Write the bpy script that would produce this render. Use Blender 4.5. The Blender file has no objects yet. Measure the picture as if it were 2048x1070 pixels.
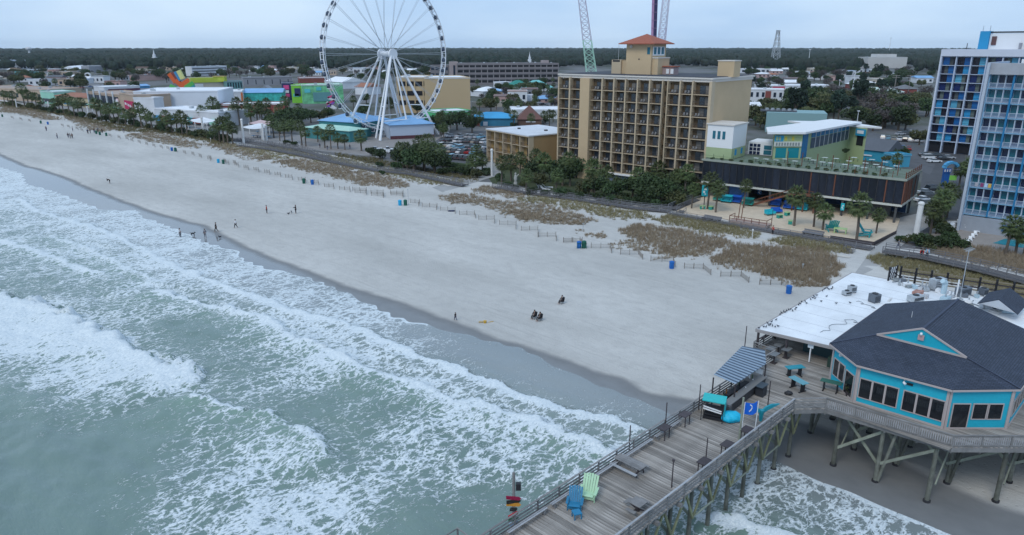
import bpy,bmesh,math,random
import numpy as np
from mathutils import Vector,Matrix
from math import radians as R,sin,cos,pi,sqrt,atan2,exp
random.seed(7)
SC=bpy.context.scene
COL=SC.collection
# ------------------------------------------------------------------ camera
FPX=1430.0;PCX=1024.0;PCY=535.0;HC=38.0
PITCH=math.atan((PCY-93.0)/FPX)
CP,SP=cos(PITCH),sin(PITCH)
camd=bpy.data.cameras.new('camera');cam=bpy.data.objects.new('camera',camd);COL.objects.link(cam)
camd.sensor_width=36.0;camd.lens=36.0*FPX/2048.0
camd.clip_start=0.5;camd.clip_end=30000
cam.location=(0,0,HC);cam.rotation_euler=(pi/2-PITCH,0,0)
SC.camera=cam
# ------------------------------------------------------------------ light
SUN_EL,SUN_AZ=R(48),R(215)
w=bpy.data.worlds.new('World');SC.world=w;w.use_nodes=True
nt=w.node_tree;nt.nodes.clear()
def wn(t,**k):
 n=nt.nodes.new(t)
 for a,b in k.items():setattr(n,a,b)
 return n
sky=wn('ShaderNodeTexSky',sky_type='NISHITA',sun_disc=False,sun_elevation=SUN_EL,sun_rotation=SUN_AZ,
altitude=10,air_density=1.0,dust_density=1.5,ozone_density=2.5)
tc=wn('ShaderNodeTexCoord')
mp=wn('ShaderNodeMapping');mp.inputs['Scale'].default_value=(1.2,1.2,4.5)
cn=wn('ShaderNodeTexNoise');cn.inputs['Scale'].default_value=2.4;cn.inputs['Detail'].default_value=4;cn.inputs['Roughness'].default_value=.5
rp=wn('ShaderNodeValToRGB');rp.color_ramp.elements[0].position=.3;rp.color_ramp.elements[1].position=.72
rp.color_ramp.elements[0].color=(4.1,6.15,9.1,1);rp.color_ramp.elements[1].color=(6.5,8.3,10.4,1)
mx=wn('ShaderNodeMix',data_type='RGBA');mx.inputs[0].default_value=.88
bg=wn('ShaderNodeBackground');bg.inputs['Strength'].default_value=.085
ow=wn('ShaderNodeOutputWorld')
L=nt.links.new
L(tc.outputs['Generated'],mp.inputs[0]);L(mp.outputs[0],cn.inputs['Vector']);L(cn.outputs['Fac'],rp.inputs[0])
L(sky.outputs[0],mx.inputs[6]);L(rp.outputs[0],mx.inputs[7]);L(mx.outputs[2],bg.inputs[0]);L(bg.outputs[0],ow.inputs[0])
sd=bpy.data.lights.new('sun','SUN');sd.energy=1.0;sd.angle=R(22);sd.color=(1,.97,.88)
sun=bpy.data.objects.new('sun',sd);COL.objects.link(sun)
sun.rotation_euler=(pi/2-SUN_EL,0,pi-SUN_AZ)
SC.view_settings.view_transform='Standard';SC.view_settings.look='None'
SC.view_settings.exposure=0.34;SC.view_settings.gamma=1.0;SC.view_settings.use_curve_mapping=False
SC.render.engine='CYCLES'
try:
 SC.cycles.max_bounces=6;SC.cycles.diffuse_bounces=3;SC.cycles.glossy_bounces=3;SC.cycles.transparent_max_bounces=12
except Exception:pass
# ------------------------------------------------------------------ placing helpers
def G(u,v,z=0.0):
 """the point of the level z that the photograph shows at (u, v)"""
 a=(u-PCX)/FPX;b=-(v-PCY)/FPX
 r=Vector((a,CP+b*SP,-SP+b*CP));t=(z-HC)/r.z
 return Vector((r.x*t,r.y*t,z))
def AT(u,v,Y):
 a=(u-PCX)/FPX;b=-(v-PCY)/FPX
 r=Vector((a,CP+b*SP,-SP+b*CP));t=Y/r.y
 return Vector((r.x*t,Y,HC+r.z*t))
def UV(p):
 x,y,z=p[0],p[1],p[2]-HC
 d=y*CP-z*SP;up=y*SP+z*CP
 return PCX+FPX*x/d,PCY-FPX*up/d
def hgt(u,vb,vt):
 """height of something whose foot is at (u, vb) and whose top shows at vt"""
 return AT(u,vt,G(u,vb).y).z
 # ------------------------------------------------------------------ materials
MATS={}
def M(name,col=None,rough=.7,metal=0.0,ns=None,na=.12,bs=None,bd=.1,spec=.4,em=None,stretch=None):
 if name in MATS:return MATS[name]
 m=bpy.data.materials.new(name);m.use_nodes=True;t=m.node_tree;b=t.nodes['Principled BSDF']
 b.inputs['Base Color'].default_value=(*col,1);b.inputs['Roughness'].default_value=rough
 b.inputs['Metallic'].default_value=metal;b.inputs['Specular IOR Level'].default_value=spec
 c=t.nodes.new('ShaderNodeTexCoord');src=c.outputs['Object']
 if stretch:
  q=t.nodes.new('ShaderNodeMapping');q.inputs['Scale'].default_value=stretch;t.links.new(src,q.inputs[0]);src=q.outputs[0]
 if ns:
  n=t.nodes.new('ShaderNodeTexNoise');n.inputs['Scale'].default_value=ns;n.inputs['Detail'].default_value=5;n.inputs['Roughness'].default_value=.65
  t.links.new(src,n.inputs['Vector'])
  r=t.nodes.new('ShaderNodeMapRange');r.inputs[1].default_value=.25;r.inputs[2].default_value=.75
  r.inputs[3].default_value=1-na;r.inputs[4].default_value=1+na
  oi=t.nodes.new('ShaderNodeObjectInfo')
  r2=t.nodes.new('ShaderNodeMapRange');r2 .inputs[3].default_value=1-na*.6;r2 .inputs[4].default_value=1+na*.6
  t.links.new(oi.outputs['Random'],r2 .inputs[0])
  mm=t.nodes.new('ShaderNodeMath');mm.operation='MULTIPLY'
  t.links.new(n.outputs['Fac'],r.inputs[0]);t.links.new(r.outputs[0],mm.inputs[0]);t.links.new(r2 .outputs[0],mm.inputs[1])
  v=t.nodes.new('ShaderNodeVectorMath');v.operation='SCALE';v.inputs[0].default_value=col
  t.links.new(mm.outputs[0],v.inputs['Scale']);t.links.new(v.outputs[0],b.inputs['Base Color'])
 if bs:
  n2=t.nodes.new('ShaderNodeTexNoise');n2 .inputs['Scale'].default_value=bs;n2 .inputs['Detail'].default_value=4
  bm_=t.nodes.new('ShaderNodeBump');bm_.inputs['Strength'].default_value=.6;bm_.inputs['Distance'].default_value=bd
  t.links.new(src,n2 .inputs['Vector']);t.links.new(n2 .outputs['Fac'],bm_.inputs['Height']);t.links.new(bm_.outputs[0],b.inputs['Normal'])
 if em:
  b.inputs['Emission Color'].default_value=(*em[0],1);b.inputs['Emission Strength'].default_value=em[1]
 MATS[name]=m;return m
 # ------------------------------------------------------------------ mesh builder
class MB:
 def __init__(s):s.v=[];s.f=[];s.m=[];s.mi=0
 def mat(s,i):s.mi=i;return s
 def add(s,vs,fs):
  k=len(s.v);s.v+=[tuple(q)for q in vs];s.f+=[[k+i for i in f]for f in fs];s.m+=[s.mi]*len(fs);return s
 def box(s,c,d,rz=0.0,rx=0.0):
  hx,hy,hz=d[0]/2,d[1]/2,d[2]/2;o=[]
  cr,sr=cos(rz),sin(rz);cx,sx=cos(rx),sin(rx)
  for z in(-hz,hz):
   for x,y in((-hx,-hy),(hx,-hy),(hx,hy),(-hx,hy)):
    y2,z2=(y*cx-z*sx,y*sx+z*cx)if rx else(y,z)
    o.append((c[0]+x*cr-y2*sr,c[1]+x*sr+y2*cr,c[2]+z2))
  return s.add(o,[(0,3,2,1),(4,5,6,7),(0,1,5,4),(1,2,6,5),(2,3,7,6),(3,0,4,7)])
 def beam(s,p,q,w,h,up=(0,0,1)):
  p=Vector(p);q=Vector(q);d=(q-p).normalized();u=Vector(up)
  if abs(d.dot(u))>.98:u=Vector((0,1,0))
  x=d.cross(u).normalized()*w/2;y=x.cross(d).normalized()*h/2
  o=[p-x-y,p+x-y,p+x+y,p-x+y,q-x-y,q+x-y,q+x+y,q-x+y]
  return s.add(o,[(0,1,2,3),(7,6,5,4),(4,5,1,0),(5,6,2,1),(6,7,3,2),(7,4,0,3)])
 def tube(s,p,q,r0,r1=None,n=8,cap=True):
  r1=r0 if r1 is None else r1
  p=Vector(p);q=Vector(q);d=(q-p).normalized();u=Vector((0,0,1))if abs(d.z)<.95 else Vector((1,0,0))
  x=d.cross(u).normalized();y=d.cross(x);o=[]
  for c,r in((p,r0),(q,r1)):
   for i in range(n):
    a=2*pi*i/n;o.append(c+(x*cos(a)+y*sin(a))*r)
  fs=[(i,i+n,(i+1)%n+n,(i+1)%n)for i in range(n)]
  if cap:fs+=[tuple(range(n)),tuple(range(2*n-1,n-1,-1))]
  return s.add(o,fs)
 def prism(s,poly,z0,z1):
  n=len(poly)
  o=[(p[0],p[1],z0)for p in poly]+[(p[0],p[1],z1)for p in poly]
  a=sum(poly[i][0]*poly[(i+1)%n][1]-poly[(i+1)%n][0]*poly[i][1]for i in range(n))
  fs=[(i,(i+1)%n,(i+1)%n+n,i+n)for i in range(n)]+[tuple(range(n-1,-1,-1)),tuple(range(n,2*n))]
  if a<0:fs=[tuple(reversed(f))for f in fs]
  return s.add(o,fs)
 def slab(s,pts,th):
  """a thick sheet under the polygon pts (3-D), going down by th"""
  n=len(pts);o=[Vector(p)for p in pts]+[Vector(p)-Vector((0,0,th))for p in pts]
  fs=[tuple(range(n)),tuple(range(2*n-1,n-1,-1))]+[(i,i+n,(i+1)%n+n,(i+1)%n)for i in range(n)]
  return s.add(o,fs)
 def blob(s,c,r,n=6,m=4,jit=0.0,rnd=random):
  o=[(c[0],c[1],c[2]+r[2])]
  for j in range(1,m):
   for i in range(n):
    a=2*pi*(i+.5*(j%2))/n;b=pi*j/m;k=1+rnd.uniform(-jit,jit)
    o.append((c[0]+r[0]*sin(b)*cos(a)*k,c[1]+r[1]*sin(b)*sin(a)*k,c[2]+r[2]*cos(b)*k))
  o.append((c[0],c[1],c[2]-r[2]));fs=[(0,1+i,1+(i+1)%n)for i in range(n)]
  for j in range(m-2):
   for i in range(n):
    a0=1+j*n+i;a1=1+j*n+(i+1)%n;b0=a0+n;b1=a1+n;fs.append((a0,b0,b1,a1))
  l=len(o)-1;b=1+(m-2)*n
  fs+=[(l,b+(i+1)%n,b+i)for i in range(n)]
  return s.add(o,fs)
 def mesh(s,name,mats,off=None,smooth=False):
  me=bpy.data.meshes.new(name)
  vs=s.v if off is None else[(a[0]-off[0],a[1]-off[1],a[2]-off[2])for a in s.v]
  me.from_pydata(vs,[],s.f)
  if not isinstance(mats,(list,tuple)):mats=[mats]
  for q in mats:me.materials.append(q)
  if len(mats)>1:me.polygons.foreach_set('material_index',s.m)
  if smooth:me.polygons.foreach_set('use_smooth',[True]*len(me.polygons))
  me.update();return me
 def build(s,name,mats,parent=None,world=False,smooth=False,label=None):
  """world=True: the vertices are world coordinates and parent stands unrotated at its own place"""
  off=parent_off(parent)if(world and parent)else None
  o=bpy.data.objects.new(name,s.mesh(name,mats,off,smooth));COL.objects.link(o)
  if parent:o.parent=parent
  if label:o['label']=label
  return o
def parent_off(p):
 v=Vector((0,0,0))
 while p:v+=p.location;p=p.parent
 return v
def inst(name,me,parent=None,loc=(0,0,0),rz=0.0,rot=None,scale=None):
 o=bpy.data.objects.new(name,me);COL.objects.link(o);o.location=loc;o.rotation_euler=rot or(0,0,rz)
 if scale:o.scale=scale
 if parent:o.parent=parent
 return o
def tag(o,label=None,cat=None,group=None,kind=None):
 if label:o['label']=label
 if cat:o['category']=cat
 if group:o['group']=group
 if kind:o['kind']=kind
 return o
def thing(name,label,cat,loc=(0,0,0),rz=0.0,group=None):
 o=bpy.data.objects.new(name,None);COL.objects.link(o);o.location=loc;o.rotation_euler=(0,0,rz)
 o.empty_display_size=.3
 return tag(o,label,cat,group)
def dup(root,loc=None,rz=None,label=None,group=None,scale=None):
 r=root.copy();COL.objects.link(r)
 if loc is not None:r.location=loc
 if rz is not None:r.rotation_euler=(0,0,rz)
 if scale is not None:r.scale=(scale,)*3 if isinstance(scale,(int,float))else scale
 if label:r['label']=label
 if group:r['group']=group
 for ch in root.children:
  c=ch.copy();COL.objects.link(c);c.parent=r
  for g in ch.children:
   d=g.copy();COL.objects.link(d);d.parent=c
 return r
def kill(root):
 for ch in list(root.children):
  for g in list(ch.children):bpy.data.objects.remove(g)
  bpy.data.objects.remove(ch)
 bpy.data.objects.remove(root)
ORD='leftmost second third fourth fifth sixth seventh eighth ninth tenth eleventh twelfth thirteenth fourteenth fifteenth sixteenth seventeenth eighteenth nineteenth'.split()
for t_,th in(('twenty','twentieth'),('thirty','thirtieth'),('forty','fortieth'),('fifty','fiftieth')):ORD+=[th]+[t_+'-'+q for q in 'first second third fourth fifth sixth seventh eighth ninth'.split()]
def nth(i,n,what):
 if n==1:return what
 if i==0:return 'leftmost '+what
 if i==n-1:return 'rightmost '+what
 return ORD[i]+' '+what+' from the left'
def vnoise(x,y,seed=0):
 rs=np.random.RandomState(seed);T=rs.rand(256,256)
 xi=np.floor(x).astype(int);yi=np.floor(y).astype(int);fx=x-xi;fy=y-yi
 fx=fx*fx*(3-2*fx);fy=fy*fy*(3-2*fy)
 a=T[xi&255,yi&255];b=T[(xi+1)&255,yi&255];c=T[xi&255,(yi+1)&255];d=T[(xi+1)&255,(yi+1)&255]
 return(a*(1-fx)+b*fx)*(1-fy)+(c*(1-fx)+d*fx)*fy
def fbm(x,y,seed=0,o=4):
 r=0;a=.5;s=0
 for i in range(o):r=r+a*vnoise(x,y,seed+i);s+=a;a*=.5;x=x*2.03+7.1;y=y*2.03+3.3
 return r/s
def grid_mesh(name,X,Y,Z,mat,attrs=None,smooth=True,mask=None):
 n,m=X.shape
 co=np.empty((n*m,3),np.float32);co[:,0]=X.ravel();co[:,1]=Y.ravel();co[:,2]=Z.ravel()
 i=np.arange(n-1)[:,None]*m+np.arange(m-1)[None,:]
 q=np.stack([i,i+1,i+m+1,i+m],-1).reshape(-1,4)
 if mask is not None:q=q[mask[:-1,:-1].ravel()]
 e1=co[q[0,1]]-co[q[0,0]];e2=co[q[0,3]]-co[q[0,0]]
 if e1[0]*e2[1]-e1[1]*e2[0]<0:q=q[:,::-1]
 me=bpy.data.meshes.new(name);me.vertices.add(n*m);me.vertices.foreach_set('co',co.ravel())
 me.loops.add(q.size);me.loops.foreach_set('vertex_index',q.ravel().astype(np.int32))
 me.polygons.add(len(q));me.polygons.foreach_set('loop_start',(np.arange(len(q))*4).astype(np.int32))
 me.update(calc_edges=True)
 if smooth:me.polygons.foreach_set('use_smooth',np.ones(len(q),bool))
 for k,a in(attrs or{}).items():
  at=me.attributes.new(k,'FLOAT','POINT');at.data.foreach_set('value',a.ravel().astype(np.float32))
 me.materials.append(mat);me.validate()
 o=bpy.data.objects.new(name,me);COL.objects.link(o);return o
def tri_soup(name,V,F,mat,smooth=False):
 """V (n,3), F (k,3 or 4) numpy -> object"""
 V=np.asarray(V,np.float32);F=np.asarray(F,np.int32);me=bpy.data.meshes.new(name)
 me.vertices.add(len(V));me.vertices.foreach_set('co',V.ravel())
 me.loops.add(F.size);me.loops.foreach_set('vertex_index',F.ravel())
 me.polygons.add(len(F));me.polygons.foreach_set('loop_start',(np.arange(len(F))*F.shape[1]).astype(np.int32))
 me.update(calc_edges=True)
 if smooth:me.polygons.foreach_set('use_smooth',np.ones(len(F),bool))
 me.materials.append(mat);return me
AX=Vector((-.72,.694)).normalized();BX=Vector((AX.y,-AX.x))
def st(p):return(p[0]*AX.x+p[1]*AX.y,p[0]*BX.x+p[1]*BX.y)
def xy(s,t):return(AX.x*s+BX.x*t,AX.y*s+BX.y*t)
def curve(px,z=0.0,ext=True):
 """pixel polyline -> sorted arrays s, t"""
 q=sorted(st(G(u,v,z))for u,v in px);S=[a for a,_ in q];T=[b for _,b in q]
 return np.array(S),np.array(T)
def ordinal_labels(objs,what,suffix):
 objs=sorted(objs,key=lambda o:UV(o.location)[0])
 for i,o in enumerate(objs):o['label']=(nth(i,len(objs),what)+' '+suffix).strip()
 # ================================================================== sea, beach, ground
WL_PX=[(0,334),(45,347),(52,367),(112,384),(172,408),(209,420),(277,421),(284,433),(310,442),(359,461),(411,485),(445,494),(479,504),
(486,519),(531,536),(598,549),(654,569),(712,594),(794,635),(869,653),(925,668),(974,680),(1049,698),(1112,732),(1198,769),
(1300,807),(1360,838),(1430,872),(1500,910),(1568,926),(1619,953),(1717,989),(1787,1021),(1901,1067)]
WET_SHADE_PX=[(0,307),(45,328),(131,352),(168,371),(239,397),(314,425),(408,450),(449,468),(486,491),(561,521),(636,547),(700,573),(742,584),
(824,612),(922,646),(996,676),(1086,702),(1161,728),(1236,754),(1300,784),(1400,805),(1500,822),(1630,850),(1760,905),(1880,960),(2000,1010)]  # under the pier building the line runs inland, painting roof shade as wet sand
wS,wT=curve(WL_PX);dS,dT=curve(WET_SHADE_PX)
def ext(S,T):
 return np.concatenate([[S[0]-300],S,[S[-1]+900]]),np.concatenate([[T[0]-10],T,[T[-1]+60]])
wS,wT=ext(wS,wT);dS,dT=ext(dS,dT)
IN_PX=[(0,198),(200,238),(330,256),(480,284),(560,300),(640,312),(760,332),(930,362),(1000,366),(1100,386),(1300,414),(1420,432),(1560,468),(1750,492),(1850,500),(2048,545)]
iS,iT=curve(IN_PX);iS,iT=ext(iS,iT)
def wl(s):return np.interp(s,wS,wT)+.5*np.sin(s*1.3+2*np.sin(s*.31))*np.clip((s-20)/60,.15,1)
def ground_z(x,y):
 """beach height"""
 s=x*AX.x+y*AX.y;t=x*BX.x+y*BX.y
 d=t-np.interp(s,wS,wT)
 return np.clip(d,-30,0)*.035
def shader(name):
 m=bpy.data.materials.new(name);m.use_nodes=True;t=m.node_tree
 return m,t,t.nodes['Principled BSDF'],t.nodes.new,t.links.new
def mathn(t,op,a,b=None,clamp=False):
 n=t.nodes.new('ShaderNodeMath');n.operation=op;n.use_clamp=clamp
 for i,q in enumerate((a,b)):
  if q is None:continue
  if isinstance(q,(int,float)):n.inputs[i].default_value=q
  else:t.links.new(q,n.inputs[i])
 return n.outputs[0]
def noisen(t,src,scale,detail=4,rough=.6,dist=0):
 n=t.nodes.new('ShaderNodeTexNoise');n.inputs['Scale'].default_value=scale;n.inputs['Detail'].default_value=detail
 n.inputs['Roughness'].default_value=rough;n.inputs['Distortion'].default_value=dist;t.links.new(src,n.inputs['Vector']);return n
def maprange(t,src,a,b,c,d,smooth=False):
 n=t.nodes.new('ShaderNodeMapRange')
 if smooth:n.interpolation_type='SMOOTHSTEP'
 for i,q in((1,a),(2,b),(3,c),(4,d)):
  if isinstance(q,(int,float)):n.inputs[i].default_value=q
  else:t.links.new(q,n.inputs[i])
 t.links.new(src,n.inputs[0]);return n.outputs[0]
def mixc(t,fac,a,b):
 n=t.nodes.new('ShaderNodeMix');n.data_type='RGBA'
 for i,q in((0,fac),(6,a),(7,b)):
  if isinstance(q,(int,float)):n.inputs[i].default_value=q
  elif isinstance(q,tuple):n.inputs[i].default_value=(*q,1)
  else:t.links.new(q,n.inputs[i])
 return n.outputs[2]
def attrn(t,name):
 n=t.nodes.new('ShaderNodeAttribute');n.attribute_name=name;return n.outputs['Fac']
def coastvec(t,sx=1,sy=1):
 c=t.nodes.new('ShaderNodeTexCoord');r=t.nodes.new('ShaderNodeMapping');r.inputs['Rotation'].default_value=(0,0,-atan2(AX.y,AX.x))
 t.links.new(c.outputs['Object'],r.inputs[0])
 q=t.nodes.new('ShaderNodeMapping');q.inputs['Scale'].default_value=(sx,sy,1);t.links.new(r.outputs[0],q.inputs[0]);return q.outputs[0]
 # ---- water material: murky green shallow sea, lace of foam where the waves have broken
m,t,b,N_,L_=shader('sea_water')
den=attrn(t,'foam');shal=attrn(t,'shallow');crest=attrn(t,'crest')
cv=coastvec(t,1.0,.62)
wn1=noisen(t,cv,.35,3,.5)
va=t.nodes.new('ShaderNodeVectorMath');va.operation='SCALE';va.inputs['Scale'].default_value=2.6;L_(wn1 .outputs['Color'],va.inputs[0])
vb=t.nodes.new('ShaderNodeVectorMath');vb.operation='ADD';L_(cv,vb.inputs[0]);L_(va.outputs[0],vb.inputs[1])
wn2=noisen(t,vb.outputs[0],2.2,3,.6)
va2=t.nodes.new('ShaderNodeVectorMath');va2 .operation='SCALE';va2 .inputs['Scale'].default_value=.55;L_(wn2 .outputs['Color'],va2 .inputs[0])
vc=t.nodes.new('ShaderNodeVectorMath');vc.operation='ADD';L_(vb.outputs[0],vc.inputs[0]);L_(va2 .outputs[0],vc.inputs[1])
def vor(scale):
 v=t.nodes.new('ShaderNodeTexVoronoi');v.feature='DISTANCE_TO_EDGE';v.inputs['Scale'].default_value=scale
 L_(vc.outputs[0],v.inputs['Vector']);return v.outputs['Distance']
d1=maprange(t,vor(.85),0,.42,1,0);d2=maprange(t,vor(2.5),0,.40,1,0)
fine=noisen(t,cv,4.2,8,.72,.6).outputs['Fac']
big=noisen(t,cv,.16,3,.5).outputs['Fac']
pat=mathn(t,'ADD',mathn(t,'MULTIPLY',d1,.36),mathn(t,'MULTIPLY',d2,.30))
pat=mathn(t,'ADD',pat,mathn(t,'MULTIPLY',maprange(t,fine,.3,.7,0,1),.34))
dm=mathn(t,'ADD',den,mathn(t,'MULTIPLY',mathn(t,'SUBTRACT',big,.5),mathn(t,'MULTIPLY',mathn(t,'MULTIPLY',den,mathn(t,'SUBTRACT',1.15,den)),2.2)))
thr=maprange(t,dm,0,1,.97,.10)
lo=mathn(t,'SUBTRACT',thr,.09);hi=mathn(t,'ADD',thr,.11)
foam=maprange(t,pat,lo,hi,0,1,True)
foam=mathn(t,'MULTIPLY',foam,maprange(t,den,.01,.08,0,1))
foam=mathn(t,'MULTIPLY',foam,maprange(t,mathn(t,'MULTIPLY',shal,mathn(t,'SUBTRACT',1,den)),.45,.9,1,.45))
tint=noisen(t,coastvec(t,.3,1),.09,4,.6).outputs['Fac']
deep=mixc(t,maprange(t,tint,.3,.7,0,1),(.128,.190,.172),(.165,.235,.205))
green=mixc(t,maprange(t,crest,0,1,0,.8),deep,(.185,.285,.225))
sand_w=mixc(t,maprange(t,tint,.3,.7,0,1),(.22,.245,.255),(.27,.295,.30))
wc=mixc(t,shal,green,sand_w)
fcol=mixc(t,maprange(t,fine,.35,.7,0,1),(.50,.57,.62),(.80,.84,.85))
colr=mixc(t,foam,wc,fcol);L_(colr,b.inputs['Base Color'])
L_(maprange(t,foam,0,1,.16,.85),b.inputs['Roughness'])
L_(maprange(t,foam,0,1,.5,.1),b.inputs['Specular IOR Level'])
rip=noisen(t,coastvec(t,.5,1.2),.9,6,.6,.3).outputs['Fac'];rip2=noisen(t,coastvec(t,.8,1),4,4,.6).outputs['Fac']
h=mathn(t,'ADD',mathn(t,'MULTIPLY',rip,mathn(t,'SUBTRACT',.34,mathn(t,'MULTIPLY',shal,.27))),mathn(t,'MULTIPLY',rip2,mathn(t,'SUBTRACT',.05,mathn(t,'MULTIPLY',shal,.04))))
h=mathn(t,'ADD',h,mathn(t,'MULTIPLY',mathn(t,'MULTIPLY',foam,pat),.14))
bp=N_('ShaderNodeBump');bp.inputs['Distance'].default_value=1.0;bp.inputs['Strength'].default_value=.55;L_(h,bp.inputs['Height']);L_(bp.outputs[0],b.inputs['Normal'])
MATS['sea']=m
CR=[
([(0,400),(37,397),(79,423),(150,444),(232,470),(284,498),(325,520),(374,543),(449,573),(524,601),(583,623),(700,651),(761,680),(821,708),(937,747),(1041,792),(1157,826),(1254,848),(1300,867)],.42,.5,2.6,.96,1.9,.82),
([(300,588),(337,594),(430,618),(520,640),(531,648),(600,687),(636,700),(675,721),(750,751),(824,777),(884,799),(974,829),(1067,848),(1101,870),(1221,912),(1280,935)],1.0,.8,4.0,.95,1.5,.95),
([(1380,1028),(1430,1035),(1500,1050),(1560,1066),(1620,1090)],.5,.8,3,.92,2.0,1),
([(-60,597),(22,605),(93,625),(150,652),(198,678),(243,696),(287,725),(345,744),(398,771)],1.55,1.0,6.0,1.0,6.0,1.0),
([(360,800),(375,807),(421,813),(479,829),(552,848),(598,875),(628,890),(650,925)],.95,1.2,5.0,.72,.5,.8),
([(100,470),(180,500),(260,540),(330,566)],.25,1,4,.75,1.5,.7),
([(-50,470),(40,492),(120,520),(200,550)],.3,1,4,.8,2.5,.7),
]
DEN=[(0,360,.85),(0,400,.75),(100,400,.8),(0,450,.6),(100,450,.65),(200,450,.8),(290,450,.8),(0,500,.6),(100,500,.7),(200,500,.72),(300,500,.78),(400,505,.75),
(0,550,.4),(100,550,.45),(200,550,.62),(300,550,.7),(400,550,.72),(500,550,.7),(560,560,.7),(0,590,.4),(100,590,.45),(200,600,.45),(300,600,.5),(400,600,.7),(500,600,.62),(600,600,.66),(680,600,.62),
(0,650,.9),(100,655,.88),(200,645,.35),(300,650,.3),(400,650,.33),(490,660,.16),(560,660,.75),(650,650,.62),(720,640,.6),(800,665,.28),
(0,700,.85),(100,700,.9),(200,710,.95),(300,700,.22),(400,700,.12),(490,700,.07),(550,690,.6),(620,705,.66),(700,690,.62),(800,690,.5),(870,680,.22),(950,700,.14),(1040,705,.1),
(0,735,.15),(60,745,.3),(130,760,.8),(200,760,.95),(300,760,.95),(360,775,.9),(430,750,.12),(500,740,.2),(560,740,.5),(650,745,.55),(750,720,.66),(850,740,.66),(960,740,.25),(1000,750,.35),(1080,750,.12),(1160,765,.08),
(0,790,0),(100,800,.05),(150,800,.3),(220,805,.5),(300,800,.3),(380,800,.2),(450,790,.45),(550,790,.45),(650,790,.2),(740,800,.3),(850,780,.55),(950,800,.66),(1050,780,.4),(1150,800,.15),(1250,810,.12),
(0,850,0),(150,850,0),(300,850,.06),(390,850,.16),(450,850,.42),(520,860,.5),(590,850,.35),(650,860,.10),(720,850,.18),(780,830,.42),(850,850,.5),(950,850,.55),(1050,835,.62),(1150,840,.55),(1210,855,.6),(1280,840,.2),(1350,860,.12),
(0,900,0),(200,900,0),(300,900,.06),(350,900,.3),(430,900,.5),(520,900,.58),(590,900,.5),(640,905,.10),(700,895,.16),(780,900,.35),(880,900,.55),(980,900,.5),(1080,900,.6),(1180,900,.6),(1260,900,.6),
(0,950,0),(200,950,0),(260,950,.2),(340,950,.42),(450,950,.6),(550,950,.64),(650,950,.62),(750,950,.56),(850,940,.56),(950,945,.55),(1030,950,.5),(1100,950,.55),(1180,950,.4),
(0,1000,0),(220,1000,0),(270,1000,.2),(340,1000,.4),(410,1000,.58),(500,1000,.66),(600,1000,.66),(700,1000,.6),(780,1000,.4),(840,1000,.12),(930,990,.4),(1000,1000,.1),(1060,1010,.05),(1120,980,.2),
(0,1060,0),(240,1060,0),(320,1050,.25),(400,1050,.5),(500,1050,.6),(600,1050,.6),(700,1050,.5),(770,1050,.2),(850,1050,.03),(950,1050,.02),(1050,1050,0),(1150,1060,.1),
(1480,960,.45),(1560,955,.55),(1600,1000,.42),(1700,1020,.5),(1800,1050,.5),(1420,1010,.4),(1500,1030,.45),(1600,1060,.5),(1700,1060,.45),(1350,1040,.5),(1380,980,.6),(1300,1010,.45),(1450,930,.4),
(0,1250,0),(500,1250,.15),(900,1250,0),(-150,700,.8),(-150,450,.7),(-100,850,0),(-200,350,.8),(1300,1180,.3),(1700,1200,.5)]
def geo(a,b,h0,g):
 o=[a];h=h0
 while o[-1]<b:o.append(o[-1]+h);h*=g
 return np.array(o)
ss=np.concatenate([geo(-60,420,.42,1.0013),])
ss=np.concatenate([-geo(60,400,2,1.25)[::-1][:-1],ss,ss[-1]+geo(3,4000,4,1.3)])
dd=np.concatenate([np.array([-3,-2,-1.2,-.6,-.25]),geo(0,85,.28,1.0028),85+geo(1,4000,1.4,1.16)])
S_,D_=np.meshgrid(ss,dd,indexing='ij')
T_=wl(S_)-D_;T0=T_
X_=AX.x*S_+BX.x*T_;Y_=AX.y*S_+BX.y*T_
num=np.zeros_like(S_);dnm=np.zeros_like(S_)+1e-9
for u,v,d in DEN:
 p=G(u,v);sg=.05*p.y+.8
 wgt=np.exp(-((X_-p.x)**2+(Y_-p.y)**2)/(2*sg*sg))+1e-12/(1+((X_-p.x)**2+(Y_-p.y)**2))
 num+=wgt*((1.12*d**1.4 if v>600 else d*.66)if d<.9 else d);dnm+=wgt
FO=num/dnm
Z_=np.zeros_like(S_);CRE=np.zeros_like(S_)
jag=(fbm(S_*.5,T_*.5,11,4)-.5)
for px,hh,fr,bk,pk,rc,wt in CR:
 cS,cT=curve(px)
 c=np.interp(S_,cS,cT);env=np.clip((S_-cS[0])/4+.5,0,1)*np.clip((cS[-1]-S_)/4+.5,0,1)
 env=env*env*(3-2*env)
 q=T_-c-jag*2.2*(.5+hh)
 far=np.clip(1.2-S_/500,.3,1)
 prof=np.where(q<0,np.exp(-np.abs(q)/bk),np.exp(-(np.abs(q)/fr)**1.6))
 Z_+=hh*far*prof*env*(1+.5*jag)
 CRE=np.maximum(CRE,np.where(q<0,np.exp(-np.abs(q)/(bk*.8)),np.exp(-np.abs(q)/.8))*env)
 fd=np.where(q<0,np.exp(-(np.abs(q)/(rc*(1+1.0*jag)))**1.5),np.clip(1-q/(fr*.8),0,1))*pk*env
 FO=np.maximum(FO,fd)
edge=np.exp(-((D_-.35)/.45)**2)*np.clip((fbm(S_*.12,S_*0,5,2)-.25)*3,0,1)
FO=np.maximum(FO,edge*np.clip(.9-.0*S_,0,1)*np.where((S_>20)&(S_<75),.25,.9))
FO=np.clip(FO+jag*.18*(FO>.03),0,1)
Z_+=.16*np.sin(T_*.55+1.5*fbm(S_*.04,T_*.05,3,2)*6)*np.clip(D_/25,0,1)*.6
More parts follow.
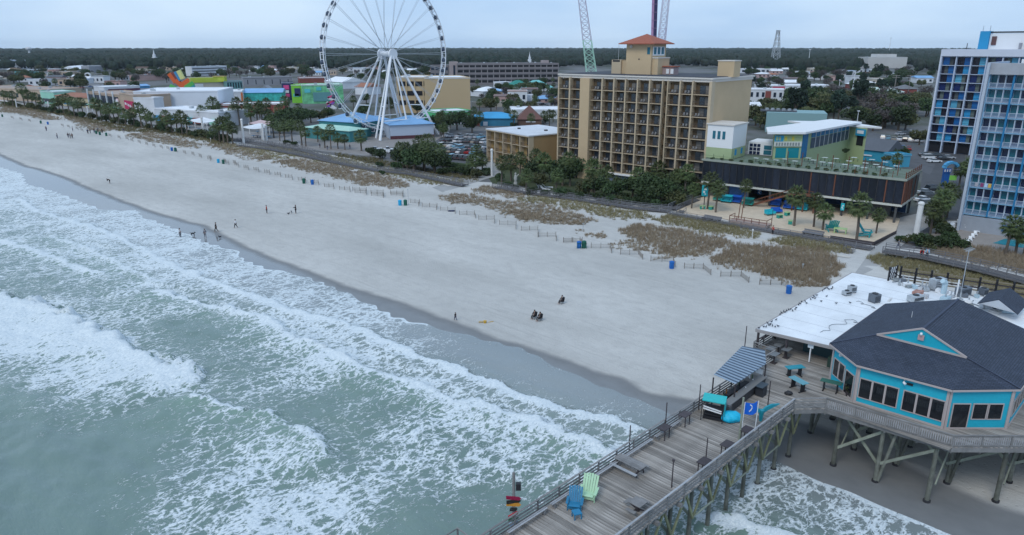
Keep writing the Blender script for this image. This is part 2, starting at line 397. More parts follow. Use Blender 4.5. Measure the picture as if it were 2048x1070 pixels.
Z_+=(fbm(S_*.35,T_*.6,21,4)-.5)*.62*np.clip(D_/12,0,1)*np.clip(1.4-S_/350,.2,1)
Z_+=(fbm(S_*1.6,T_*1.6,31,3)-.5)*.30*np.clip(CRE*(FO>.5),0,1)
Z_*=np.clip(D_/3.0,0,1)
Z_+=np.where(D_>0,.02+.03*np.clip(D_,0,1),D_*.12)
b2S,b2T=curve(CR[0][0]);inner=np.interp(S_,b2S,b2T)
SH=np.clip((T_-inner+9.0)/13,0,1)*.95
SH=np.maximum(SH,np.clip(1-D_/8,0,1)*.8)
sea=grid_mesh('sea',X_,Y_,Z_,MATS['sea'],{'foam':FO,'shallow':SH,'crest':np.clip(CRE,0,1)})
tag(sea,kind='structure')
# ---- sand
m,t,b,N_,L_=shader('beach_sand')
wet=attrn(t,'wet');glo=attrn(t,'gloss');trod=attrn(t,'trodden')
cv=coastvec(t,.35,1.0);n1=noisen(t,cv,.06,5,.6).outputs['Fac'];n2=noisen(t,coastvec(t,.7,1),.55,7,.7).outputs['Fac']
n3=noisen(t,coastvec(t,1,1),3.2,5,.75).outputs['Fac']
dry=mixc(t,maprange(t,n1,.3,.7,0,1),(.415,.405,.385),(.58,.565,.54))
dry=mixc(t,maprange(t,n2,.45,.75,0,.5),dry,(.34,.33,.32))
dry=mixc(t,mathn(t,'MULTIPLY',trod,maprange(t,n3,.45,.75,0,.6)),dry,(.27,.25,.23))
dry=mixc(t,mathn(t,'MULTIPLY',trod,.55),dry,(.60,.595,.59))
wet_shade_col=mixc(t,maprange(t,n2,.3,.7,0,1),(.175,.178,.182),(.215,.217,.22))
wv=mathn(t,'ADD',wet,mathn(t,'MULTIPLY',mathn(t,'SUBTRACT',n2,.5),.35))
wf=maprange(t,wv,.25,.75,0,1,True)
trk=noisen(t,coastvec(t,.05,2.2),1.0,3,.7,1.2).outputs['Fac']
dry=mixc(t,maprange(t,trk,.56,.72,0,.5),dry,(.32,.31,.295))
spk=noisen(t,coastvec(t,1,1),9,2,.8).outputs['Fac'];dry=mixc(t,mathn(t,'MULTIPLY',maprange(t,spk,.62,.72,0,.6),maprange(t,n1,.4,.6,0,1)),dry,(.2,.19,.17))
L_(mixc(t,wf,dry,wet_shade_col),b.inputs['Base Color'])
L_(maprange(t,mathn(t,'MULTIPLY',wf,glo),0,1,.9,.06),b.inputs['Roughness'])
L_(maprange(t,mathn(t,'MULTIPLY',wf,glo),0,1,.15,1.0),b.inputs['Specular IOR Level'])
foot=N_('ShaderNodeTexVoronoi');foot.inputs['Scale'].default_value=1.6;L_(coastvec(t,1,1),foot.inputs['Vector'])
fh=maprange(t,foot.outputs['Distance'],0,.28,0,1)
hh=mathn(t,'MULTIPLY',mathn(t,'ADD',mathn(t,'MULTIPLY',fh,.09),mathn(t,'MULTIPLY',n3,.10)),mathn(t,'SUBTRACT',1,mathn(t,'MULTIPLY',wf,.985)))
hh=mathn(t,'ADD',hh,mathn(t,'MULTIPLY',n2,mathn(t,'SUBTRACT',.22,mathn(t,'MULTIPLY',wf,.212))))
bp=N_('ShaderNodeBump');bp.inputs['Distance'].default_value=1;bp.inputs['Strength'].default_value=.6;L_(hh,bp.inputs['Height']);L_(bp.outputs[0],b.inputs['Normal'])
MATS['sand']=m
sb=np.concatenate([-geo(50,300,3,1.3)[::-1][:-1],geo(-50,420,.8,1.004),424+geo(0,1400,6,1.2)])
fr_=np.concatenate([[-.12,-.05,-.02],np.linspace(0,.25,60),np.linspace(.255,1,110)])
S_,F_=np.meshgrid(sb,fr_,indexing='ij')
t0=np.interp(S_,wS,wT);t1=np.interp(S_,iS,iT);T_=t0+(t1-t0)*F_
T_=np.where(F_<0,t0+F_*250,T_)
X_=AX.x*S_+BX.x*T_;Y_=AX.y*S_+BX.y*T_
Z_=ground_z(X_,Y_)+(fbm(S_*.15,T_*.15,2,4)-.5)*.16*np.clip((T_-np.interp(S_,dS,dT))/6,0,1)+.02
wet_shade_t=np.interp(S_,dS,dT)+(fbm(S_*.25,S_*0+3,9,3)-.5)*1.2
WET_SHADE=np.clip(.5+(wet_shade_t-T_)/3.2,0,1)  # real damp near the water, plus painted shade below the pier building
GL=np.clip((wet_shade_t-T_-.1)/2.2,0,1)*np.clip((S_-60)/60,.55,1)
fsz=t1-T_
TR=np.clip(1-(fsz-10)/16,0,1)*np.clip(fbm(S_*.1,T_*.1,17,3)*1.6,0,1)
beach=grid_mesh('beach',X_,Y_,Z_,MATS['sand'],{'wet':WET_SHADE,'gloss':GL,'trodden':TR});tag(beach,kind='structure')
# ---- inland ground out to the horizon
m,t,b,N_,L_=shader('town_ground')
c=N_('ShaderNodeTexCoord');n1=noisen(t,c.outputs['Object'],.012,5,.6).outputs['Fac'];n2=noisen(t,c.outputs['Object'],.3,6,.6).outputs['Fac']
g1=mixc(t,maprange(t,n1,.46,.56,0,1),(.12,.12,.125),(.045,.055,.035))
g1=mixc(t,maprange(t,n2,.4,.8,0,.5),g1,(.14,.13,.12))
L_(g1,b.inputs['Base Color']);b.inputs['Roughness'].default_value=.9
gm=MB();tin=[xy(s,np.interp(s,iS,iT)-.4)for s in np.concatenate([np.linspace(-250,800,80)])]
poly=[Vector((a,c_,0))for a,c_ in tin]
far=[Vector((*xy(-250,9000),0)),Vector((*xy(800,9000),0))]
vs=[]
for i,p in enumerate(poly):
 s_=-250+i*1050/79
 vs.append((p.x,p.y,0.0));q=xy(s_*12,12000);vs.append((q[0],q[1],0.0))
gm.add(vs,[(2*i,2*i+1,2*i+3,2*i+2)for i in range(79)])
q0=xy(800,np.interp(800,iS,iT));q1=xy(9600,12000);q2=xy(14000,300)
gm.add([(q0[0],q0[1],0),(q1[0],q1[1],0),(q2[0],q2[1],0)],[(0,1,2)])
o=gm.build('ground',m);tag(o,kind='structure')
for me in(o.data,):
 bm=bmesh.new();bm.from_mesh(me);bmesh.ops.recalc_face_normals(bm,faces=bm.faces)
 if bm.faces[:][0].normal.z<0:bmesh.ops.reverse_faces(bm,faces=bm.faces)
 bm.to_mesh(me);bm.free()
 # ================================================================== pier
wood=M('weathered_wood',(.275,.25,.228),.85,ns=1.4,na=.55,bs=5,bd=.03,stretch=(5,.45,4))
wood2=M('weathered_rail_wood',(.205,.20,.20),.85,ns=1.5,na=.3,bs=6,bd=.02)
pale=M('pale_worn_timber',(.33,.34,.36),.8,ns=2,na=.2)
pilem=M('algae_stained_pile',(.13,.135,.115),.85,ns=1.2,na=.5,bs=4,bd=.04)
pileg=M('green_brace_timber',(.27,.295,.24),.85,ns=1.0,na=.35)
darkw=M('dark_brown_timber',(.055,.045,.05),.7,ns=2,na=.3)
black=M('black_metal',(.02,.02,.025),.5)
PO=Vector((-.5,41.6,0));PRZ=atan2(.709,.705);DZ=6.0
def PK(k,w,z=0.0):
 return Vector((PO.x+.705*k+.709*w,PO.y+.709*k-.705*w,z))
def kw(p):d=(p[0]-PO.x,p[1]-PO.y);return(.705*d[0]+.709*d[1],.709*d[0]-.705*d[1])
pier=thing('pier','long weathered grey timber pier on tall braced pilings running into the surf','pier',PO,PRZ)
def lc(k,w,z):return Vector((k,-w,z))
rnd=random.Random(3)
def plank_mesh(ln,wd=.27):return MB().box((0,0,0),(wd,ln,.05)).mesh('plank',wood)
pm=plank_mesh(6.5);k=-13.0;npl=0
while k<33.6:
 inst('plank',pm,pier,(k+rnd.uniform(-.008,.008),-3.2+rnd.uniform(-.05,.05),DZ-.025+rnd.uniform(-.01,.01)),rot=(rnd.uniform(-.001,.001),0,rnd.uniform(-.003,.003)))
 k+=.292;npl+=1
pm2=plank_mesh(9.4);pm3=plank_mesh(30.0);
def endw(k):return 6.4+(k-31.2)*.93 if k<33.4 else min(18.6+max(0,k-34.1)*1.02,31)
k=31.25
for o in[c for c in pier.children if c.location.x>31.2]:bpy.data.objects.remove(o)
while k<70:
 a_=0 if k<40.6 else-2.8;e_=endw(k)
 if k<46:
  m_=plank_mesh(e_-a_);inst('plank',m_,pier,(k,-(a_+e_)/2,DZ-.025+rnd.uniform(-.008,.008)))
 else:
  if k<46.3:pm4=plank_mesh(33.5)
  inst('plank',pm4,pier,(k,-14.0,DZ-.025+rnd.uniform(-.008,.008)))
 k+=.292
b=MB()
for w_ in(.15,1.6,3.2,4.8,6.25):b.beam(lc(-13,w_,DZ-.2),lc(34,w_,DZ-.2),.12,.28)
for w_ in(0.1,4,8.3,12.4,16.6,20.8,25,29.6):b.beam(lc(34 if w_<18 else 34+(w_-17.2),w_,DZ-.2),lc(70,w_,DZ-.2),.14,.3)
b.build('joist',wood2,pier)
for a_,c_ in(((31.2,6.4),(33.4,8.4)),((33.4,8.4),(34.1,18.6)),((34.1,18.6),(46.2,31))):MB().beam(lc(*a_,DZ-.25),lc(*c_,DZ-.25),.12,.4).build('edge_beam',wood2,pier)
pile_h={}
def pile(k,w,batter=0.0,r=.17):
 p=PK(k,w);z0=float(ground_z(np.array(p.x),np.array(p.y)))-.4
 if k>34 and rnd.random()<.6:
  q2=rnd.uniform(.9,1.5);MB().tube(lc(k,w+.1,z0+.1),lc(k+rnd.uniform(-.5,.5),w+q2,DZ-.4),r*.8,r*.7,8).build('leaning_pile',pilem,pier)
 b=MB().tube(lc(k,w+batter,z0),lc(k,w,DZ-.34),r*1.12,r*.92,9)
 b.build('piling',pilem,pier,smooth=False)
 b=MB().tube(lc(k,w+batter,z0),lc(k,w+batter,z0+.62),r*1.75,r*1.6,9);b.build('pile_collar',M('barnacled_base',(.03,.03,.035),.8,ns=6,na=.5,bs=8,bd=.08),pier)
 return p
def brace(a,c,name='cross_brace',mt=None,w_=.10,h_=.26):
 MB().beam(a,c,w_,h_).build(name,mt or pileg,pier)
for i,k in enumerate([-9,-5.2,-1.4,2.4,5.6,8.8,11.8,14.8,17.8,20.8,23.7,26.6,29.8,32.9]):
 pile(k,.7);pile(k,5.75)
 brace(lc(k,-.2,DZ-.42),lc(k,6.7,DZ-.42),'pile_cap',wood2,.3,.26)
 if k>2:
  brace(lc(k+.2,.6,DZ-.7),lc(k+.2,5.9,2.4));brace(lc(k-.2,5.8,DZ-.7),lc(k-.2,.6,2.4))
  brace(lc(k,6.0,2.6),lc(k+1.45,6.1,DZ-.5),'knee_brace',M('yellow_green_timber',(.21,.215,.125),.85,ns=1,na=.4),.12,.2)
  brace(lc(k,6.0,2.6),lc(k-1.45,6.1,DZ-.5),'knee_brace',M('yellow_green_timber'),.12,.2)
  if i<13:brace(lc(k,6.05,2.75),lc(k+2.95,6.05,2.75),'stringer',pileg,.08,.14)if i%2 else None
cols=[9.6,13.4,17.7,21.9,26.2,30]
for j,k in enumerate([34.6,38.8,43,47.5,53,60]):
 for w_ in([0,5.6]if j else[])+cols:
  kk_=max(k,35.2+(w_-18.6));
  if kk_>k+3:continue
  pile(kk_+rnd.uniform(-.2,.2),w_+rnd.uniform(-.3,.3),0,.19)
 brace(lc(k,0 if j else 5.5,DZ-.46),lc(k,min(30.6,18.2+max(0,k-34.2)),DZ-.46),'pile_cap',wood2,.3,.3)
 if j<5:
  for q,w_ in enumerate(cols[:-1]):
   w2=cols[q+1]
   if w2>18.9+(k-34.2)+.3:continue
   if(q+j)%2==0:brace(lc(k+.22,w_,DZ-.6),lc(k+.22,w2,1.3));
   if j==0 or(q+j)%2:brace(lc(k-.22,w2,DZ-.7),lc(k-.22,w_,2.0))
  for q,w_ in enumerate(cols):
   if w_>18.9+(k-34.2)+.3:continue
   if(q+j)%2==0:brace(lc(k,w_+.2,1.8),lc(k+4.2,w_+.2,DZ-.7))
   else:brace(lc(k,w_+.2,DZ-.8),lc(k+4.2,w_+.2,1.6))
post_me=MB().box((0,0,.2),(.11,.11,1.7)).mesh('post',wood2)
def railing(a,c,pickets=False,topm=None,n=3,step=2.3):
 a=Vector(a);c=Vector(c);d=c-a;l=d.length;m_=max(1,round(l/step))
 for i in range(m_+1):
  q=a+d*i/m_;inst('rail_post',post_me,pier,q+Vector((0,0,.05)),rz=atan2(d.y,d.x))
 up=Vector((0,0,1));seg=max(1,round(l/4.6))
 for j in range(seg):
  p0=a+d*j/seg;p1=a+d*(j+1)/seg-d.normalized()*.012
  MB().beam(p0+up*1.08,p1+up*1.08,.15,.045).build('top_rail',topm or wood2,pier)
  if not pickets:
   for q in range(n):
    z=.22+q*.27;MB().beam(p0+up*z+Vector((0,0,0)),p1+up*z,.035,.14).build('rail_board',wood2,pier)
  else:
   MB().beam(p0+up*.94,p1+up*.94,.04,.1).build('rail_board',wood2,pier)
   MB().beam(p0+up*.14,p1+up*.14,.04,.1).build('rail_board',wood2,pier)
   MB().beam(p0+up*-.12,p1+up*-.12,.05,.3).build('rail_board',wood2,pier)
 if pickets:
  b=MB();npk=int(l/.17)
  for i in range(npk):
   q=a+d*(i+.5)/npk;b.box((q.x,q.y,q.z+.53),(.09,.025,.84),rz=atan2(d.y,d.x))
  o=b.build('pickets',M('grey_picket_wood',(.27,.265,.275),.85,ns=2,na=.35),pier);o['kind']='stuff'
railing(lc(-13,.05,DZ),lc(40.5,.05,DZ));railing(lc(-13,6.35,DZ),lc(31.2,6.35,DZ),topm=pale)
railing(lc(31.2,6.35,DZ),lc(33.4,8.4,DZ));railing(lc(33.4,8.4,DZ),lc(34.2,18.6,DZ),True);railing(lc(34.2,18.6,DZ),lc(46,30.8,DZ),True)
railing(lc(40.5,.05,DZ),lc(41.0,-2.6,DZ));railing(lc(41,-2.6,DZ),lc(69,-2.6,DZ))
for j in range(7):
 k0=-9+j*4.4
 MB().beam(lc(k0,.42,DZ+.46),lc(k0+3.9,.42,DZ+.46),.12,.04).build('bench_board',pale,pier)
 MB().beam(lc(k0,.58,DZ+.46),lc(k0+3.9,.58,DZ+.46),.12,.04).build('bench_board',pale,pier)
 for kk in(k0+.3,k0+3.6):MB().box(lc(kk,.5,DZ+.22),(.08,.3,.44)).build('bench_leg',wood2,pier)
 # ================================================================== restaurant on the pier
turq=M('turquoise_siding',(.012,.39,.53),.55,ns=3,na=.07)
trim=M('tan_trim',(.44,.38,.37),.6)
glassd=M('dark_window_glass',(.012,.014,.018),.08,spec=.8)
white=M('white_roof_membrane',(.78,.80,.83),.5,ns=.22,na=.16)
whitep=M('white_paint',(.75,.76,.78),.5)
def shingle(name,ang):
 m,t,bb,N_,L_=shader(name)
 c=N_('ShaderNodeTexCoord');r=N_('ShaderNodeMapping');r.inputs['Rotation'].default_value=(0,0,ang);L_(c.outputs['Object'],r.inputs[0])
 sp=N_('ShaderNodeSeparateXYZ');L_(r.outputs[0],sp.inputs[0]);cb=N_('ShaderNodeCombineXYZ')
 L_(sp.outputs[0],cb.inputs[0]);L_(mathn(t,'MULTIPLY',sp.outputs[2],2.55),cb.inputs[1])
 br=N_('ShaderNodeTexBrick');br.inputs['Scale'].default_value=1;br.inputs['Brick Width'].default_value=.34;br.inputs['Row Height'].default_value=.19
 br.inputs['Mortar Size'].default_value=.018;br.inputs['Color1'].default_value=(.030,.042,.072,1);br.inputs['Color2'].default_value=(.050,.064,.10,1);br.inputs['Mortar'].default_value=(.012,.016,.026,1)
 br.inputs['Bias'].default_value=-.1;L_(cb.outputs[0],br.inputs['Vector'])
 n=noisen(t,c.outputs['Object'],22,3,.7).outputs['Fac'];n2=noisen(t,c.outputs['Object'],.5,4,.6).outputs['Fac']
 col=mixc(t,maprange(t,n,.55,.8,0,.5),br.outputs['Color'],(.10,.12,.17));
 v=N_('ShaderNodeVectorMath');v.operation='SCALE';L_(col,v.inputs[0]);L_(maprange(t,n2,.25,.75,.8,1.2),v.inputs['Scale']);L_(v.outputs[0],bb.inputs['Base Color'])
 bb.inputs['Roughness'].default_value=.8
 q=N_('ShaderNodeBump');q.inputs['Distance'].default_value=.03;L_(br.outputs['Fac'],q.inputs['Height']);q.invert=True;L_(q.outputs[0],bb.inputs['Normal']);return m
sh_k=shingle('dark_blue_shingles',0.0);sh_w=shingle('dark_blue_shingles_end',pi/2);sh_d=shingle('dark_blue_shingles_cut',-pi/4)
rest=thing('pier_restaurant','turquoise restaurant with dark blue hipped shingle roof at the end of the pier deck','restaurant',PO,PRZ)
WP=[(55.0,6.2),(39.6,6.3),(36.6,9.75),(37.0,17.2),(40.8,21.1),(55.0,21.2)]
ZW=9.9
def frame_at(a,c):
 """local frame on a wall running a->c (k,w): returns fn(x along, y out, z)"""
 pa=lc(*a,0);pc=lc(*c,0);d=(pc-pa).normalized();n=Vector((d.y,-d.x,0));
 return(lambda x,y,z:pa+d*x+n*y+Vector((0,0,z))),(pc-pa).length,atan2(d.y,d.x)
wi=0
for(a,c)in zip(WP[:-1],WP[1:]):
 f,ln,ang=frame_at(a,c)
 nrm=f(0,1,0)-f(0,0,0);cen=(lc(*a,0)+lc(*c,0))/2-lc(48,13.4,0)
 sg=1 if nrm.dot(cen)>0 else-1
 m_=f(ln/2,-.08*sg,(DZ+ZW)/2)
 MB().box(m_,(ln,.16,ZW-DZ-.02),rz=ang).build('wall',turq,rest)
 b=MB();z=DZ+.05
 while z<ZW-.15:
  p0=f(.1,.012*sg,z);p1=f(ln-.1,.012*sg,z)
  u0=f(.1,.03*sg,z);
  b.add([f(.08,.005*sg,z),f(ln-.08,.005*sg,z),f(ln-.08,.034*sg,z),f(.08,.034*sg,z),f(.08,.006*sg,z+.17),f(ln-.08,.006*sg,z+.17)],
  [(0,1,2,3),(3,2,5,4)]);z+=.172
 o=b.build('lap_siding',turq,rest);o['kind']='stuff'
 for x in(.09,ln-.09):
  MB().box(f(x,.05*sg,(DZ+ZW)/2),(.2,.12,ZW-DZ),rz=ang).build('corner_trim',trim,rest)
 MB().box(f(ln/2,.05*sg,ZW-.07),(ln-.3,.11,.16),rz=ang).build('fascia_board',trim,rest)
 MB().box(f(ln/2,.05*sg,DZ+.08),(ln-.3,.09,.14),rz=ang).build('base_board',trim,rest)
 def win(x0,x1,z0,z1,door=False):
  w_=thing('door' if door else 'window',None,None);w_.parent=rest
  w_.location=f((x0+x1)/2,.04*sg,0);w_.rotation_euler=(0,0,ang if sg>0 else ang+pi)
  return w_
 def window(x0,x1,z0,z1,name='window',muntin=True):
  cx=(x0+x1)/2;wd=x1-x0;b=MB();T_=.085
  for dx in(-wd/2+T_/2,wd/2-T_/2):b.box((dx,0,(z0+z1)/2),(T_,.11,z1-z0))
  for zz in(z0+T_/2,z1-T_/2):b.box((0,0,zz),(wd-2*T_,.11,T_))
  o=b.build(name,trim,rest);o.location=f(cx,.055*sg,0);o.rotation_euler=(0,0,ang)
  g=MB().box((0,-.025*sg,(z0+z1)/2),(wd-2*T_,.03,z1-z0-2*T_)).build('glass_pane',glassd,o)
  b=MB();cc=random.Random(int(x0*100)+wi)
  if muntin:
   nn=max(2,int(wd/.3))
   for i in range(nn):
    for zz in(z0+.38,z0+.78):
     if cc.random()<.85:b.box(((i+.5)/nn*(wd-.3)-(wd-.3)/2,.0*sg,zz+.02),(.10,.012,.2))
   o2=b.build('blind_slats',M('dim_interior_shapes',(.13,.12,.11),.6),o);o2['kind']='stuff'
  return o
 if wi==2:
  for x0 in(.25,3.95):
   for i in range(3):window(x0+i*1.12,x0+i*1.12+1.12,DZ+.62,DZ+2.62)
  b=MB().tube(f(3.9,.1*sg,ZW-.35),f(3.9,.5*sg,ZW-.42),.05,.05,6).tube(f(3.9,.5*sg,ZW-.42),f(4.1,.62*sg,ZW-.5),.09,.12,8)
  b.build('wall_lamp',whitep,rest);MB().box(f(4.35,.1*sg,ZW-.62),(.5,.12,.18),rz=ang).build('vent_box',black,rest)
 if wi==1:
  window(.45,1.45,DZ+.9,DZ+2.7);window(1.5,2.5,DZ+.9,DZ+2.7);window(2.7,4.2,DZ+.1,DZ+2.5,'door',False)
  MB().tube(f(1.6,.05*sg,ZW-.4),f(1.6,.3*sg,ZW-.5),.16,.12,8).build('wall_lamp',whitep,rest)
 if wi==3:
  window(.4,1.95,DZ+.1,DZ+2.5,'door',False);window(2.15,3.45,DZ+.95,DZ+2.5);window(3.5,4.8,DZ+.95,DZ+2.5)
 if wi==4:
  for i in range(5):window(.8+i*1.3,2.0+i*1.3,DZ+.9,DZ+2.4)
 wi+=1
E0=[(55.3,5.8),(39.35,5.9),(36.1,9.65),(36.6,17.4),(40.9,21.5),(55.3,21.6)]
RA=(40.5,13.45,13.35);RB=(52.0,13.45,13.3)
e=[lc(k_,w_,9.98)for k_,w_ in E0];ra=lc(*RA);rb=lc(*RB)
gl=lc(40.55,9.7,11.65);gr=lc(40.55,17.25,11.65);ra2=ra
def roofplane(pts,mt,th=.16):
 b=MB().slab(pts,th);return b.build('roof_plane',mt,rest)
roofplane([e[1],e[0],rb,ra,gl],sh_k)
roofplane([e[5],e[4],gr,ra,rb],sh_k)
roofplane([e[2],e[1],gl],sh_w,.16);roofplane([e[4],e[3],gr],sh_w)
roofplane([e[3],e[2],gl,gr],sh_w)
roofplane([e[0],e[5],rb],sh_w)
MB().add([gl+Vector((-.03,0,0)),gr+Vector((-.03,0,0)),ra+Vector((-.03,0,0)),gl+Vector((.4,0,-.1)),gr+Vector((.4,0,-.1)),ra+Vector((.4,0,-.1))],
[(0,2,1),(3,4,5),(0,1,4,3),(1,2,5,4),(2,0,3,5)]).build('gable',turq,rest)
fo=Vector((-.1,0,.04))
for a,c in((gl,ra),(ra,gr),(gl,gr)):MB().beam(a+fo,c+fo,.1,.16).build('gable_trim',trim,rest)
MB().box(lc(40.38,13.45,12.5),(.12,.5,.5)).build('gable_box',M('pinkish_board',(.5,.33,.33),.6),rest)
MB().tube(lc(40.25,13.45,12.95),lc(40.05,13.5,12.85),.12,.09,7).build('gable_lamp',whitep,rest)
for i in range(5):
 a,c=e[i],e[i+1];MB().beam(a+Vector((0,0,-.13)),c+Vector((0,0,-.13)),.14,.16).build('gutter',trim,rest)
MB().tube(lc(46,11,11.9),lc(46,11,12.9),.03,.02,5).build('vent_pipe',whitep,rest)
for a,c in((ra,rb),(e[1],gl),(e[4],gr)):MB().beam(a+Vector((0,0,.03)),c+Vector((0,0,.03)),.22,.04).build('ridge_cap',M('ridge_shingles',(.05,.063,.1),.8),rest)
def tolc(u,v,z):q=kw(G(u,v,z));return lc(q[0],q[1],z)
gA,gC,gB=tolc(1955,606,9.5),tolc(2036,628,9.5),tolc(1998,598,11.0);bk_=Vector((5.5,0,0))
roofplane([gB,gA,gA+bk_,gB+bk_][::-1],sh_k,.12);roofplane([gC,gB,gB+bk_,gC+bk_][::-1],sh_k,.12)
MB().add([gA+bk_*.06-Vector((0,0,.1)),gC+bk_*.06-Vector((0,0,.1)),gB+bk_*.06-Vector((0,0,.2)),gA+bk_*.9-Vector((0,0,.1)),gC+bk_*.9-Vector((0,0,.1)),gB+bk_*.9-Vector((0,0,.2))],[(0,1,2),(5,4,3),(0,3,4,1)]).build('gable',whitep,rest)
pav=thing('dining_pavilion','open dark dining pavilion under a flat white roof beside the turquoise restaurant','pavilion',PO,PRZ)
fr=[(41.3,-2.7),(42.5,6.1),(55.6,6.1),(55.6,21.8),(55.6,32),(72.5,32),(69.8,-3.1)]
zr=8.45
b=MB().prism([(k_,-w_)for k_,w_ in fr],zr-.18,zr);b.build('flat_roof',white,pav)
for i in range(9):MB().box(lc(44+i*3.1,1.4 if i<4 else 12 if i>4 else 1.4,zr+.012),(.07,8.2 if i<=4 else 28,.024)).build('roof_seam',M('membrane_seam',(.55,.58,.62),.6),pav)
for(a,c)in zip(fr,fr[1:]+fr[:1]):
 if a[0]==c[0]==55.6:continue
 MB().beam(lc(*a,zr-.14),lc(*c,zr-.14),.12,.34).build('roof_edge',M('grey_edge_board',(.33,.31,.31),.7),pav)
for k_ in(41.6,46,50.5,55,60,65,69.5):MB().box(lc(k_,-2.5,(DZ+zr)/2-.1),(.2,.2,zr-DZ-.25)).build('post',darkw,pav)
for w_ in(.6,):MB().box(lc(41.9,w_,(DZ+zr)/2-.1),(.18,.18,zr-DZ-.25)).build('post',darkw,pav)
MB().box(lc(42.4,3.0,(DZ+zr)/2-.1),(.12,.12,zr-DZ-.25)).build('post',whitep,pav)
MB().box(lc(42.3,3.0,DZ+1.9),(.05,.6,.5)).build('notice',M('white_notice',(.6,.68,.75),.5),pav)
MB().beam(lc(41.6,-2.5,7.2),lc(41.8,-1.1,8.2),.1,.12).build('knee_brace',darkw,pav);MB().beam(lc(42.0,-2.4,DZ+.9),lc(45.8,-2.4,8.1),.06,.1).build('knee_brace',darkw,pav)
MB().box(lc(58.2,3.6,DZ+1.1),(27,4.6,2.1)).build('enclosed_bar',M('dark_teal_boards',(.03,.07,.08),.7,ns=2),pav)
for i in range(6):MB().beam(lc(43.5+i*4,-2.4,zr-.3),lc(43.5+i*4,4.6,zr-.3),.1,.22).build('rafter',darkw,pav)
MB().box(lc(44.8,5.2,DZ+.55),(4.5,.8,1.1)).build('counter',M('dark_green_counter',(.03,.06,.045),.6),pav)
MB().box(lc(65,22.5,DZ+1.1),(14,18,2.1)).build('rear_block',M('teal_block',(.02,.2,.25),.6,ns=1),pav)
# ================================================================== things on the pier
def P6(u,v):return G(u,v,DZ)
def pole(u,v,vt,name,label,cat,mt,r=.055,cap=False,group=None,z=DZ):
 p=G(u,v,z);h=AT(u,vt,p.y).z-z
 o=MB().tube((0,0,0),(0,0,h),r,r*.85,7)
 if cap:o.tube((0,0,h-.05),(0,0,h+.1),r*2.2,r*1.8,7)
 o=o.build(name,mt);o.location=(p.x,p.y,z);tag(o,label,cat,group);return o
for u,v,vt,cap,lb in((1258,905,851,0,'thin dark metal pole by the long bench table at the left railing'),
(1330,862,805,0,'thin dark metal pole behind the middle ledge table on the left railing'),
(1397,820,769,0,'thin dark metal pole nearest the turquoise cart on the left railing'),
(1343,975,921,1,'dark pole with a knob on top, nearest the camera at the right railing'),
(1411,925,876,0,'dark pole at the right railing between the two dark square ledge tables'),
(1535,815,762,0,'dark pole near the whale tail at the right railing'),
(1489,697,652,0,'tall brown pole at the deck edge left of the white flat roof')):
 pole(u,v,vt,'deck_pole',lb,'pole',darkw,cap=cap,group='dark poles standing along the pier deck')
pole(1478,882,795,'timber_post','tall mossy green timber post rising above the right pier railing beside the blue flag','post',pileg,.10)
lt=thing('ledge_table','x','table');T1=MB().box((0,0,1.05),(1.15,.75,.06)).build('table_top',darkw,lt)
for x in(-.35,.35):MB().box((x,-.28,.52),(.07,.07,1.02)).build('leg',darkw,lt)
MB().box((0,.1,.95),(.9,.05,.12)).build('apron',darkw,lt)
led=[(1322,874,0,'dark ledge table on the left railing, nearest the camera of the three there'),(1360,846,0,'dark ledge table on the left railing, the middle one of three'),
(1408,818,0,'dark ledge table on the left railing beside the turquoise cart'),(1390,938,1,'dark square ledge table on the right railing, nearest the camera'),
(1433,902,1,'dark square ledge table on the right railing, the middle one of three'),(1470,872,1,'dark square ledge table on the right railing beside the mossy timber post')]
for i,(u,v,r_,lb)in enumerate(led):
 k,w_=kw(P6(u,v));w_=.75 if not r_ else 5.85
 o=lt if i==0 else dup(lt);o.location=PK(k,w_,DZ);o.rotation_euler=(0,0,PRZ+(pi if r_ else 0));tag(o,lb,'table','ledge tables on the pier railings')
p=P6(1277,945);k,w_=kw(p)
t_=thing('picnic_table','long low weathered bench table jutting from the left pier railing','picnic table',PK(k-.2,1.5,DZ),PRZ)
for i in range(4):MB().box((-.36+i*.24,0,.74),(.22,2.6,.05)).build('table_board',wood2,t_)
for x in(-.85,.85):
 MB().box((x,0,.44),(.28,2.5,.05)).build('seat',pale if x<0 else wood2,t_)
for y in(-1,1):
 MB().box((0,y,.4),(1.8,.08,.1)).build('cross_beam',darkw,t_)
 for x in(-.5,.5):MB().beam((x,y,0),(x*.5,y,.72),.09,.07).build('leg',darkw,t_)
p=P6(1275,1022)
t_=thing('picnic_table','small square dark weathered picnic table with four short benches by the right railing','picnic table',p,PRZ)
MB().box((0,0,.76),(1.0,1.0,.06)).build('table_top',wood2,t_)
for i in range(4):
 a=i*pi/2;c_,s_=cos(a),sin(a)
 MB().box((.85*c_,.85*s_,.45),(.32,.8,.05),rz=a).build('seat',wood2,t_);MB().beam((0,0,.15),(.8*c_,.8*s_,.40),.08,.08).build('leg',darkw,t_)
MB().box((0,0,.4),(.25,.25,.7)).build('pedestal',darkw,t_)
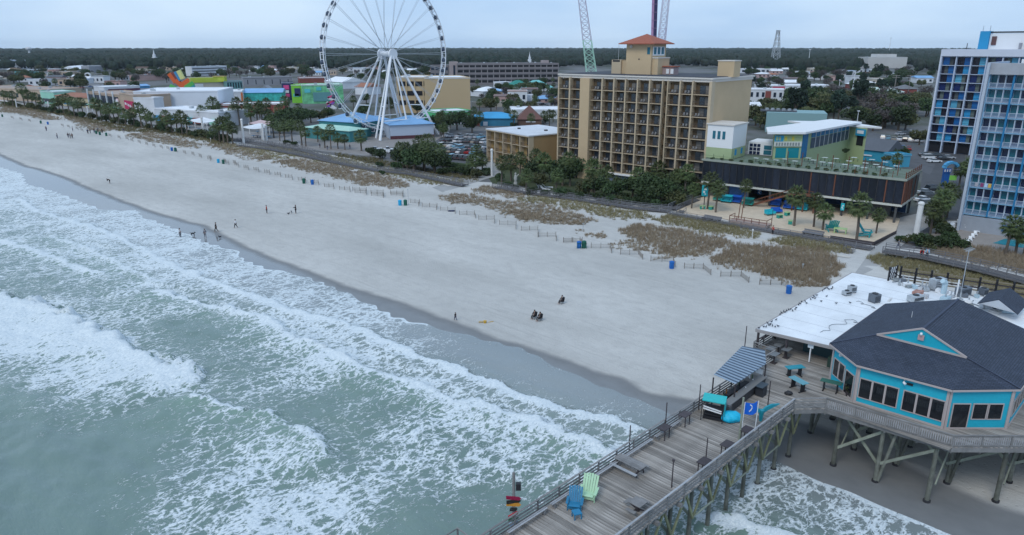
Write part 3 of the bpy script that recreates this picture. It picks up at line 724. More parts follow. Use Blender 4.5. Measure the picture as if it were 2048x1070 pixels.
def adirondack(name,label,mt,loc,rz,sc,stool=False):
 t_=thing(name,label,'chair',loc,rz)
 b=MB();n=6
 for i in range(n):
  x=-.42+i*.84/(n-1);MB().beam((x,-.05,.38),(x*1.1,.62,1.35+.12*(1-abs(x)/.42)),.15,.035).build('back_slat',mt,t_)
 for i in range(5):
  y=-.1-i*.17;MB().box((0,y,.40+.03*i),(.9,.15,.03)).build('seat_slat',mt,t_)
 for s_ in(-1,1):
  MB().box((s_*.56,-.25,.66),(.18,1.0,.035)).build('armrest',mt,t_)
  MB().box((s_*.52,-.62,.33),(.06,.12,.66)).build('leg',mt,t_);MB().beam((s_*.5,-.75,.42),(s_*.48,.55,.06),.05,.14).build('leg',mt,t_)
 MB().box((0,-.68,.3),(.95,.04,.2)).build('front_board',mt,t_)
 t_.scale=(sc,)*3;return t_
mint=M('mint_green_paint',(.42,.63,.42),.6,ns=2,na=.08);blu=M('bright_blue_paint',(.02,.18,.33),.5,ns=2,na=.1)
adirondack('giant_chair','oversized pale mint green adirondack chair facing down the pier',mint,P6(1178,992),-.35,1.08)
adirondack('giant_chair','bright blue tall adirondack chair beside the mint green one',blu,P6(1150,1012),-.2,.95)
MB().box((0,-.3,.45),(.6,.6,.08)).build('side_table',blu,thing('blue_stool','small blue stool in front of the blue adirondack chair','stool',P6(1150,1030),.3))
for x,y in((-.25,-.55),(.25,-.55),(-.25,-.05),(.25,-.05)):MB().box((x,y,.2),(.07,.07,.42)).build('leg',blu,bpy.data.objects['blue_stool'])
p=P6(1053,1062);k,w_=kw(p);p=PK(k,-.35,DZ-1)
sp_=thing('direction_signpost','signpost with red, orange, black and blue arrow boards outside the left pier railing','signpost',p,0)
hh=AT(1052,945,p.y).z-p.z
MB().tube((0,0,0),(0,0,hh),.12,.10,8).build('post',wood2,sp_)
sm=[('maroon_sign',(.25,.01,.05),-.25,.95,.16),('black_sign',(.02,.02,.02),.15,.9,.05),('orange_sign',(.55,.24,.03),-.05,.9,-.02),('red_sign',(.5,.01,.03),.5,.75,.45),('dark_sign',(.03,.03,.03),.55,.55,-.7),('green_sign',(.05,.2,.1),.3,.7,.1),('pale_blue_sign',(.35,.5,.7),.4,.6,.4)]
for i,(nm,c_,an,ln,tl)in enumerate(sm):
 ln*=.8;z=[2.35,2.05,1.78,.88,1.35,.45,.1][i]*.9+1.0
 b=MB();L2=ln/1.4;q=[(-L2,-.13),(L2*.7,-.13),(L2,0),(L2*.7,.13),(-L2,.13)]
 b.add([(x,-.03,z_)for x,z_ in q]+[(x,.03,z_)for x,z_ in q],[(0,1,2,3,4),(9,8,7,6,5)]+[(j,j+5,(j+1)%5+5,(j+1)%5)for j in range(5)])
 o=b.build('arrow_board',M(nm,c_,.5),sp_,label=nm.replace('_',' '));o.location=(0,-.13,z);o.rotation_euler=(0,-tl*.5,an)
 if nm=='red_sign':
  b=MB()
  for x in(-.3,-.12,.1):b.box((x,-.035,.0),(.035,.01,.15))
  b.box((-.21,-.035,0),(.14,.01,.03));b.box((.02,-.035,.06),(.12,.01,.03));b.box((.02,-.035,-.06),(.12,.01,.03));b.build('lettering',whitep,o)
MB().box((.32,.0,hh-1.1),(.35,.3,.5)).build('black_box',black,sp_)
gw=thing('slatted_landing','small railed slatted landing off the left side of the pier at the bottom edge','landing',PK(-3.5,-1.3,DZ-.6),PRZ)
for i in range(9):MB().box((-1.2+i*.3,0,0),(.24,2.2,.05)).build('plank',wood2,gw)
for x in(-1.3,1.3):MB().beam((x,-1,.9),(x,1.1,.9),.08,.06).build('rail',wood2,gw)
MB().beam((-1.3,1.1,.9),(1.3,1.1,.9),.08,.06).build('rail',wood2,gw)
for x in(-1.3,0,1.3):MB().box((x,1.1,.2),(.1,.1,1.5)).build('post',wood2,gw)
p=P6(1425,838);tq=M('turquoise_canvas',(.03,.42,.43),.6,ns=4,na=.1)
ct=thing('canopy_swing','turquoise canopied bench swing with black frame near the outdoor bar','canopy swing',p,-.42)
MB().slab([(-1.0,-.3,1.85),(1.0,-.3,1.85),(1.0,.75,2.1),(-1.0,.75,2.1)],.08).build('canopy',tq,ct)
MB().box((.98,.2,1.2),(.05,1.0,1.2)).build('side_panel',tq,ct)
for x in(-.95,.9):
 for y in(-.45,.7):MB().beam((x,y*1.3,0),(x,y,1.85),.06,.06).build('frame_leg',black,ct)
MB().box((0,.1,.45),(1.6,.5,.12)).build('seat',black,ct);MB().box((0,.38,.85),(1.6,.1,.7),rx=-.2).build('backrest',black,ct)
for i in range(2):MB().beam((-.85,-.32,1.3-i*.22),(.75,-.34,1.05-i*.2),.05,.12).build('pale_bar',whitep,ct)
MB().box((0,.1,.15),(1.7,.7,.25)).build('base',black,ct)
b=MB().blob((0,0,.42),(1.0,.65,.5),12,7,.12,random.Random(2));
o=b.build('covered_grill',M('cyan_tarp',(.01,.48,.72),.5,ns=3,na=.1,bs=4,bd=.15),smooth=True);o.location=P6(1462,842);tag(o,'lumpy item wrapped in a bright cyan tarp beside the canopy swing','tarp')
fp=thing('flag_banner','bright blue banner with a white hook emblem strung between two white poles','banner',P6(1490,866),.2)
for x,r_ in((-.35,.03),(.92,.035)):MB().tube((x,0,0),(x+.05,0,3.0),r_,r_,7).build('pole',whitep,fp)
b=MB();nx=8
vs=[(-.3+1.2*i/nx,.08*sin(i*.9),2.95-.12*sin(pi*i/nx)-j*1.1)for j in range(2)for i in range(nx+1)]
vs+=[(x,y+.02,z)for x,y,z in vs];n=nx+1
b.add(vs,[(i,i+1,i+1+n,i+n)for i in range(nx)]+[(2*n+i+1,2*n+i,3*n+i,3*n+i+1)for i in range(nx)]+[(i+1,i,2*n+i,2*n+i+1)for i in range(nx)])
ban=b.build('banner_cloth',M('royal_blue_cloth',(.005,.13,.62),.7),fp)
b=MB();pts=[(.15,2.75),(.32,2.62),(.35,2.4),(.22,2.2),(.1,2.12)]
for a,c in zip(pts,pts[1:]):b.beam((a[0],-.1,a[1]),(c[0],-.1,c[1]),.03,.09)
b.build('emblem',whitep,ban)
wt=thing('whale_tail','teal whale tail sculpture at the right pier railing beside the blue banner','sculpture',P6(1521,842),.25)
teal=M('teal_paint',(.01,.25,.32),.45,ns=3,na=.12)
MB().tube((0,0,0),(0,0,1.1),.12,.26,8).build('stem',teal,wt)
for s_ in(-1,1):
 b=MB();q=[(.0,1.0),(.35,1.35),(.95,1.55),(1.75,1.5),(1.1,1.25),(.5,1.0),(.1,.75)]
 n=len(q);b.add([(s_*x,-.09,z)for x,z in q]+[(s_*x,.09,z)for x,z in q],[tuple(range(n)),tuple(range(2*n-1,n-1,-1))]+[(i,i+n,(i+1)%n+n,(i+1)%n)for i in range(n)])
 b.build('fluke',teal,wt)
bar=thing('outdoor_bar','outdoor bar with blue and grey striped metal awning along the left pier railing','bar',PO,PRZ)
ka,kb=28.0,33.6
corner=[kw(G(1427,756,8.4)),kw(G(1471,768,8.4)),kw(G(1532,728,8.4)),kw(G(1530,700,8.4)),kw(G(1484,698,8.4))]
b=MB();
striA=M('awning_pale_stripe',(.24,.31,.39),.5,ns=3,na=.1);striB=M('awning_dark_stripe',(.045,.075,.12),.5,ns=3,na=.1)
A_,B_,C_,D__,E__=[lc(k_,w_,8.4)for k_,w_ in corner]
n=15
for i in range(n):
 for q,mt in((0,striA),(1,striB)):
  a0=(i+q*.5)/n;a1=(i+.5+q*.5)/n
  l0=A_.lerp(E__,a0);l1=A_.lerp(E__,a1)
  path=lambda a:B_.lerp(C_,a/.72)if a<.72 else C_.lerp(D__,(a-.72)/.28)
  r0,r1=path(a0),path(a1);up=Vector((0,0,.35+(0.0 if q else.03)))
  MB().slab([l0+up,l1+up,r1+Vector((0,0,(0.0 if q else.03))),r0+Vector((0,0,(0.0 if q else.03)))],.04).build('awning_stripe',mt,bar)
for q in(A_,B_,E__,C_):MB().box((q.x,q.y,(DZ+8.35)/2+(.1 if q in(A_,E__)else 0)),(.1,.1,8.35-DZ)).build('post',darkw,bar)
c0,c1=kw(G(1452,810,7.0)),kw(G(1528,752,7.0));cA,cB=lc(*c0,7.05),lc(*c1,7.05)
MB().beam(cA,cB,.75,.08).build('counter_top',M('grey_counter',(.20,.20,.20),.5),bar)
MB().beam(cA-Vector((0,0,.55)),cB-Vector((0,0,.55)),.4,1.0).build('counter_front',M('dark_mural_boards',(.05,.05,.055),.6,ns=3,na=.5),bar)
MB().box((cA.x+.1,cA.y,6.5),(.5,.9,1.0)).build('end_panel',M('grey_panel',(.11,.1,.1),.6),bar)
rn=random.Random(5)
d=cB-cA
for i in range(16):
 q=cA+d*rn.uniform(.05,.9)+Vector((-d.y,d.x,0)).normalized()*rn.uniform(.15,1.2)
 h_=rn.uniform(.2,.5);mt=[black,whitep,M('amber_bottle',(.2,.08,.02),.3),M('green_bottle',(.05,.12,.05),.3)][i%4]
 MB().tube((q.x,q.y,6.9),(q.x,q.y,6.9+h_),.07,.05,6).build('bottle',mt,bar)
MB().box(((cA+d*.5).x,(cA+d*.5).y+.9,6.45),(4,.5,.9)).build('back_shelf',black,bar)
MB().box((cB.x-.3,cB.y+.4,7.5),(.08,.7,.5)).build('menu_board',whitep,bar)
for u,v,lb in((1521,790,'dark square trash bin with a table top beside the outdoor bar'),):
 t_=thing('trash_bin',lb,'trash bin',P6(u,v),PRZ);MB().box((0,0,.5),(.8,.8,1.0)).build('bin_body',M('dark_slate',(.03,.035,.045),.6),t_);MB().box((0,0,1.05),(1.3,.8,.06)).build('lid',M('slate_lid',(.05,.07,.09),.5),t_)
t_=thing('flower_tub','low black tub standing on the deck near the railing corner','tub',P6(1577,790));MB().blob((0,0,.2),(.4,.3,.25),9,5,.15).build('tub',black,t_)
for i,(u,v,lb)in enumerate(((1595,779,'narrow turquoise picnic table in the open nearest the railing corner'),(1588,752,'dark teal high table behind the nearest turquoise picnic table'),(1660,782,'green topped high table against the turquoise restaurant wall'))):
 t_=thing('deck_table',lb,'table',P6(u,v),[PRZ+1.2,.2,-.6][i],'tables on the deck before the restaurant')
 mt=[M('faded_turquoise',(.12,.32,.38),.6,ns=2),teal,M('dark_green_top',(.03,.12,.09),.6)][i]
 for j in range(3):MB().box((0,-.28+j*.28,1.0),(1.9,.26,.05)).build('table_board',mt,t_)
 for x in(-.6,.6):
  MB().box((x,0,.5),(.1,.5,.96)).build('leg',black,t_);MB().box((x,0,.05),(.12,.9,.08)).build('foot',black,t_)
t_=thing('potted_plant','bushy potted plant beside the restaurant door','plant',P6(1696,792));MB().tube((0,0,0),(0,0,.5),.22,.3,9).build('pot',darkw,t_)
b=MB();
for i in range(120):
 a=rn.uniform(0,2*pi);r_=rn.uniform(0,.45);z=rn.uniform(.5,1.2);x,y=r_*cos(a),r_*sin(a);d=Vector((rn.uniform(-1,1),rn.uniform(-1,1),rn.uniform(0,1))).normalized()*.18;e_=d.cross(Vector((0,0,1)))*.35
 q=Vector((x,y,z));b.add([q-e_,q+e_,q+d],[(0,1,2)])
b.build('foliage',M('mixed_leaves',(.08,.10,.03),.7,ns=6,na=.5),t_)
for i,(u,v)in enumerate(((1540,700),(1556,693),(1572,702),(1547,712))):
 t_=thing('high_table',['leftmost pale high table','rear pale high table','right pale high table','front pale high table'][i]+' under the edge of the white flat roof','table',P6(u,v+14),PRZ,'high tables under the flat roof')
 MB().box((0,0,1.05),(1.2,.8,.05)).build('table_top',M('grey_top',(.16,.17,.18),.5),t_);MB().box((0,0,.5),(.12,.12,1.0)).build('leg',darkw,t_);MB().box((0,0,.04),(.6,.6,.06)).build('foot',darkw,t_)
ZR=8.45
gal=M('galvanised_metal',(.42,.45,.48),.45,.3,ns=3,na=.2);gdk=M('dark_unit_metal',(.13,.15,.18),.5,ns=3,na=.2)
def acunit(u,v,s,label,mt=gal,rz=.4,dark=True):
 t_=thing('air_conditioner',label,'air conditioner',G(u,v,ZR),rz,'roof units')
 MB().box((0,0,s[2]/2+.12),s).build('casing',mt,t_)
 MB().tube((0,0,s[2]+.12),(0,0,s[2]+.2),min(s[0],s[1])*.38,None,12).build('fan_guard',black,t_)
 for i in range(4):MB().box((0,-s[1]/2-.012,.3+i*(s[2]-.3)/4),(s[0]*.85,.03,.06)).build('louvre',black,t_)
 for x in(-.4,.4):MB().box((x*s[0],0,.06),(.08,s[1],.12)).build('skid',gdk,t_)
acunit(1703,585,(.9,.7,.8),'small grey roof unit, the rear of a pair at the left of the white roof')
acunit(1693,590,(1.0,.7,.45),'low grey roof unit, the front of a pair at the left of the white roof')
acunit(1748,604,(1.05,.95,.95),'dark slate roof unit standing alone left of the blue shingle roof',gdk)
acunit(1873,578,(2.0,1.0,1.3),'large grey roof unit with an open dark side, beside the pale blue duct')
acunit(1830,603,(1.8,1.0,.7),'low silver grille unit right behind the shingle roof edge')
acunit(1925,590,(1.9,.9,.9),'dark topped roof unit behind the ridge of the shingle roof',gdk)
acunit(1965,590,(.8,.8,.8),'small dark roof unit near the second shingle roof',gdk)
t_=thing('roof_duct','pale blue curved duct standing beside the large grey roof unit','duct',G(1886,590,ZR));pb=M('pale_blue_metal',(.42,.55,.62),.5,ns=3)
MB().tube((0,0,0),(0,0,1.6),.32,.32,10).tube((0,0,1.6),(-.5,-.2,1.9),.34,.3,10).build('duct',pb,t_);MB().box((0,0,.1),(.9,.9,.2)).build('curb',whitep,t_)
for u,v,sz,c_,lb in((1835,588,(1.5,.9,.45),(.38,.2,.16),'rust brown panel lying among the roof units'),(1822,575,(1.6,.5,.3),(.25,.28,.3),'grey lumber pile on the white roof'),
(1795,562,(1.0,.7,.35),(.33,.33,.33),'grey box near the dark lattice at the back of the white roof'),(1935,613,(1.6,.5,.25),(.2,.2,.18),'pile of planks behind the shingle ridge'),
(1955,622,(1.3,.4,.2),(.12,.12,.12),'pair of dark planks near the second shingle roof'),(1990,625,(1.2,.7,.25),(.5,.5,.5),'pale flat case lying right of the ridge'),(1780,600,(1.6,.25,.15),(.6,.6,.6),'white pipe bundle lying on the white roof'),(1851,596,(.8,.6,.5),(.45,.45,.47),'silver crate between the roof units')):
 t_=thing('roof_clutter',lb,'roof clutter',G(u,v,ZR),rn.uniform(0,3),'oddments lying on the white roof')
 mt=M('clutter_%s'%lb.split()[0],c_,.6,ns=3,na=.25);
 for j in range(3):MB().box((0,(j-1)*sz[1]/3,sz[2]/2),(sz[0]*rn.uniform(.8,1),sz[1]/3.4,sz[2]*rn.uniform(.7,1))).build('board',mt,t_)
for i in range(20):
 u,v=1795+i*12+rn.uniform(-5,5),568+i*2.6+rn.uniform(-8,12);wd_=rn.uniform(.4,1.3)
 t_=thing('roof_fitting','x','roof fitting',G(u,v,ZR),rn.uniform(0,3),'small fittings crowded on the back of the white roof');mt=[gal,gdk,whitep,pb,M('dull_white_metal',(.5,.52,.55),.6)][i%5]
 MB().box((0,0,.25),(wd_,wd_*.6,.4)).build('casing',mt,t_);MB().tube((0,0,.4),(0,0,rn.uniform(.6,1.3)),.09,.09,7).build('vent_pipe',gal,t_);MB().tube((wd_/2,0,.1),(wd_/2+rn.uniform(.5,1.6),rn.uniform(-.5,.5),.1),.05,.05,6).build('pipe',gdk,t_)
ordinal_labels([o for o in COL.objects if o.get('category')=='roof fitting'],'small roof fitting','at the back of the white roof')
for u0,v0,u1,v1,lb in((1712,603,1752,618,'thin hose curving over the white roof near the slate unit'),(1700,640,1735,655,'looped black cable on the white roof beside the shingle eave'),(1640,665,1700,640,'long faint cable lying across the white roof')):
 b=MB();a=G(u0,v0,ZR);c=G(u1,v1,ZR);pr=a
 for i in range(1,15):
  q=a.lerp(c,i/14)+Vector((sin(i*.8)*.35,cos(i*.9)*.35,.03))*(1 if i<14 else 0)+Vector((0,0,.03));b.tube(pr,q,.025,.025,5);pr=q
 tag(b.build('cable',gdk),lb,'cable')
t_=thing('lattice_screen','black and white checked lattice screen at the back of the white roof','screen',G(1782,560,ZR),.5)
for x in(-.6,.9):MB().box((x,0,.9),(.18,.18,2.0)).build('post',black,t_)
for i in range(6):
 for j in range(6):
  if(i+j)%2:MB().box((-.35+i*.2,0,.3+j*.27),(.19,.05,.25)).build('check_tile',black,t_)
  else:MB().box((-.35+i*.2,0,.3+j*.27),(.19,.04,.25)).build('check_tile',whitep,t_)
MB().beam((-.3,-.4,1.2),(1.8,-.6,.0),.1,.1).build('strut',black,t_)
sf=thing('slatted_fence','low fence of dark and tan horizontal boards along the back of the white roof','fence',G(1800,548,7))
a=G(1800,552,ZR);c=G(2060,590,ZR);
for i in range(9):
 q=a.lerp(c,i/8)-sf.location;MB().box((q.x,q.y,q.z+.3),(.2,.2,2.2)).build('post',black,sf)
for i in range(8):
 p0=a.lerp(c,i/8)-sf.location;p1=a.lerp(c,(i+.97)/8)-sf.location
 for j in range(5):MB().beam(p0+Vector((0,0,-.4+j*.36)),p1+Vector((0,0,-.4+j*.36)),.05,.17).build('slat',[M('tan_slat',(.25,.21,.15),.7),darkw][(j)%2],sf)
an=thing('antenna_mast','tall thin grey mast with a comb shaped aerial above the white roof','antenna',G(1920,595,ZR),.4)
hh=AT(1937,500,an.location.y).z-ZR
MB().tube((0,0,0),(.25,.2,hh),.06,.045,7).build('mast',gal,an);MB().beam((-.6,0,hh*.98),(1.6,.5,hh*.98),.05,.05).build('boom',gal,an)
for i in range(7):MB().beam((-.4+i*.3,-.35+i*.08,hh*.98+.03),(-.3+i*.3,.5+i*.08,hh*.98+.1),.03,.03).build('element',gal,an)
MB().tube((-.15,.4,0),(-.15,.4,2.2),.1,.1,8).build('side_pipe',whitep,an)
pg=M('pigeon_feathers',(.06,.065,.08),.7,ns=20,na=.4)
b=MB();b.blob((0,0,.16),(.17,.085,.085),8,5).blob((.15,0,.27),(.055,.05,.055),7,4).add([(-.1,-.05,.17),(-.1,.05,.17),(-.32,0,.12),(-.1,0,.13)],[(0,2,1),(0,3,2),(1,2,3)])
b.add([(.19,-.015,.27),(.19,.015,.27),(.24,0,.26),(.19,0,.25)],[(0,1,2),(0,2,3),(1,3,2)])
for y in(-.03,.03):b.box((0,y,.045),(.015,.015,.09))
bird=b.mesh('pigeon',pg)
BR=[(1518,658),(1527,655),(1532,655),(1535,648),(1538,652),(1541,650),(1545,653),(1556,654),(1543,645),(1552,641),(1563,627),(1567,624),(1570,626),(1573,623),(1577,621),(1581,620),(1590,620),(1585,623),(1592,617),(1597,611),(1600,609),(1603,605),(1610,604),(1621,600),(1625,597),(1628,594),(1633,592),(1645,583),(1648,580),(1651,578),(1655,578),(1658,580),(1663,579),(1653,594),(1642,604),(1700,607),(1672,608),(1630,598),(1613,608),(1560,630),(1550,655),(1665,576)]
for u,v in BR:
 o=inst('pigeon',bird,None,G(u,v,ZR),rz=rn.uniform(0,6.28),scale=(.85,)*3);tag(o,'x','bird','pigeons perched on the edge of the white roof');o['u']=u
for lo_,hi_,sx in((0,1561,'in the lower left flock on the white roof'),(1562,1612,'in the middle flock on the white roof'),(1613,2048,'in the upper right flock on the white roof')):
 q=[o for o in COL.objects if o.get('category')=='bird' and lo_<=o.get('u',-1)<=hi_];ordinal_labels(q,'pigeon',sx)
for o in COL.objects:
 if 'u' in o:del o['u']
 # ================================================================== beach: dune grass, paths, boardwalks, fences, bins, people
def inpoly(px,py,poly):
 n=len(poly);r=np.zeros(px.shape,bool)
 for i in range(n):
  x0,y0=poly[i];x1,y1=poly[(i+1)%n]
  c=((y0>py)!=(y1>py))&(px<(x1-x0)*(py-y0)/(y1-y0+1e-12)+x0);r^=c
 return r
def wpoly(pts):return[(G(u,v).x,G(u,v).y)for u,v in pts]
DUNES=[
([(1418,523),(1470,487),(1560,496),(1640,503),(1690,523),(1690,548),(1640,574),(1590,562),(1540,550),(1480,537)],1.0,0,.75),
([(1233,457),(1290,450),(1400,468),(1465,484),(1445,497),(1420,500),(1400,517),(1330,508),(1275,485)],.75,0,.6),
([(1560,535),(1640,540),(1655,575),(1600,570),(1540,556)],.45,0,.5),
([(1215,485),(1280,480),(1400,515),(1330,520)],.3,0,.4),
([(1300,440),(1340,431),(1460,452),(1520,468),(1500,478),(1410,465)],1.0,1,.6),
([(1533,482),(1560,474),(1700,494),(1695,508),(1620,502)],1.0,1,.6),
([(1033,400),(1060,392),(1180,408),(1305,428),(1278,443),(1150,421)],1.0,1,.6),
([(875,392),(940,387),(1000,403),(1100,413),(1195,441),(1160,449),(1050,440),(1010,425),(960,412),(900,402)],.75,0,.5),
([(1000,420),(1090,430),(1180,450),(1110,450),(1040,436)],.35,0,.4),([(1150,460),(1210,468),(1200,480),(1150,470)],.4,0,.4),
([(938,380),(985,373),(1048,390),(1030,398)],1.0,0,.6),
([(546,324),(590,317),(690,336),(760,350),(823,371),(792,379),(720,368),(640,347)],.95,0,.55),
([(700,320),(770,335),(800,340),(930,364),(915,372),(850,368),(760,346)],1.0,1,.5),
([(660,306),(760,318),(860,340),(960,352),(955,364),(880,352),(800,335),(700,320)],1.0,2,.5),
([(560,296),(640,310),(700,324),(760,346),(690,334),(590,312),(480,293)],.9,1,.5),
([(408,287),(470,290),(558,317),(520,323),(455,306)],.95,0,.5),
([(243,270),(300,264),(400,288),(395,298),(330,288)],.95,0,.5),
([(330,262),(440,282),(545,306),(590,316),(545,320),(420,286)],.9,1,.5),
([(0,213),(60,216),(122,240),(95,240),(40,228),(0,224)],.95,0,.5),
([(128,233),(165,236),(232,260),(200,265),(160,252)],.95,0,.5),
([(0,203),(110,218),(205,243),(330,258),(470,282),(440,290),(330,268),(240,262),(130,232),(0,212)],1.0,2,.6),
([(1748,510),(1850,523),(1960,545),(2060,575),(2060,600),(1900,565),(1760,535)],1.0,1,.7),
([(1850,503),(1900,492),(1980,500),(2060,520),(2060,548),(1960,530)],.9,0,.8),
([(2000,575),(2060,590),(2060,610),(1990,590)],.9,1,.6),
]
rs=np.random.RandomState(4);CENT=[];
for pts,dn,ti,hh in DUNES:
 w_=wpoly(pts);xs=[p[0]for p in w_];ys=[p[1]for p in w_]
 area=(max(xs)-min(xs))*(max(ys)-min(ys));dist=np.mean(ys)
 per=7.5 if dist<170 else(2.6 if dist<260 else.9)
 n=int(min(area*per,90000));x=rs.uniform(min(xs),max(xs),n);y=rs.uniform(min(ys),max(ys),n)
 jr=rs.normal(size=n)*.7;jx=x+(fbm(x*.4,y*.4,6,4)-.5)*6+jr;jy=y+(fbm(x*.4+9,y*.4,7,4)-.5)*6+jr
 ok=inpoly(jx,jy,w_);nz=fbm(x*.35,y*.35,8,4)
 ok&=nz>(.62-.62*dn);k_=np.where(ok)[0]
 s_=.7 if dist<170 else(1.1 if dist<260 else 1.8)
 CENT.append(np.stack([x[k_],y[k_],np.full(len(k_),hh*(1 if s_<2 else 1.2)),np.full(len(k_),s_),np.full(len(k_),ti)],1))
CE=np.concatenate(CENT)
def blades(C,name,cols,label_kind='stuff',nb=9):
 n=len(C);idx=np.repeat(np.arange(n),nb);m_=len(idx)
 sc=C[idx,3];ang=rs.uniform(0,2*np.pi,m_);r0=rs.uniform(0,.28,m_)*sc;le=rs.uniform(.15,.45,m_)*sc
 h_=C[idx,2]*rs.uniform(.6,1.25,m_);bx=C[idx,0]+np.cos(ang)*r0;by=C[idx,1]+np.sin(ang)*r0
 a2=ang+rs.uniform(-.6,.6,m_);wd=.035*sc
 px_,py_=-np.sin(a2)*wd,np.cos(a2)*wd;tx=bx+np.cos(a2)*le;ty=by+np.sin(a2)*le
 z0=ground_z(bx,by)-.02
 V=np.empty((m_,4,3));V[:,0]=np.stack([bx-px_,by-py_,z0],1);V[:,1]=np.stack([bx+px_,by+py_,z0],1)
 V[:,2]=np.stack([tx+px_*.4,ty+py_*.4,z0+h_],1);V[:,3]=np.stack([tx-px_*.4,ty-py_*.4,z0+h_*.96],1)
 F_=np.arange(m_*4).reshape(-1,4)
 me=tri_soup(name,V.reshape(-1,3),F_,cols);o=bpy.data.objects.new(name,me);COL.objects.link(o);return o
def grassmat(name,c1,c2,c3):
 m,t,bb,N_,L_=shader(name);c=N_('ShaderNodeTexCoord')
 n1=noisen(t,c.outputs['Object'],.25,4,.6).outputs['Fac'];n2=noisen(t,c.outputs['Object'],3,3,.6).outputs['Fac']
 q=mixc(t,maprange(t,n1,.35,.65,0,1),c1,c2);q=mixc(t,maprange(t,n2,.5,.8,0,.7),q,c3);L_(q,bb.inputs['Base Color'])
 bb.inputs['Roughness'].default_value=.9;bb.inputs['Specular IOR Level'].default_value=.1;return m
gmats=[grassmat('dry_brown_grass',(.245,.19,.135),(.33,.27,.195),(.42,.36,.28)),
grassmat('olive_grass',(.21,.19,.10),(.28,.245,.14),(.37,.325,.20)),grassmat('yellow_grass',(.16,.13,.06),(.11,.11,.055),(.22,.17,.08))]
for i,nm in enumerate(('dune_grass','olive_dune_grass','inland_dune_grass')):
 o=blades(CE[CE[:,4]==i],nm,gmats[i]);tag(o,['dry brown dune grass in ragged patches along the seaward side','olive dune grass in strips beside the boardwalks','yellowish grass strip behind the dunes below the palms'][i],'grass',kind='stuff')
m,t,bb,N_,L_=shader('stem_litter');c=N_('ShaderNodeTexCoord');n1=noisen(t,c.outputs['Object'],1.5,5,.7).outputs['Fac']
L_(mixc(t,maprange(t,n1,.3,.7,0,1),(.20,.17,.125),(.36,.32,.26)),bb.inputs['Base Color']);bb.inputs['Roughness'].default_value=.95
b=MB()
sub=CE[rs.rand(len(CE))<.45]
n=len(sub);a0=rs.uniform(0,6.28,n);r_=rs.uniform(.25,.5,n)*sub[:,3];V=np.empty((n,4,3));zz=ground_z(sub[:,0],sub[:,1])+.07+rs.uniform(0,.03,n)
for q in range(4):V[:,q]=np.stack([sub[:,0]+np.cos(a0+q*1.57)*r_,sub[:,1]+np.sin(a0+q*1.57)*r_,zz+.0*q],1)
me=tri_soup('stem_litter',V.reshape(-1,3),np.arange(n*4).reshape(-1,4),m);o=bpy.data.objects.new('stem_litter',me);COL.objects.link(o);tag(o,'litter of dead stems on the sand below the dune grass','litter',kind='stuff')
# ---- paved and sandy strips
def ribbon(name,px,wd,mt,z=.05,kind='structure'):
 pts=[G(u,v)for u,v in px];L_v=[];
 for i,p in enumerate(pts):
  d=(pts[min(i+1,len(pts)-1)]-pts[max(i-1,0)]).normalized();nn=Vector((-d.y,d.x,0));L_v+=[p-nn*wd/2+Vector((0,0,z)),p+nn*wd/2+Vector((0,0,z))]
 b=MB();b.add(L_v,[(2*i,2*i+2,2*i+3,2*i+1)for i in range(len(pts)-1)]);o=b.build(name,mt)
 bm=bmesh.new();bm.from_mesh(o.data);bmesh.ops.recalc_face_normals(bm,faces=bm.faces)
 if bm.faces[:][0].normal.z<0:bmesh.ops.reverse_faces(bm,faces=bm.faces)
 bm.to_mesh(o.data);bm.free()
 if kind:o['kind']=kind
 return o
def patch(name,px,mt,z=.04,th=.0,kind='structure',label=None):
 pts=[G(u,v,0)for u,v in px];b=MB()
 if th:b.prism([(p.x,p.y)for p in pts],0,z)
 else:
  a=sum(pts[i].x*pts[(i+1)%len(pts)].y-pts[(i+1)%len(pts)].x*pts[i].y for i in range(len(pts)))
  if a<0:pts=pts[::-1]
  b.add([(p.x,p.y,z)for p in pts],[tuple(range(len(pts)))])
 o=b.build(name,mt);o['kind']=kind;return o
psand=M('trodden_path_sand',(.52,.49,.45),.95,ns=1.2,na=.15,bs=3,bd=.08)
conc=M('pale_concrete',(.33,.325,.32),.85,ns=.4,na=.15);asph=M('asphalt',(.085,.087,.095),.9,ns=.3,na=.25)
pave=M('promenade_paving',(.26,.25,.25),.85,ns=.5,na=.2)
ribbon('path',[(1290,447),(1400,462),(1520,480),(1600,500),(1700,515)],1.4,psand,.075)
ribbon('path',[(600,300),(700,318),(760,336),(830,355),(900,372)],1.3,psand,.075);ribbon('path',[(330,268),(440,284),(560,308),(650,326),(760,345)],1.3,psand,.075)
patch('sandy_court',[(1352,424),(1385,402),(1420,393),(1480,400),(1560,405),(1640,412),(1800,440),(1790,468),(1747,490),(1660,477),(1560,460),(1440,438)],M('warm_court_sand',(.56,.46,.35),.95,ns=.8,na=.12,bs=2,bd=.1),.35,1)
patch('pavement',[(1745,498),(1700,560),(1745,540),(1830,470),(1880,440),(1870,420),(1800,435),(1790,468)],conc,.05)
patch('road',[(1830,440),(1870,500),(1930,470),(1925,440),(1930,300),(1900,290),(1850,320)],asph,.03)
patch('plaza',[(1860,440),(1862,500),(2060,540),(2120,520),(2100,450),(1930,440)],M('pool_deck_paving',(.30,.27,.25),.8,ns=.6,na=.12),.055)
patch('hotel_garden',[(985,368),(1100,384),(1300,412),(1350,420),(1420,392),(1410,370),(1250,362),(1120,345),(960,330)],M('garden_lawn',(.05,.065,.03),.95,ns=.4,na=.4),.05)
patch('promenade',[(0,195),(200,232),(330,252),(480,282),(600,298),(760,315),(760,290),(600,270),(480,262),(330,235),(200,215),(0,186)],pave,.04)
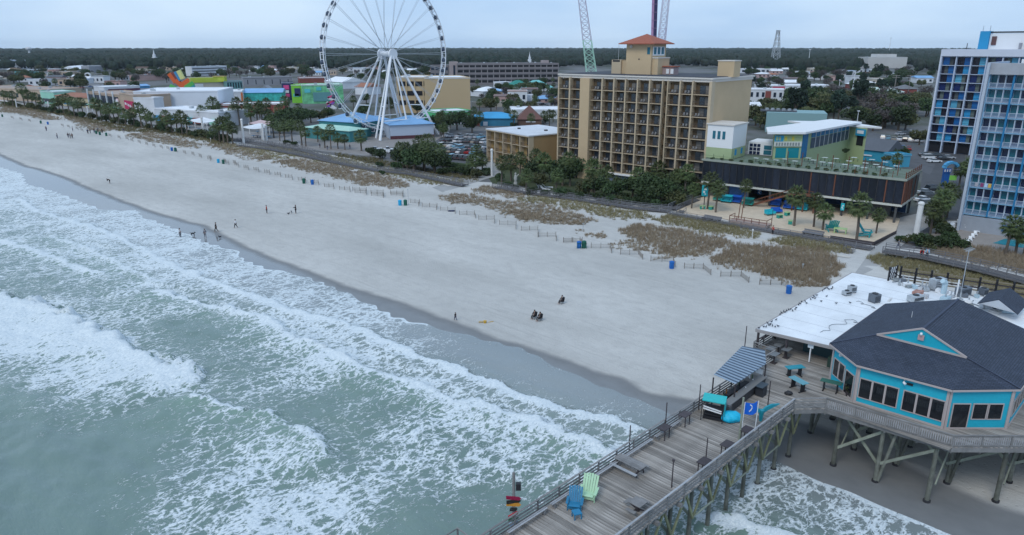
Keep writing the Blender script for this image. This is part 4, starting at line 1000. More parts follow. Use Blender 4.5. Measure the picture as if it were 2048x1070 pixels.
patch('walkway',[(885,385),(1000,350),(1010,330),(960,318),(940,330),(960,345),(865,375)],conc,.06)
patch('wheel_plaza',[(600,296),(760,312),(770,296),(900,300),(900,255),(760,240),(600,255)],M('plaza_paving',(.24,.22,.21),.8,ns=.4,na=.2),.045)
patch('parking_lot',[(770,312),(960,335),(985,320),(980,262),(900,262),(860,290),(770,296)],asph,.055)
patch('parking_lot',[(1740,262),(1855,300),(1870,330),(1860,350),(1760,310),(1730,280)],asph,.05)
patch('parking_lot',[(1000,196),(1120,214),(1120,186),(1000,180)],asph,.04);patch('parking_lot',[(60,168),(300,182),(300,172),(60,160)],M('faded_asphalt',(.17,.17,.18),.9,ns=.1,na=.2),.04)
patch('swimming_pool',[(1985,487),(2048,497),(2090,500),(2080,486),(2010,478)],M('pool_water',(.02,.25,.30),.08),.10,0)
# ---- boardwalks
bwm=M('boardwalk_planks',(.12,.115,.12),.85,ns=2,na=.3);bwr=M('boardwalk_rail',(.17,.17,.185),.8,ns=2,na=.25)
bpost=MB().box((0,0,.55),(.12,.12,1.3)).mesh('rail_post',bwr)
def boardwalk(label,px,wd,z=.55,rails=(1,1),step=2.6,name='boardwalk',dark=None):
 pts=[G(u,v,z)for u,v in px];root=thing(name,label,'boardwalk',(pts[0].x,pts[0].y,0));o0=Vector((pts[0].x,pts[0].y,0))
 edges=[[],[]]
 for i,p in enumerate(pts):
  d=(pts[min(i+1,len(pts)-1)]-pts[max(i-1,0)]).normalized();nn=Vector((-d.y,d.x,0))
  edges[0].append(p-nn*wd/2-o0);edges[1].append(p+nn*wd/2-o0)
 b=MB();db=MB();dz=Vector((0,0,.06))
 for i in range(len(pts)-1):
  l0,l1,r0,r1=edges[0][i],edges[0][i+1],edges[1][i],edges[1][i+1];n_=max(1,int((l1-l0).length/.45))
  for j in range(n_):
   a,c=j/n_,(j+.9)/n_;jz=Vector((0,0,rnd.uniform(-.01,.01)))
   db.slab([l0 .lerp(l1,a)+jz,r0 .lerp(r1,a)+jz,r0 .lerp(r1,c)+jz,l0 .lerp(l1,c)+jz][::-1],.05)
  for e_ in((l0,l1),(r0,r1)):b.beam(e_[0]-dz*2,e_[1]-dz*2,.1,.22)
 o=db.build('deck_boards',dark or bwm,root);o['kind']='stuff';b.build('joist',bwm,root)
 for s_ in(0,1):
  for i in range(len(pts)-1):
   a,c=edges[s_][i],edges[s_][i+1];ln=(c-a).length;n_=max(1,round(ln/step))
   for j in range(n_+(1 if i==len(pts)-2 else 0)):
    q=a.lerp(c,j/n_);inst('rail_post' if rails[s_]else 'deck_post',bpost,root,(q.x,q.y,q.z-.1 if rails[s_]else q.z-1.0),rz=atan2((c-a).y,(c-a).x))
   if rails[s_]:
    for hz,w_,h_ in((1.1,.16,.05),(.75,.04,.12),(.4,.04,.12)):MB().beam(a+Vector((0,0,hz)),c+Vector((0,0,hz)),w_,h_).build('rail',bwr,root)
 return root
boardwalk('dark timber boardwalk curving from the promenade steps to the concrete walkway, right of the wheel',[(478,290),(540,298),(600,309),(650,320),(700,330),(760,341),(820,347),(870,358),(930,370)],2.4)
boardwalk('upper dark timber boardwalk on the town side meeting the lower one below the wheel',[(480,279),(540,288),(600,298),(640,310),(655,318)],2.2)
boardwalk('grey timber boardwalk in front of the tan hotel garden',[(990,373),(1050,384),(1120,393),(1200,404),(1280,416),(1342,421)],2.2)
boardwalk('short timber ramp rising inland at the left end of the sandy court',[(1345,418),(1368,408),(1392,398)],2.2)
boardwalk('grey timber boardwalk along the front of the sandy court',[(1340,426),(1440,444),(1560,464),(1660,481),(1745,496)],2.4,.4,(1,0))
boardwalk('wide raised timber boardwalk at the right edge behind the white flat roof',[(1768,500),(1850,512),(1950,534),(2060,562)],3.2,1.2)
boardwalk('grey lower service walk left of the white columns and palms',[(455,277),(500,283),(545,291)],5.0,.3,(1,0))
for px,lb in(([(1405,441),(1440,447)],'left timber bench block beside the court boardwalk'),([(1605,470),(1645,477)],'right timber bench block beside the court boardwalk')):
 a,c=G(*px[0]),G(*px[1]);t_=thing('boardwalk_bench',lb,'bench',(a+c)/2,atan2((c-a).y,(c-a).x));l_=(c-a).length
 for y in(-.5,0,.5):MB().box((0,y,.9),(l_,.42,.07)).build('seat_board',bwr,t_)
 for x in(-l_/2+.2,0,l_/2-.2):MB().box((x,0,.45),(.12,1.3,.85)).build('leg',bwm,t_)
 MB().box((0,.75,1.15),(l_,.06,.35)).build('backrest',bwr,t_)
for u,v,lb in((1700,503,'steps'),(1365,425,'steps')):
 p=G(u,v);t_=thing('boardwalk_steps','short timber steps from the %s down to the sand'%('right end of the court boardwalk' if u>1500 else 'hotel boardwalk corner'),'steps',p,-.75)
 for i in range(4):MB().box((0,-i*.35-.1,.5-i*.14),(1.6,.33,.06)).build('tread',bwm,t_)
 for x in(-.85,.85):MB().beam((x,.1,1.35),(x,-1.4,.8),.08,.08).build('handrail',bwr,t_);MB().box((x,-1.4,.4),(.1,.1,.9)).build('post',bwr,t_);MB().box((x,.1,.7),(.1,.1,1.3)).build('post',bwr,t_)
cw=thing('court_wall','low timber retaining wall around the corner of the sandy court','wall',G(1747,490));pts=[G(*q)for q in((1660,478),(1747,491),(1792,468))]
for a,c in zip(pts,pts[1:]):
 for j in range(3):MB().beam(a-cw.location+Vector((0,0,.12+j*.26)),c-cw.location+Vector((0,0,.12+j*.26)),.12,.24).build('wall_board',darkw,cw)
 # ---- sand fences
fpm=M('fence_post',(.20,.18,.16),.85);fsm=M('fence_slat',(.30,.28,.26),.85)
Z5=lambda x,y:(700+x/3.566,260+y/3.566);Z6=lambda x,y:(1100+x/3.103,380+y/3.103);Z8=lambda x,y:(400+x/4.096,220+y/4.096);Z7=lambda x,y:(x/4.096,180+y/4.096)
FN=[[Z5(20,432),Z5(118,436),Z5(115,455)],[Z5(150,455),Z5(238,452),Z5(240,475)],[Z5(290,458),Z5(380,456),Z5(378,478)],[Z5(430,520),Z5(498,522),Z5(490,545)],[Z5(515,548),Z5(622,552),Z5(617,570)],[Z5(645,575),Z5(750,580),Z5(750,598)],
[Z5(780,606),Z5(888,606),Z5(895,630)],[Z5(918,640),Z5(1030,640),Z5(1030,668)],[Z5(1066,676),Z5(1185,680),Z5(1183,710)],[Z5(1222,718),Z5(1340,716),Z5(1340,766)],[Z5(1345,762),Z5(1468,762),Z5(1472,792)],[Z5(1523,802),Z5(1640,800),Z5(1650,815)],
[Z6(83,326),Z6(200,324)],[Z6(255,360),Z6(375,362),Z6(382,392)],[Z6(437,400),Z6(550,400),Z6(575,432)],[Z6(625,442),Z6(765,448),Z6(775,478)],[Z6(833,487),Z6(950,490),Z6(997,527)],[Z6(1058,538),Z6(1185,538),Z6(1233,576)],[Z6(1300,588),Z6(1435,590),Z6(1475,606)]]
for x,y,L_0 in((85,402,22),(235,438,25),(315,455,30),(395,478,34),(480,495,38),(570,515,40),(660,535,45),(755,556,55),(865,578,60),(970,600,65),(1095,632,75),(1228,656,85),(1360,682,90),(1500,704,95),(1660,702,95)):
 FN.append([Z8(x-L_0,y-2),Z8(x,y),Z8(x+3,y+16)])
for x,y in((910,378),(985,394),(1050,405),(1090,418),(1150,432),(1210,448),(1270,463),(1330,473),(1385,485),(1450,503),(1520,518),(1590,532),(1650,548),(1730,562),(1850,590),(1930,602),(520,296),(570,305),(640,322),(680,334),(250,255),(180,243),(110,232)):FN.append([Z7(x-18,y-4),Z7(x,y),Z7(x+2,y+8)])
FN.sort(key=lambda q:q[0][0])
for i,q in enumerate(FN):
 w_=[G(*z_)for z_ in q];near=w_[0].y<240
 lm=('far' if q[0][0]<230 else 'before the large white building' if q[0][0]<480 else 'below the big wheel' if q[0][0]<900 else 'before the tan hotel' if q[0][0]<1240 else 'before the sandy court')
 t_=thing('sand_fence',None,'sand fence',w_[0],0,'zigzag sand fences along the dune foot');t_['lm']=lm;t_['u']=q[0][0]
 pst=[w_[0],(w_[0]+w_[1])/2,w_[1]]+w_[2:]
 for p in pst:MB().box((p.x-w_[0].x,p.y-w_[0].y,.55),(.09,.09,1.15)).build('post',fpm,t_)
 b=MB()
 for a,c in zip(w_,w_[1:]):
  n_=int((c-a).length/(.16 if near else.34))
  for j in range(n_):p=a.lerp(c,(j+.5)/n_)-w_[0];b.box((p.x,p.y,.5),(.035,.035,.85))
  for z in(.3,.75):b.beam(a-w_[0]+Vector((0,0,z)),c-w_[0]+Vector((0,0,z)),.015,.02)
 o=b.build('slats',fsm,t_);o['kind']='stuff'
for lm in set(o['lm']for o in COL.objects if 'lm' in o):
 q=[o for o in COL.objects if o.get('lm')==lm];ordinal_labels(q,'sand fence','at the dune foot '+('at the far left' if lm=='far' else lm))
 for o in q:del o['lm'];del o['u']
 # ---- bins
def binmesh(mt,nm):
 return MB().tube((0,0,0),(0,0,.95),.33,.37,12).tube((0,0,.95),(0,0,1.02),.39,.39,12).tube((0,0,.3),(0,0,.34),.37,.37,12)
bb_=M('blue_plastic',(.01,.12,.42),.45);gb_=M('dark_green_plastic',(.01,.10,.07),.5);cb_=M('cyan_plastic',(.02,.35,.6),.5)
BN=[(1577,587,'b','blue bin nearest the pier restaurant, at the end of the sand fences'),(1343,537,'b','blue bin standing in front of the sand fence below the dense dune grass'),(1158,496,'b','blue bin in the pair inside a low rack by the dune foot'),(1168,496,'g','green bin in the pair inside a low rack by the dune foot'),
(800,411,'c','pale blue bin beside a green one below the concrete walkway'),(811,411,'g','green bin beside a pale blue one below the concrete walkway'),(608,367,'g','green bin left of a blue one on the open sand below the wheel'),(625,369,'b','blue bin right of a green one on the open sand below the wheel'),
(437,326,'c','pale blue bin of the pair below the row of palms'),(447,328,'g','dark green bin of the pair below the row of palms'),(344,302,'b','blue bin of the pair seaward of the large white building'),(351,303,'g','green bin of the pair seaward of the large white building'),
(82,247,'g','left dark bin of the far pair near the left edge'),(96,249,'b','right blue bin of the far pair near the left edge'),(193,268,'g','leftmost dark bin among the distant group of people'),(200,270,'g','middle dark bin among the distant group of people'),(213,272,'g','rightmost dark bin among the distant group of people'),(5,234,'g','dark bin at the very left edge of the beach')]
bm_={k:binmesh(0,0)for k in 'bgc'}
me_={'b':bm_['b'].mesh('bin',bb_),'g':bm_['g'].mesh('bin',gb_),'c':bm_['c'].mesh('bin',cb_)}
dome=MB().blob((0,0,1.02),(.36,.36,.22),12,6).mesh('bin_lid',gb_);lidm={'b':MB().blob((0,0,1.02),(.36,.36,.14),12,6).mesh('bin_lid',bb_),'g':dome,'c':MB().blob((0,0,1.02),(.36,.36,.14),12,6).mesh('bin_lid',cb_)}
for u,v,c_,lb in BN:
 p=G(u,v);t_=thing('beach_bin',lb,'bin',p,0,'bins along the beach');t_.scale=(1.25,)*3;inst('bin_body',me_[c_],t_);inst('lid',lidm[c_],t_)
t_=thing('bin_rack','low dark green rack around the blue and green bins at the dune foot','rack',G(1163,496));
for x in(-.95,0,.95):MB().box((x,-.5,.55),(.06,.06,1.1)).build('post',gb_,t_)
for z in(.35,1.05):MB().box((0,-.5,z),(2.0,.04,.08)).build('rail',gb_,t_)
# ---- thin marker poles on the dunes
for i,(u,v,vt,lb)in enumerate([(817,411,378,'thin pole beside the green bin below the walkway'),(855,373,367,'tiny white post on the walkway mouth'),(1166,462,446,'thin post on the dune before the hotel boardwalk'),(1504,478,458,'thin light pole beside the court boardwalk'),(1605,540,527,'small post in the dense dune grass'),(508,313,308,'small yellow marker in the left dunes'),(635,344,338,'white marker post in the brown grass'),(422,286,276,'white marker post by the path at the left')]):
 p=G(u,v);h_=AT(u,vt,p.y).z;o=MB().tube((0,0,0),(0,0,h_),.06,.05,6).box((0,0,h_-.15),(.3,.06,.3)).build('marker_post',[gal,whitep][i%2]);o.location=p;tag(o,lb,'post')
 # ================================================================== people
def skinmesh(name,J,E_,mt,sub=1):
 """J: {name: (x,y,z,r)}; E_: pairs"""
 ks=list(J);me=bpy.data.meshes.new(name);me.from_pydata([J[k_][:3]for k_ in ks],[(ks.index(a),ks.index(c))for a,c in E_],[])
 o=bpy.data.objects.new(name,me);COL.objects.link(o);md=o.modifiers.new('s','SKIN');sv=me.skin_vertices[0].data
 for i,k_ in enumerate(ks):
  r_=J[k_][3];sv[i].radius=(r_,r_*(J[k_][4]if len(J[k_])>4 else 1));sv[i].use_root=(i==0)
 md.use_smooth_shade=True;o.modifiers.new('u','SUBSURF').levels=sub
 dg=bpy.context.evaluated_depsgraph_get();m2=bpy.data.meshes.new_from_object(o.evaluated_get(dg));m2 .name=name
 bpy.data.objects.remove(o);m2 .materials.clear();m2 .materials.append(mt);return m2
def pose(kind):
 J=dict(pel=(0,0,.93,.13),chest=(0,0,1.25,.15),neck=(0,0,1.47,.06),head=(0,.01,1.6,.095),top=(0,0,1.70,.08),
 lsh=(-.18,0,1.4,.06),lel=(-.24,-.02,1.13,.045),lwr=(-.25,.08,.9,.035),lha=(-.25,.1,.82,.04),rsh=(.18,0,1.4,.06),rel=(.24,-.02,1.13,.045),rwr=(.25,.08,.9,.035),rha=(.25,.1,.82,.04),
 lhip=(-.1,0,.88,.10),lkn=(-.11,.02,.49,.065),lan=(-.11,-.02,.09,.045),lfo=(-.12,.14,.04,.045),rhip=(.1,0,.88,.10),rkn=(.11,.02,.49,.065),ran=(.11,-.02,.09,.045),rfo=(.12,.14,.04,.045))
 def mv(k_,x,y,z):q=J[k_];J[k_]=(x,y,z)+q[3:]
 if kind=='walk':
  mv('lkn',-.1,.2,.52);mv('lan',-.1,.22,.1);mv('lfo',-.1,.38,.06);mv('rkn',.1,-.06,.48);mv('ran',.1,-.34,.14);mv('rfo',.1,-.22,.04)
  mv('lel',-.24,-.1,1.15);mv('lwr',-.25,-.12,.93);mv('lha',-.25,-.12,.85);mv('rel',.24,.06,1.14);mv('rwr',.23,.26,1.02);mv('rha',.22,.33,1.0)
 if kind=='bend':
  mv('chest',0,.28,1.12);mv('neck',0,.44,1.2);mv('head',0,.55,1.2);mv('top',0,.63,1.22);mv('lsh',-.18,.38,1.16);mv('rsh',.18,.38,1.16)
  mv('lel',-.22,.46,.9);mv('lwr',-.2,.55,.68);mv('lha',-.2,.58,.6);mv('rel',.22,.46,.9);mv('rwr',.2,.55,.68);mv('rha',.2,.58,.6)
 if kind=='point':
  mv('lel',-.34,.14,1.3);mv('lwr',-.42,.36,1.28);mv('lha',-.45,.44,1.28)
 if kind=='sit':
  dz=-.47
  for k_ in J:
   q=J[k_];J[k_]=(q[0],q[1],q[2]+dz)+q[3:]
  mv('lkn',-.13,.42,.5);mv('lan',-.14,.5,.1);mv('lfo',-.14,.66,.05);mv('rkn',.13,.42,.5);mv('ran',.14,.5,.1);mv('rfo',.14,.66,.05)
  for s_,sx in(('l',-1),('r',1)):mv(s_+'el',.23*sx,.1,.68);mv(s_+'wr',.18*sx,.32,.62);mv(s_+'ha',.14*sx,.38,.62)
 return J
ED=[('pel','chest'),('chest','neck'),('neck','head'),('head','top'),('chest','lsh'),('lsh','lel'),('lel','lwr'),('lwr','lha'),('chest','rsh'),('rsh','rel'),('rel','rwr'),('rwr','rha'),
('pel','lhip'),('lhip','lkn'),('lkn','lan'),('lan','lfo'),('pel','rhip'),('rhip','rkn'),('rkn','ran'),('ran','rfo')]
skin_m=M('skin',(.45,.27,.2),.6);hair_m=M('dark_hair',(.03,.02,.015),.7)
PM={}
for kd in('stand','walk','bend','point','sit'):
 J=pose(kd);PM[kd,'body']=skinmesh('body',J,ED,skin_m)
 def grow(keys,g):return{k_:(J[k_][0],J[k_][1],J[k_][2],J[k_][3]+g)for k_ in keys}
 kj=['pel','chest','lsh','lel','lwr','rsh','rel','rwr'];PM[kd,'jacket']=skinmesh('jacket',grow(kj,.035),[e_ for e_ in ED if e_[0]in kj and e_[1]in kj],skin_m)
 kt=['pel','lhip','lkn','lan','rhip','rkn','ran'];PM[kd,'trousers']=skinmesh('trousers',grow(kt,.02),[e_ for e_ in ED if e_[0]in kt and e_[1]in kt],skin_m)
 h_=J['top'];b=MB().blob((h_[0],h_[1]-.02,h_[2]-.02),(.115,.125,.10),9,6);PM[kd,'hair']=b.mesh('hair',hair_m)
 hd=J['head'];fw=(hd[0],hd[1]+.10,hd[2]+.02)
 b=MB().blob((fw[0],fw[1]+.015,fw[2]-.01),(.014,.02,.022),5,4).blob((fw[0]-.035,fw[1]-.005,fw[2]+.025),(.014,.01,.01),5,4).blob((fw[0]+.035,fw[1]-.005,fw[2]+.025),(.014,.01,.01),5,4).box((fw[0],fw[1]-.006,fw[2]-.055),(.05,.012,.01))
 PM[kd,'face']=b.mesh('face',M('face_tone',(.3,.15,.11),.6))
def cl(nm,c_):return M(nm,c_,.8,ns=8,na=.15)
CLO=dict(black=cl('black_cloth',(.018,.018,.022)),red=cl('red_cloth',(.38,.02,.02)),white=cl('white_cloth',(.7,.7,.72)),navy=cl('navy_cloth',(.02,.03,.08)),grey=cl('grey_cloth',(.16,.16,.18)),jeans=cl('denim',(.05,.08,.16)),blue=cl('light_blue_cloth',(.25,.45,.65)),tan=cl('tan_cloth',(.35,.27,.18)))
def person(u,v,kd,top,bot,label,rz=0.0,sc=1.0,z=0.0,group='people on the beach'):
 p=G(u,v,z);p.z=z+(float(ground_z(np.array(p.x),np.array(p.y)))if z==0 else 0)
 t_=thing('person',label,'person',p,rz,group);t_.scale=(sc,)*3
 inst('body',PM[kd,'body'],t_);inst('face',PM[kd,'face'],t_)
 for k_,c_ in(('jacket',top),('trousers',bot)):
  me=PM[kd,k_];key=(kd,k_,c_)
  if key not in PM:PM[key]=me.copy();PM[key].materials.clear();PM[key].materials.append(CLO[c_])
  inst(k_,PM[key],t_)
 inst('hair',PM[kd,'hair'],t_);return t_
S12=1.12
person(220,367,'bend','black','black','lone person in black bending forward on the left of the beach',2.2,1.15)
person(361,474,'stand','white','grey','person in a pale top wading at the foam edge',1.2,S12)
person(411,476,'walk','grey','grey','person in grey standing on the wet mirror sand',.5,S12)
person(433,464,'walk','black','black','person in black walking on damp sand nearest the water group',1.8,1.2)
person(472,456,'walk','white','black','person in white top and black trousers striding up the sand',1.5,S12)
person(534,427,'stand','red','black','person in a red top facing the other across the open sand',-1.4,1.15)
person(592,427,'point','black','black','tall person in black on the open sand with seagulls at the feet',1.6,1.2)
person(911,641,'walk','black','navy','small child in dark clothes walking near the wet sand',.8,.72)
def camp(u,v,label,rz,lbc):
 p=G(u,v);t_=thing('folding_chair',lbc,'chair',p,rz,'low black beach chairs')
 for s_ in(-.27,.27):
  MB().beam((s_,-.25,0),(s_,.3,.42),.04,.04).build('leg',black,t_);MB().beam((s_,.3,0),(s_,-.25,.42),.04,.04).build('leg',black,t_);MB().box((s_,.03,.6),(.06,.5,.03)).build('armrest',black,t_)
 MB().box((0,.02,.38),(.52,.5,.03)).build('seat',CLO['black'],t_);MB().box((0,-.28,.72),(.54,.03,.62),rx=.2).build('backrest',CLO['black'],t_)
 person(u,v,'sit','black','black',label,rz,1.05)
camp(1069,637,'person in black seated in the left of two beach chairs facing the sea',2.3,'left of two side by side low black beach chairs')
camp(1080,641,'person in black seated in the right of two beach chairs facing the sea',2.2,'right of two side by side low black beach chairs')
camp(1124,607,'lone person in black hunched in a beach chair behind the seated pair',2.0,'single low black beach chair behind the pair')
far_people=[(93,262,'stand','navy','navy'),(115,277,'stand','grey','jeans'),(137,276,'walk','black','navy'),(141,277,'stand','navy','black'),(145,277,'stand','black','black'),(146,263,'stand','grey','navy'),(176,268,'walk','navy','black'),(181,267,'stand','black','grey'),(189,266,'stand','black','jeans'),(196,264,'walk','grey','black'),(205,266,'stand','black','black'),(248,266,'walk','navy','grey')]
FL=['lone far figure on the beach seaward of the distant bins','far figure in grey left of the tight trio','left one of the tight trio of far dark figures','middle one of the tight trio of far dark figures','right one of the tight trio of far dark figures','far figure above the tight trio','far dark figure at the left end of the group by the bins','second figure from the left in the group by the far bins','far figure right beside the leftmost far bin','far walker above the middle far bin','far dark figure above the rightmost far bin','far walker on the sandy path right of the far bins']
for i,(u,v,kd,a,c)in enumerate(far_people):person(u,v,kd,a,c,FL[i],i*1.7,1.3)
person(1545,469,'stand','red','black','person in a red jacket on the boardwalk before the sandy court',2,1.1,.45,'people on the boardwalks')
person(1843,514,'bend','red','navy','person in a red coat leaning on the right boardwalk rail',2.5,1.15,1.25,'people on the boardwalks')
person(1853,516,'stand','blue','navy','person in pale blue beside the red coat on the right boardwalk',2.5,1.1,1.25,'people on the boardwalks')
for u,v,a,c,lb in((1796,497,'grey','navy','person in grey at the left end of the right boardwalk'),(640,296,'navy','black','left dark figure strolling below the wheel'),(655,300,'black','jeans','middle figure strolling below the wheel'),(700,298,'grey','navy','right figure strolling below the wheel'),(430,272,'navy','navy','left figure at the white shelter columns'),(436,273,'black','navy','right figure at the white shelter columns')):
 person(u,v,'walk',a,c,lb,rnd.uniform(0,6),1.1,.08 if u<1700 else.06,'people on the boardwalks')
b=MB().blob((0,0,.42),(.33,.11,.14),9,6).blob((.38,0,.58),(.12,.07,.08),8,5).blob((.5,0,.55),(.08,.04,.045),6,4).beam((.26,0,.46),(.36,0,.58),.09,.1).beam((-.3,0,.48),(-.5,0,.62),.04,.04)
for x,y in((.22,-.06),(.22,.06)):b.beam((x,y,.36),(x+.02,y,0),.05,.05)
for x,y in((-.22,-.06),(-.22,.06)):b.beam((x,y,.38),(x-.06,y,.17),.07,.07);b.beam((x-.06,y,.17),(x-.02,y,0),.04,.045)
for y in(-.05,.05):b.beam((.36,y,.63),(.34,y*1.3,.7),.03,.03)
o=b.build('dog',CLO['black'],smooth=True);o.location=G(386,471);o.location.z=-.02;tag(o,'black dog at the edge of the foam beside the wading person','dog');o.scale=(1.2,)*3
gl_=MB().blob((0,0,.22),(.24,.11,.12),8,5).blob((.2,0,.38),(.07,.06,.06),7,4).add([(.25,0,.39),(.25,.02,.36),(.25,-.02,.36),(.33,0,.36)],[(0,1,3),(0,3,2),(1,2,3)]).add([(-.15,-.07,.24),(-.15,.07,.24),(-.42,0,.2),(-.15,0,.19)],[(0,2,1),(0,3,2),(1,2,3)])
for y in(-.04,.04):gl_.box((0,y,.06),(.02,.02,.13))
gm_=gl_.mesh('gull',M('gull_dark',(.05,.05,.06),.7))
for i,(u,v,lb)in enumerate(((577,429,'left gull standing on the sand between the two standing people'),(583,426,'right gull standing on the sand beside the tall person in black'),(440,476,'small gull on the wet sand near the waders'))):
 o=inst('gull',gm_,None,G(u,v),rz=i*2.0,scale=(1.4,)*3);tag(o,lb,'bird')
yl=M('yellow_plastic',(.55,.32,.03),.5)
t_=thing('beach_toys','little pile of yellow beach toys near the waterline','toys',G(970,646));MB().tube((0,0,0),(0,0,.35),.2,.26,9).build('bucket',yl,t_);MB().beam((.5,.2,.06),(1.2,.5,.06),.08,.06).build('spade',yl,t_);MB().box((-.6,.2,.1),(.6,.4,.12)).build('tray',M('tan_tray',(.4,.3,.15),.6),t_)
b=MB().blob((0,0,.12),(1.1,.4,.2),9,5,.2);o=b.build('dark_blanket',CLO['navy']);o.location=G(903,423);tag(o,'dark bundled blanket lying against a sand fence','blanket')
# ================================================================== hotels and the big wheel
def facade_x(u,o,d,v=200.0):
 """distance along the facade line o + x d (ground plan) of the ray through (u, v)"""
 a=(u-PCX)/FPX;b=-(v-PCY)/FPX;rx,ry=a,CP+b*SP
 det=d[0]*(-ry)-d[1]*(-rx)
 return((-o[0])*(-ry)-(-o[1])*(-rx))/det
tanw=M('tan_stucco',(.52,.39,.245),.8,ns=.25,na=.06);tanp=M('pale_tan_fin',(.50,.40,.28),.8,ns=.6,na=.08);cream=M('cream_cornice',(.62,.58,.54),.7)
brn=M('shaded_recess_brown',(.10,.068,.038),.8,ns=1,na=.15);dkr=M('dark_railing',(.03,.03,.035),.5);gls=M('balcony_glass',(.035,.045,.06),.12,spec=.8)  # brown balcony wall has the shade of the recessed bays put into its colour
def root_at(name,label,cat,o,d,z=0.0,group=None):
 return thing(name,label,cat,(o[0],o[1],z),atan2(d[1],d[0]),group)
def balcony_meshes(w,h,dp,slabm,wallm,railm,glassm,furn=None,railkind='bars',sl=.16):
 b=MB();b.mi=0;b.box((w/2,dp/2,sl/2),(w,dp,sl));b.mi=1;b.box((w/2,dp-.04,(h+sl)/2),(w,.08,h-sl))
 b.mi=2;b.box((w/2,.06,1.2),(w,.06,.07));b.box((w/2,.06,sl+.12),(w,.05,.05))
 if railkind=='bars':
  n=int(w/.28)
  for i in range(n):b.box(((i+.5)*w/n,.06,.7),(.035,.035,.95))
 else:
  b.mi=2
  for i in range(4):b.box((i*w/3 if i else.04,.06,.7),(.09,.09,1.0))
  b.mi=4
  for i in range(int(w/.16)):b.box(((i+.5)*.16,.07,.7),(.075,.03,.9))
 if furn:
  b.mi=4
  for x in furn:b.box((x,.7,.5),(.5,.45,.08));b.box((x,.95,.8),(.5,.06,.55));b.box((x-.2,.7,.33),(.05,.4,.25));b.box((x+.2,.7,.33),(.05,.4,.25))
 return b
gl_rnd=random.Random(11)
def glass_variants(w,h,dp,cols,frame,x0=.0,cover=1.0,sl=.22):
 out=[]
 for c_ in cols:
  b=MB();ww=w*cover;b.mi=0;n=c_.get('n',2);xs=x0*w
  b.mi=0;b.box((xs+ww/2,dp-.12,(h+sl)/2-.1),(ww,.05,h-sl-.45))
  for i in range(n):
   b.mi=1;cx=xs+(i+.5)*ww/n;b.mi=1+(i%len(c_['m']));b.box((cx,dp-.16,(h+sl)/2-.12),(ww/n-.14,.04,h-sl-.62))
  out.append((b,[frame]+c_['m']))
 return out
def flat0(p):return(p.x,p.y,0)
# ---------------- tan hotel
HO=G(1121,147,30.3);H2=G(1424,156,30.3);d_=(H2-HO);d_.z=0;HL=d_.length;d_=d_.normalized();HO=Vector((HO.x,HO.y,0))
hot=root_at('beach_hotel','tall tan balconied hotel with a red roofed tower on top','hotel',HO,d_)
nrm=Vector((-d_.y,d_.x,0));HD=25.0;ZT=30.3
MB().box((HL/2,HD/2+.8,(ZT-1)/2),(HL,HD-1.6,ZT-1)).build('wall',tanw,hot)
MB().box((HL-.2,HD/2,(ZT-1)/2),(.42,HD,ZT-1)).build('end_wall',tanw,hot)
MB().box((HL/2,HD/2,ZT-.75),(HL+.5,HD+.5,.7)).build('cornice',cream,hot)
MB().box((HL/2,HD/2,ZT-.2),(HL+1.2,HD+1.2,.35)).build('cornice_cap',cream,hot)
MB().box((HL/2,HD/2,ZT+.06),(HL-.4,HD-.4,.12)).build('flat_roof',M('dark_roof_felt',(.05,.055,.07),.9,ns=.3,na=.3),hot)
zu=lambda x:900+x/2.548
bx=[(zu(567),zu(617)),(zu(622),zu(676)),(zu(727),zu(783)),(zu(787),zu(843)),(zu(847),zu(902)),(zu(906),zu(963)),(zu(967),zu(1025)),(zu(1030),zu(1088)),(zu(1122),zu(1181)),(zu(1186),zu(1245)),(zu(1250),zu(1333))]
bx=[(facade_x(a,HO,d_,158),facade_x(c,HO,d_,158))for a,c in bx]
FL_=9;FH=2.87;Z0=2.95;edges_=sorted(set([0]+[a for a,c in bx]+[c for a,c in bx]+[HL]))
vrs={}
chairm=M('white_patio_chair',(.30,.30,.31),.6)
for bi,(a,c)in enumerate(bx):
 w_=c-a
 for f in range(FL_):
  key=(round(w_,1),gl_rnd.randint(0,2))
  if key not in vrs:
   fu=[None,(.8,1.6),(1.0,1.9)][key[1]]
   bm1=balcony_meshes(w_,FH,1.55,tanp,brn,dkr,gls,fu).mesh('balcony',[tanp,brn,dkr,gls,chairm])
   b=MB();b.mi=0;b.box((w_*.62,1.42,1.32),(w_*.68,.06,2.2));b.mi=1
   for i in range(2):b.mi=1+((i+key[1])%2);b.box((w_*(.45+i*.34),1.37,1.32),(w_*.31,.04,2.0))
   gm1=b.mesh('glass_door',[dkr,gls,M('drawn_curtain',(.16,.15,.14),.8)])
   vrs[key]=(bm1,gm1)
  z=Z0+f*FH
  if z+FH>ZT-.9:continue
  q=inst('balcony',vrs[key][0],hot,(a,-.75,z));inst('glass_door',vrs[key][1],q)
fins=[(bx[0][0]-.25,.4)]+[((bx[i][1]+bx[i+1][0])/2,bx[i+1][0]-bx[i][1]+.1)for i in(0,2,3,4,5,6)]+[((bx[8][1]+bx[9][0])/2,.4),((bx[9][1]+bx[10][0])/2,.4),(bx[10][1]+.35,.75)]
for x,w_ in fins:MB().box((x,.0,(Z0+ZT-1.0)/2),(max(w_,.32),1.9,ZT-1.0-Z0+.2)).build('fin_wall',tanp,hot)
x0,x1=bx[1][1]+.1,bx[2][0]-.1;MB().box(((x0+x1)/2,-.1,(ZT-1)/2),(x1-x0,2.6,ZT-1.1)).build('stair_tower',tanw,hot)
x0,x1=bx[7][1]+.1,bx[8][0]-.1
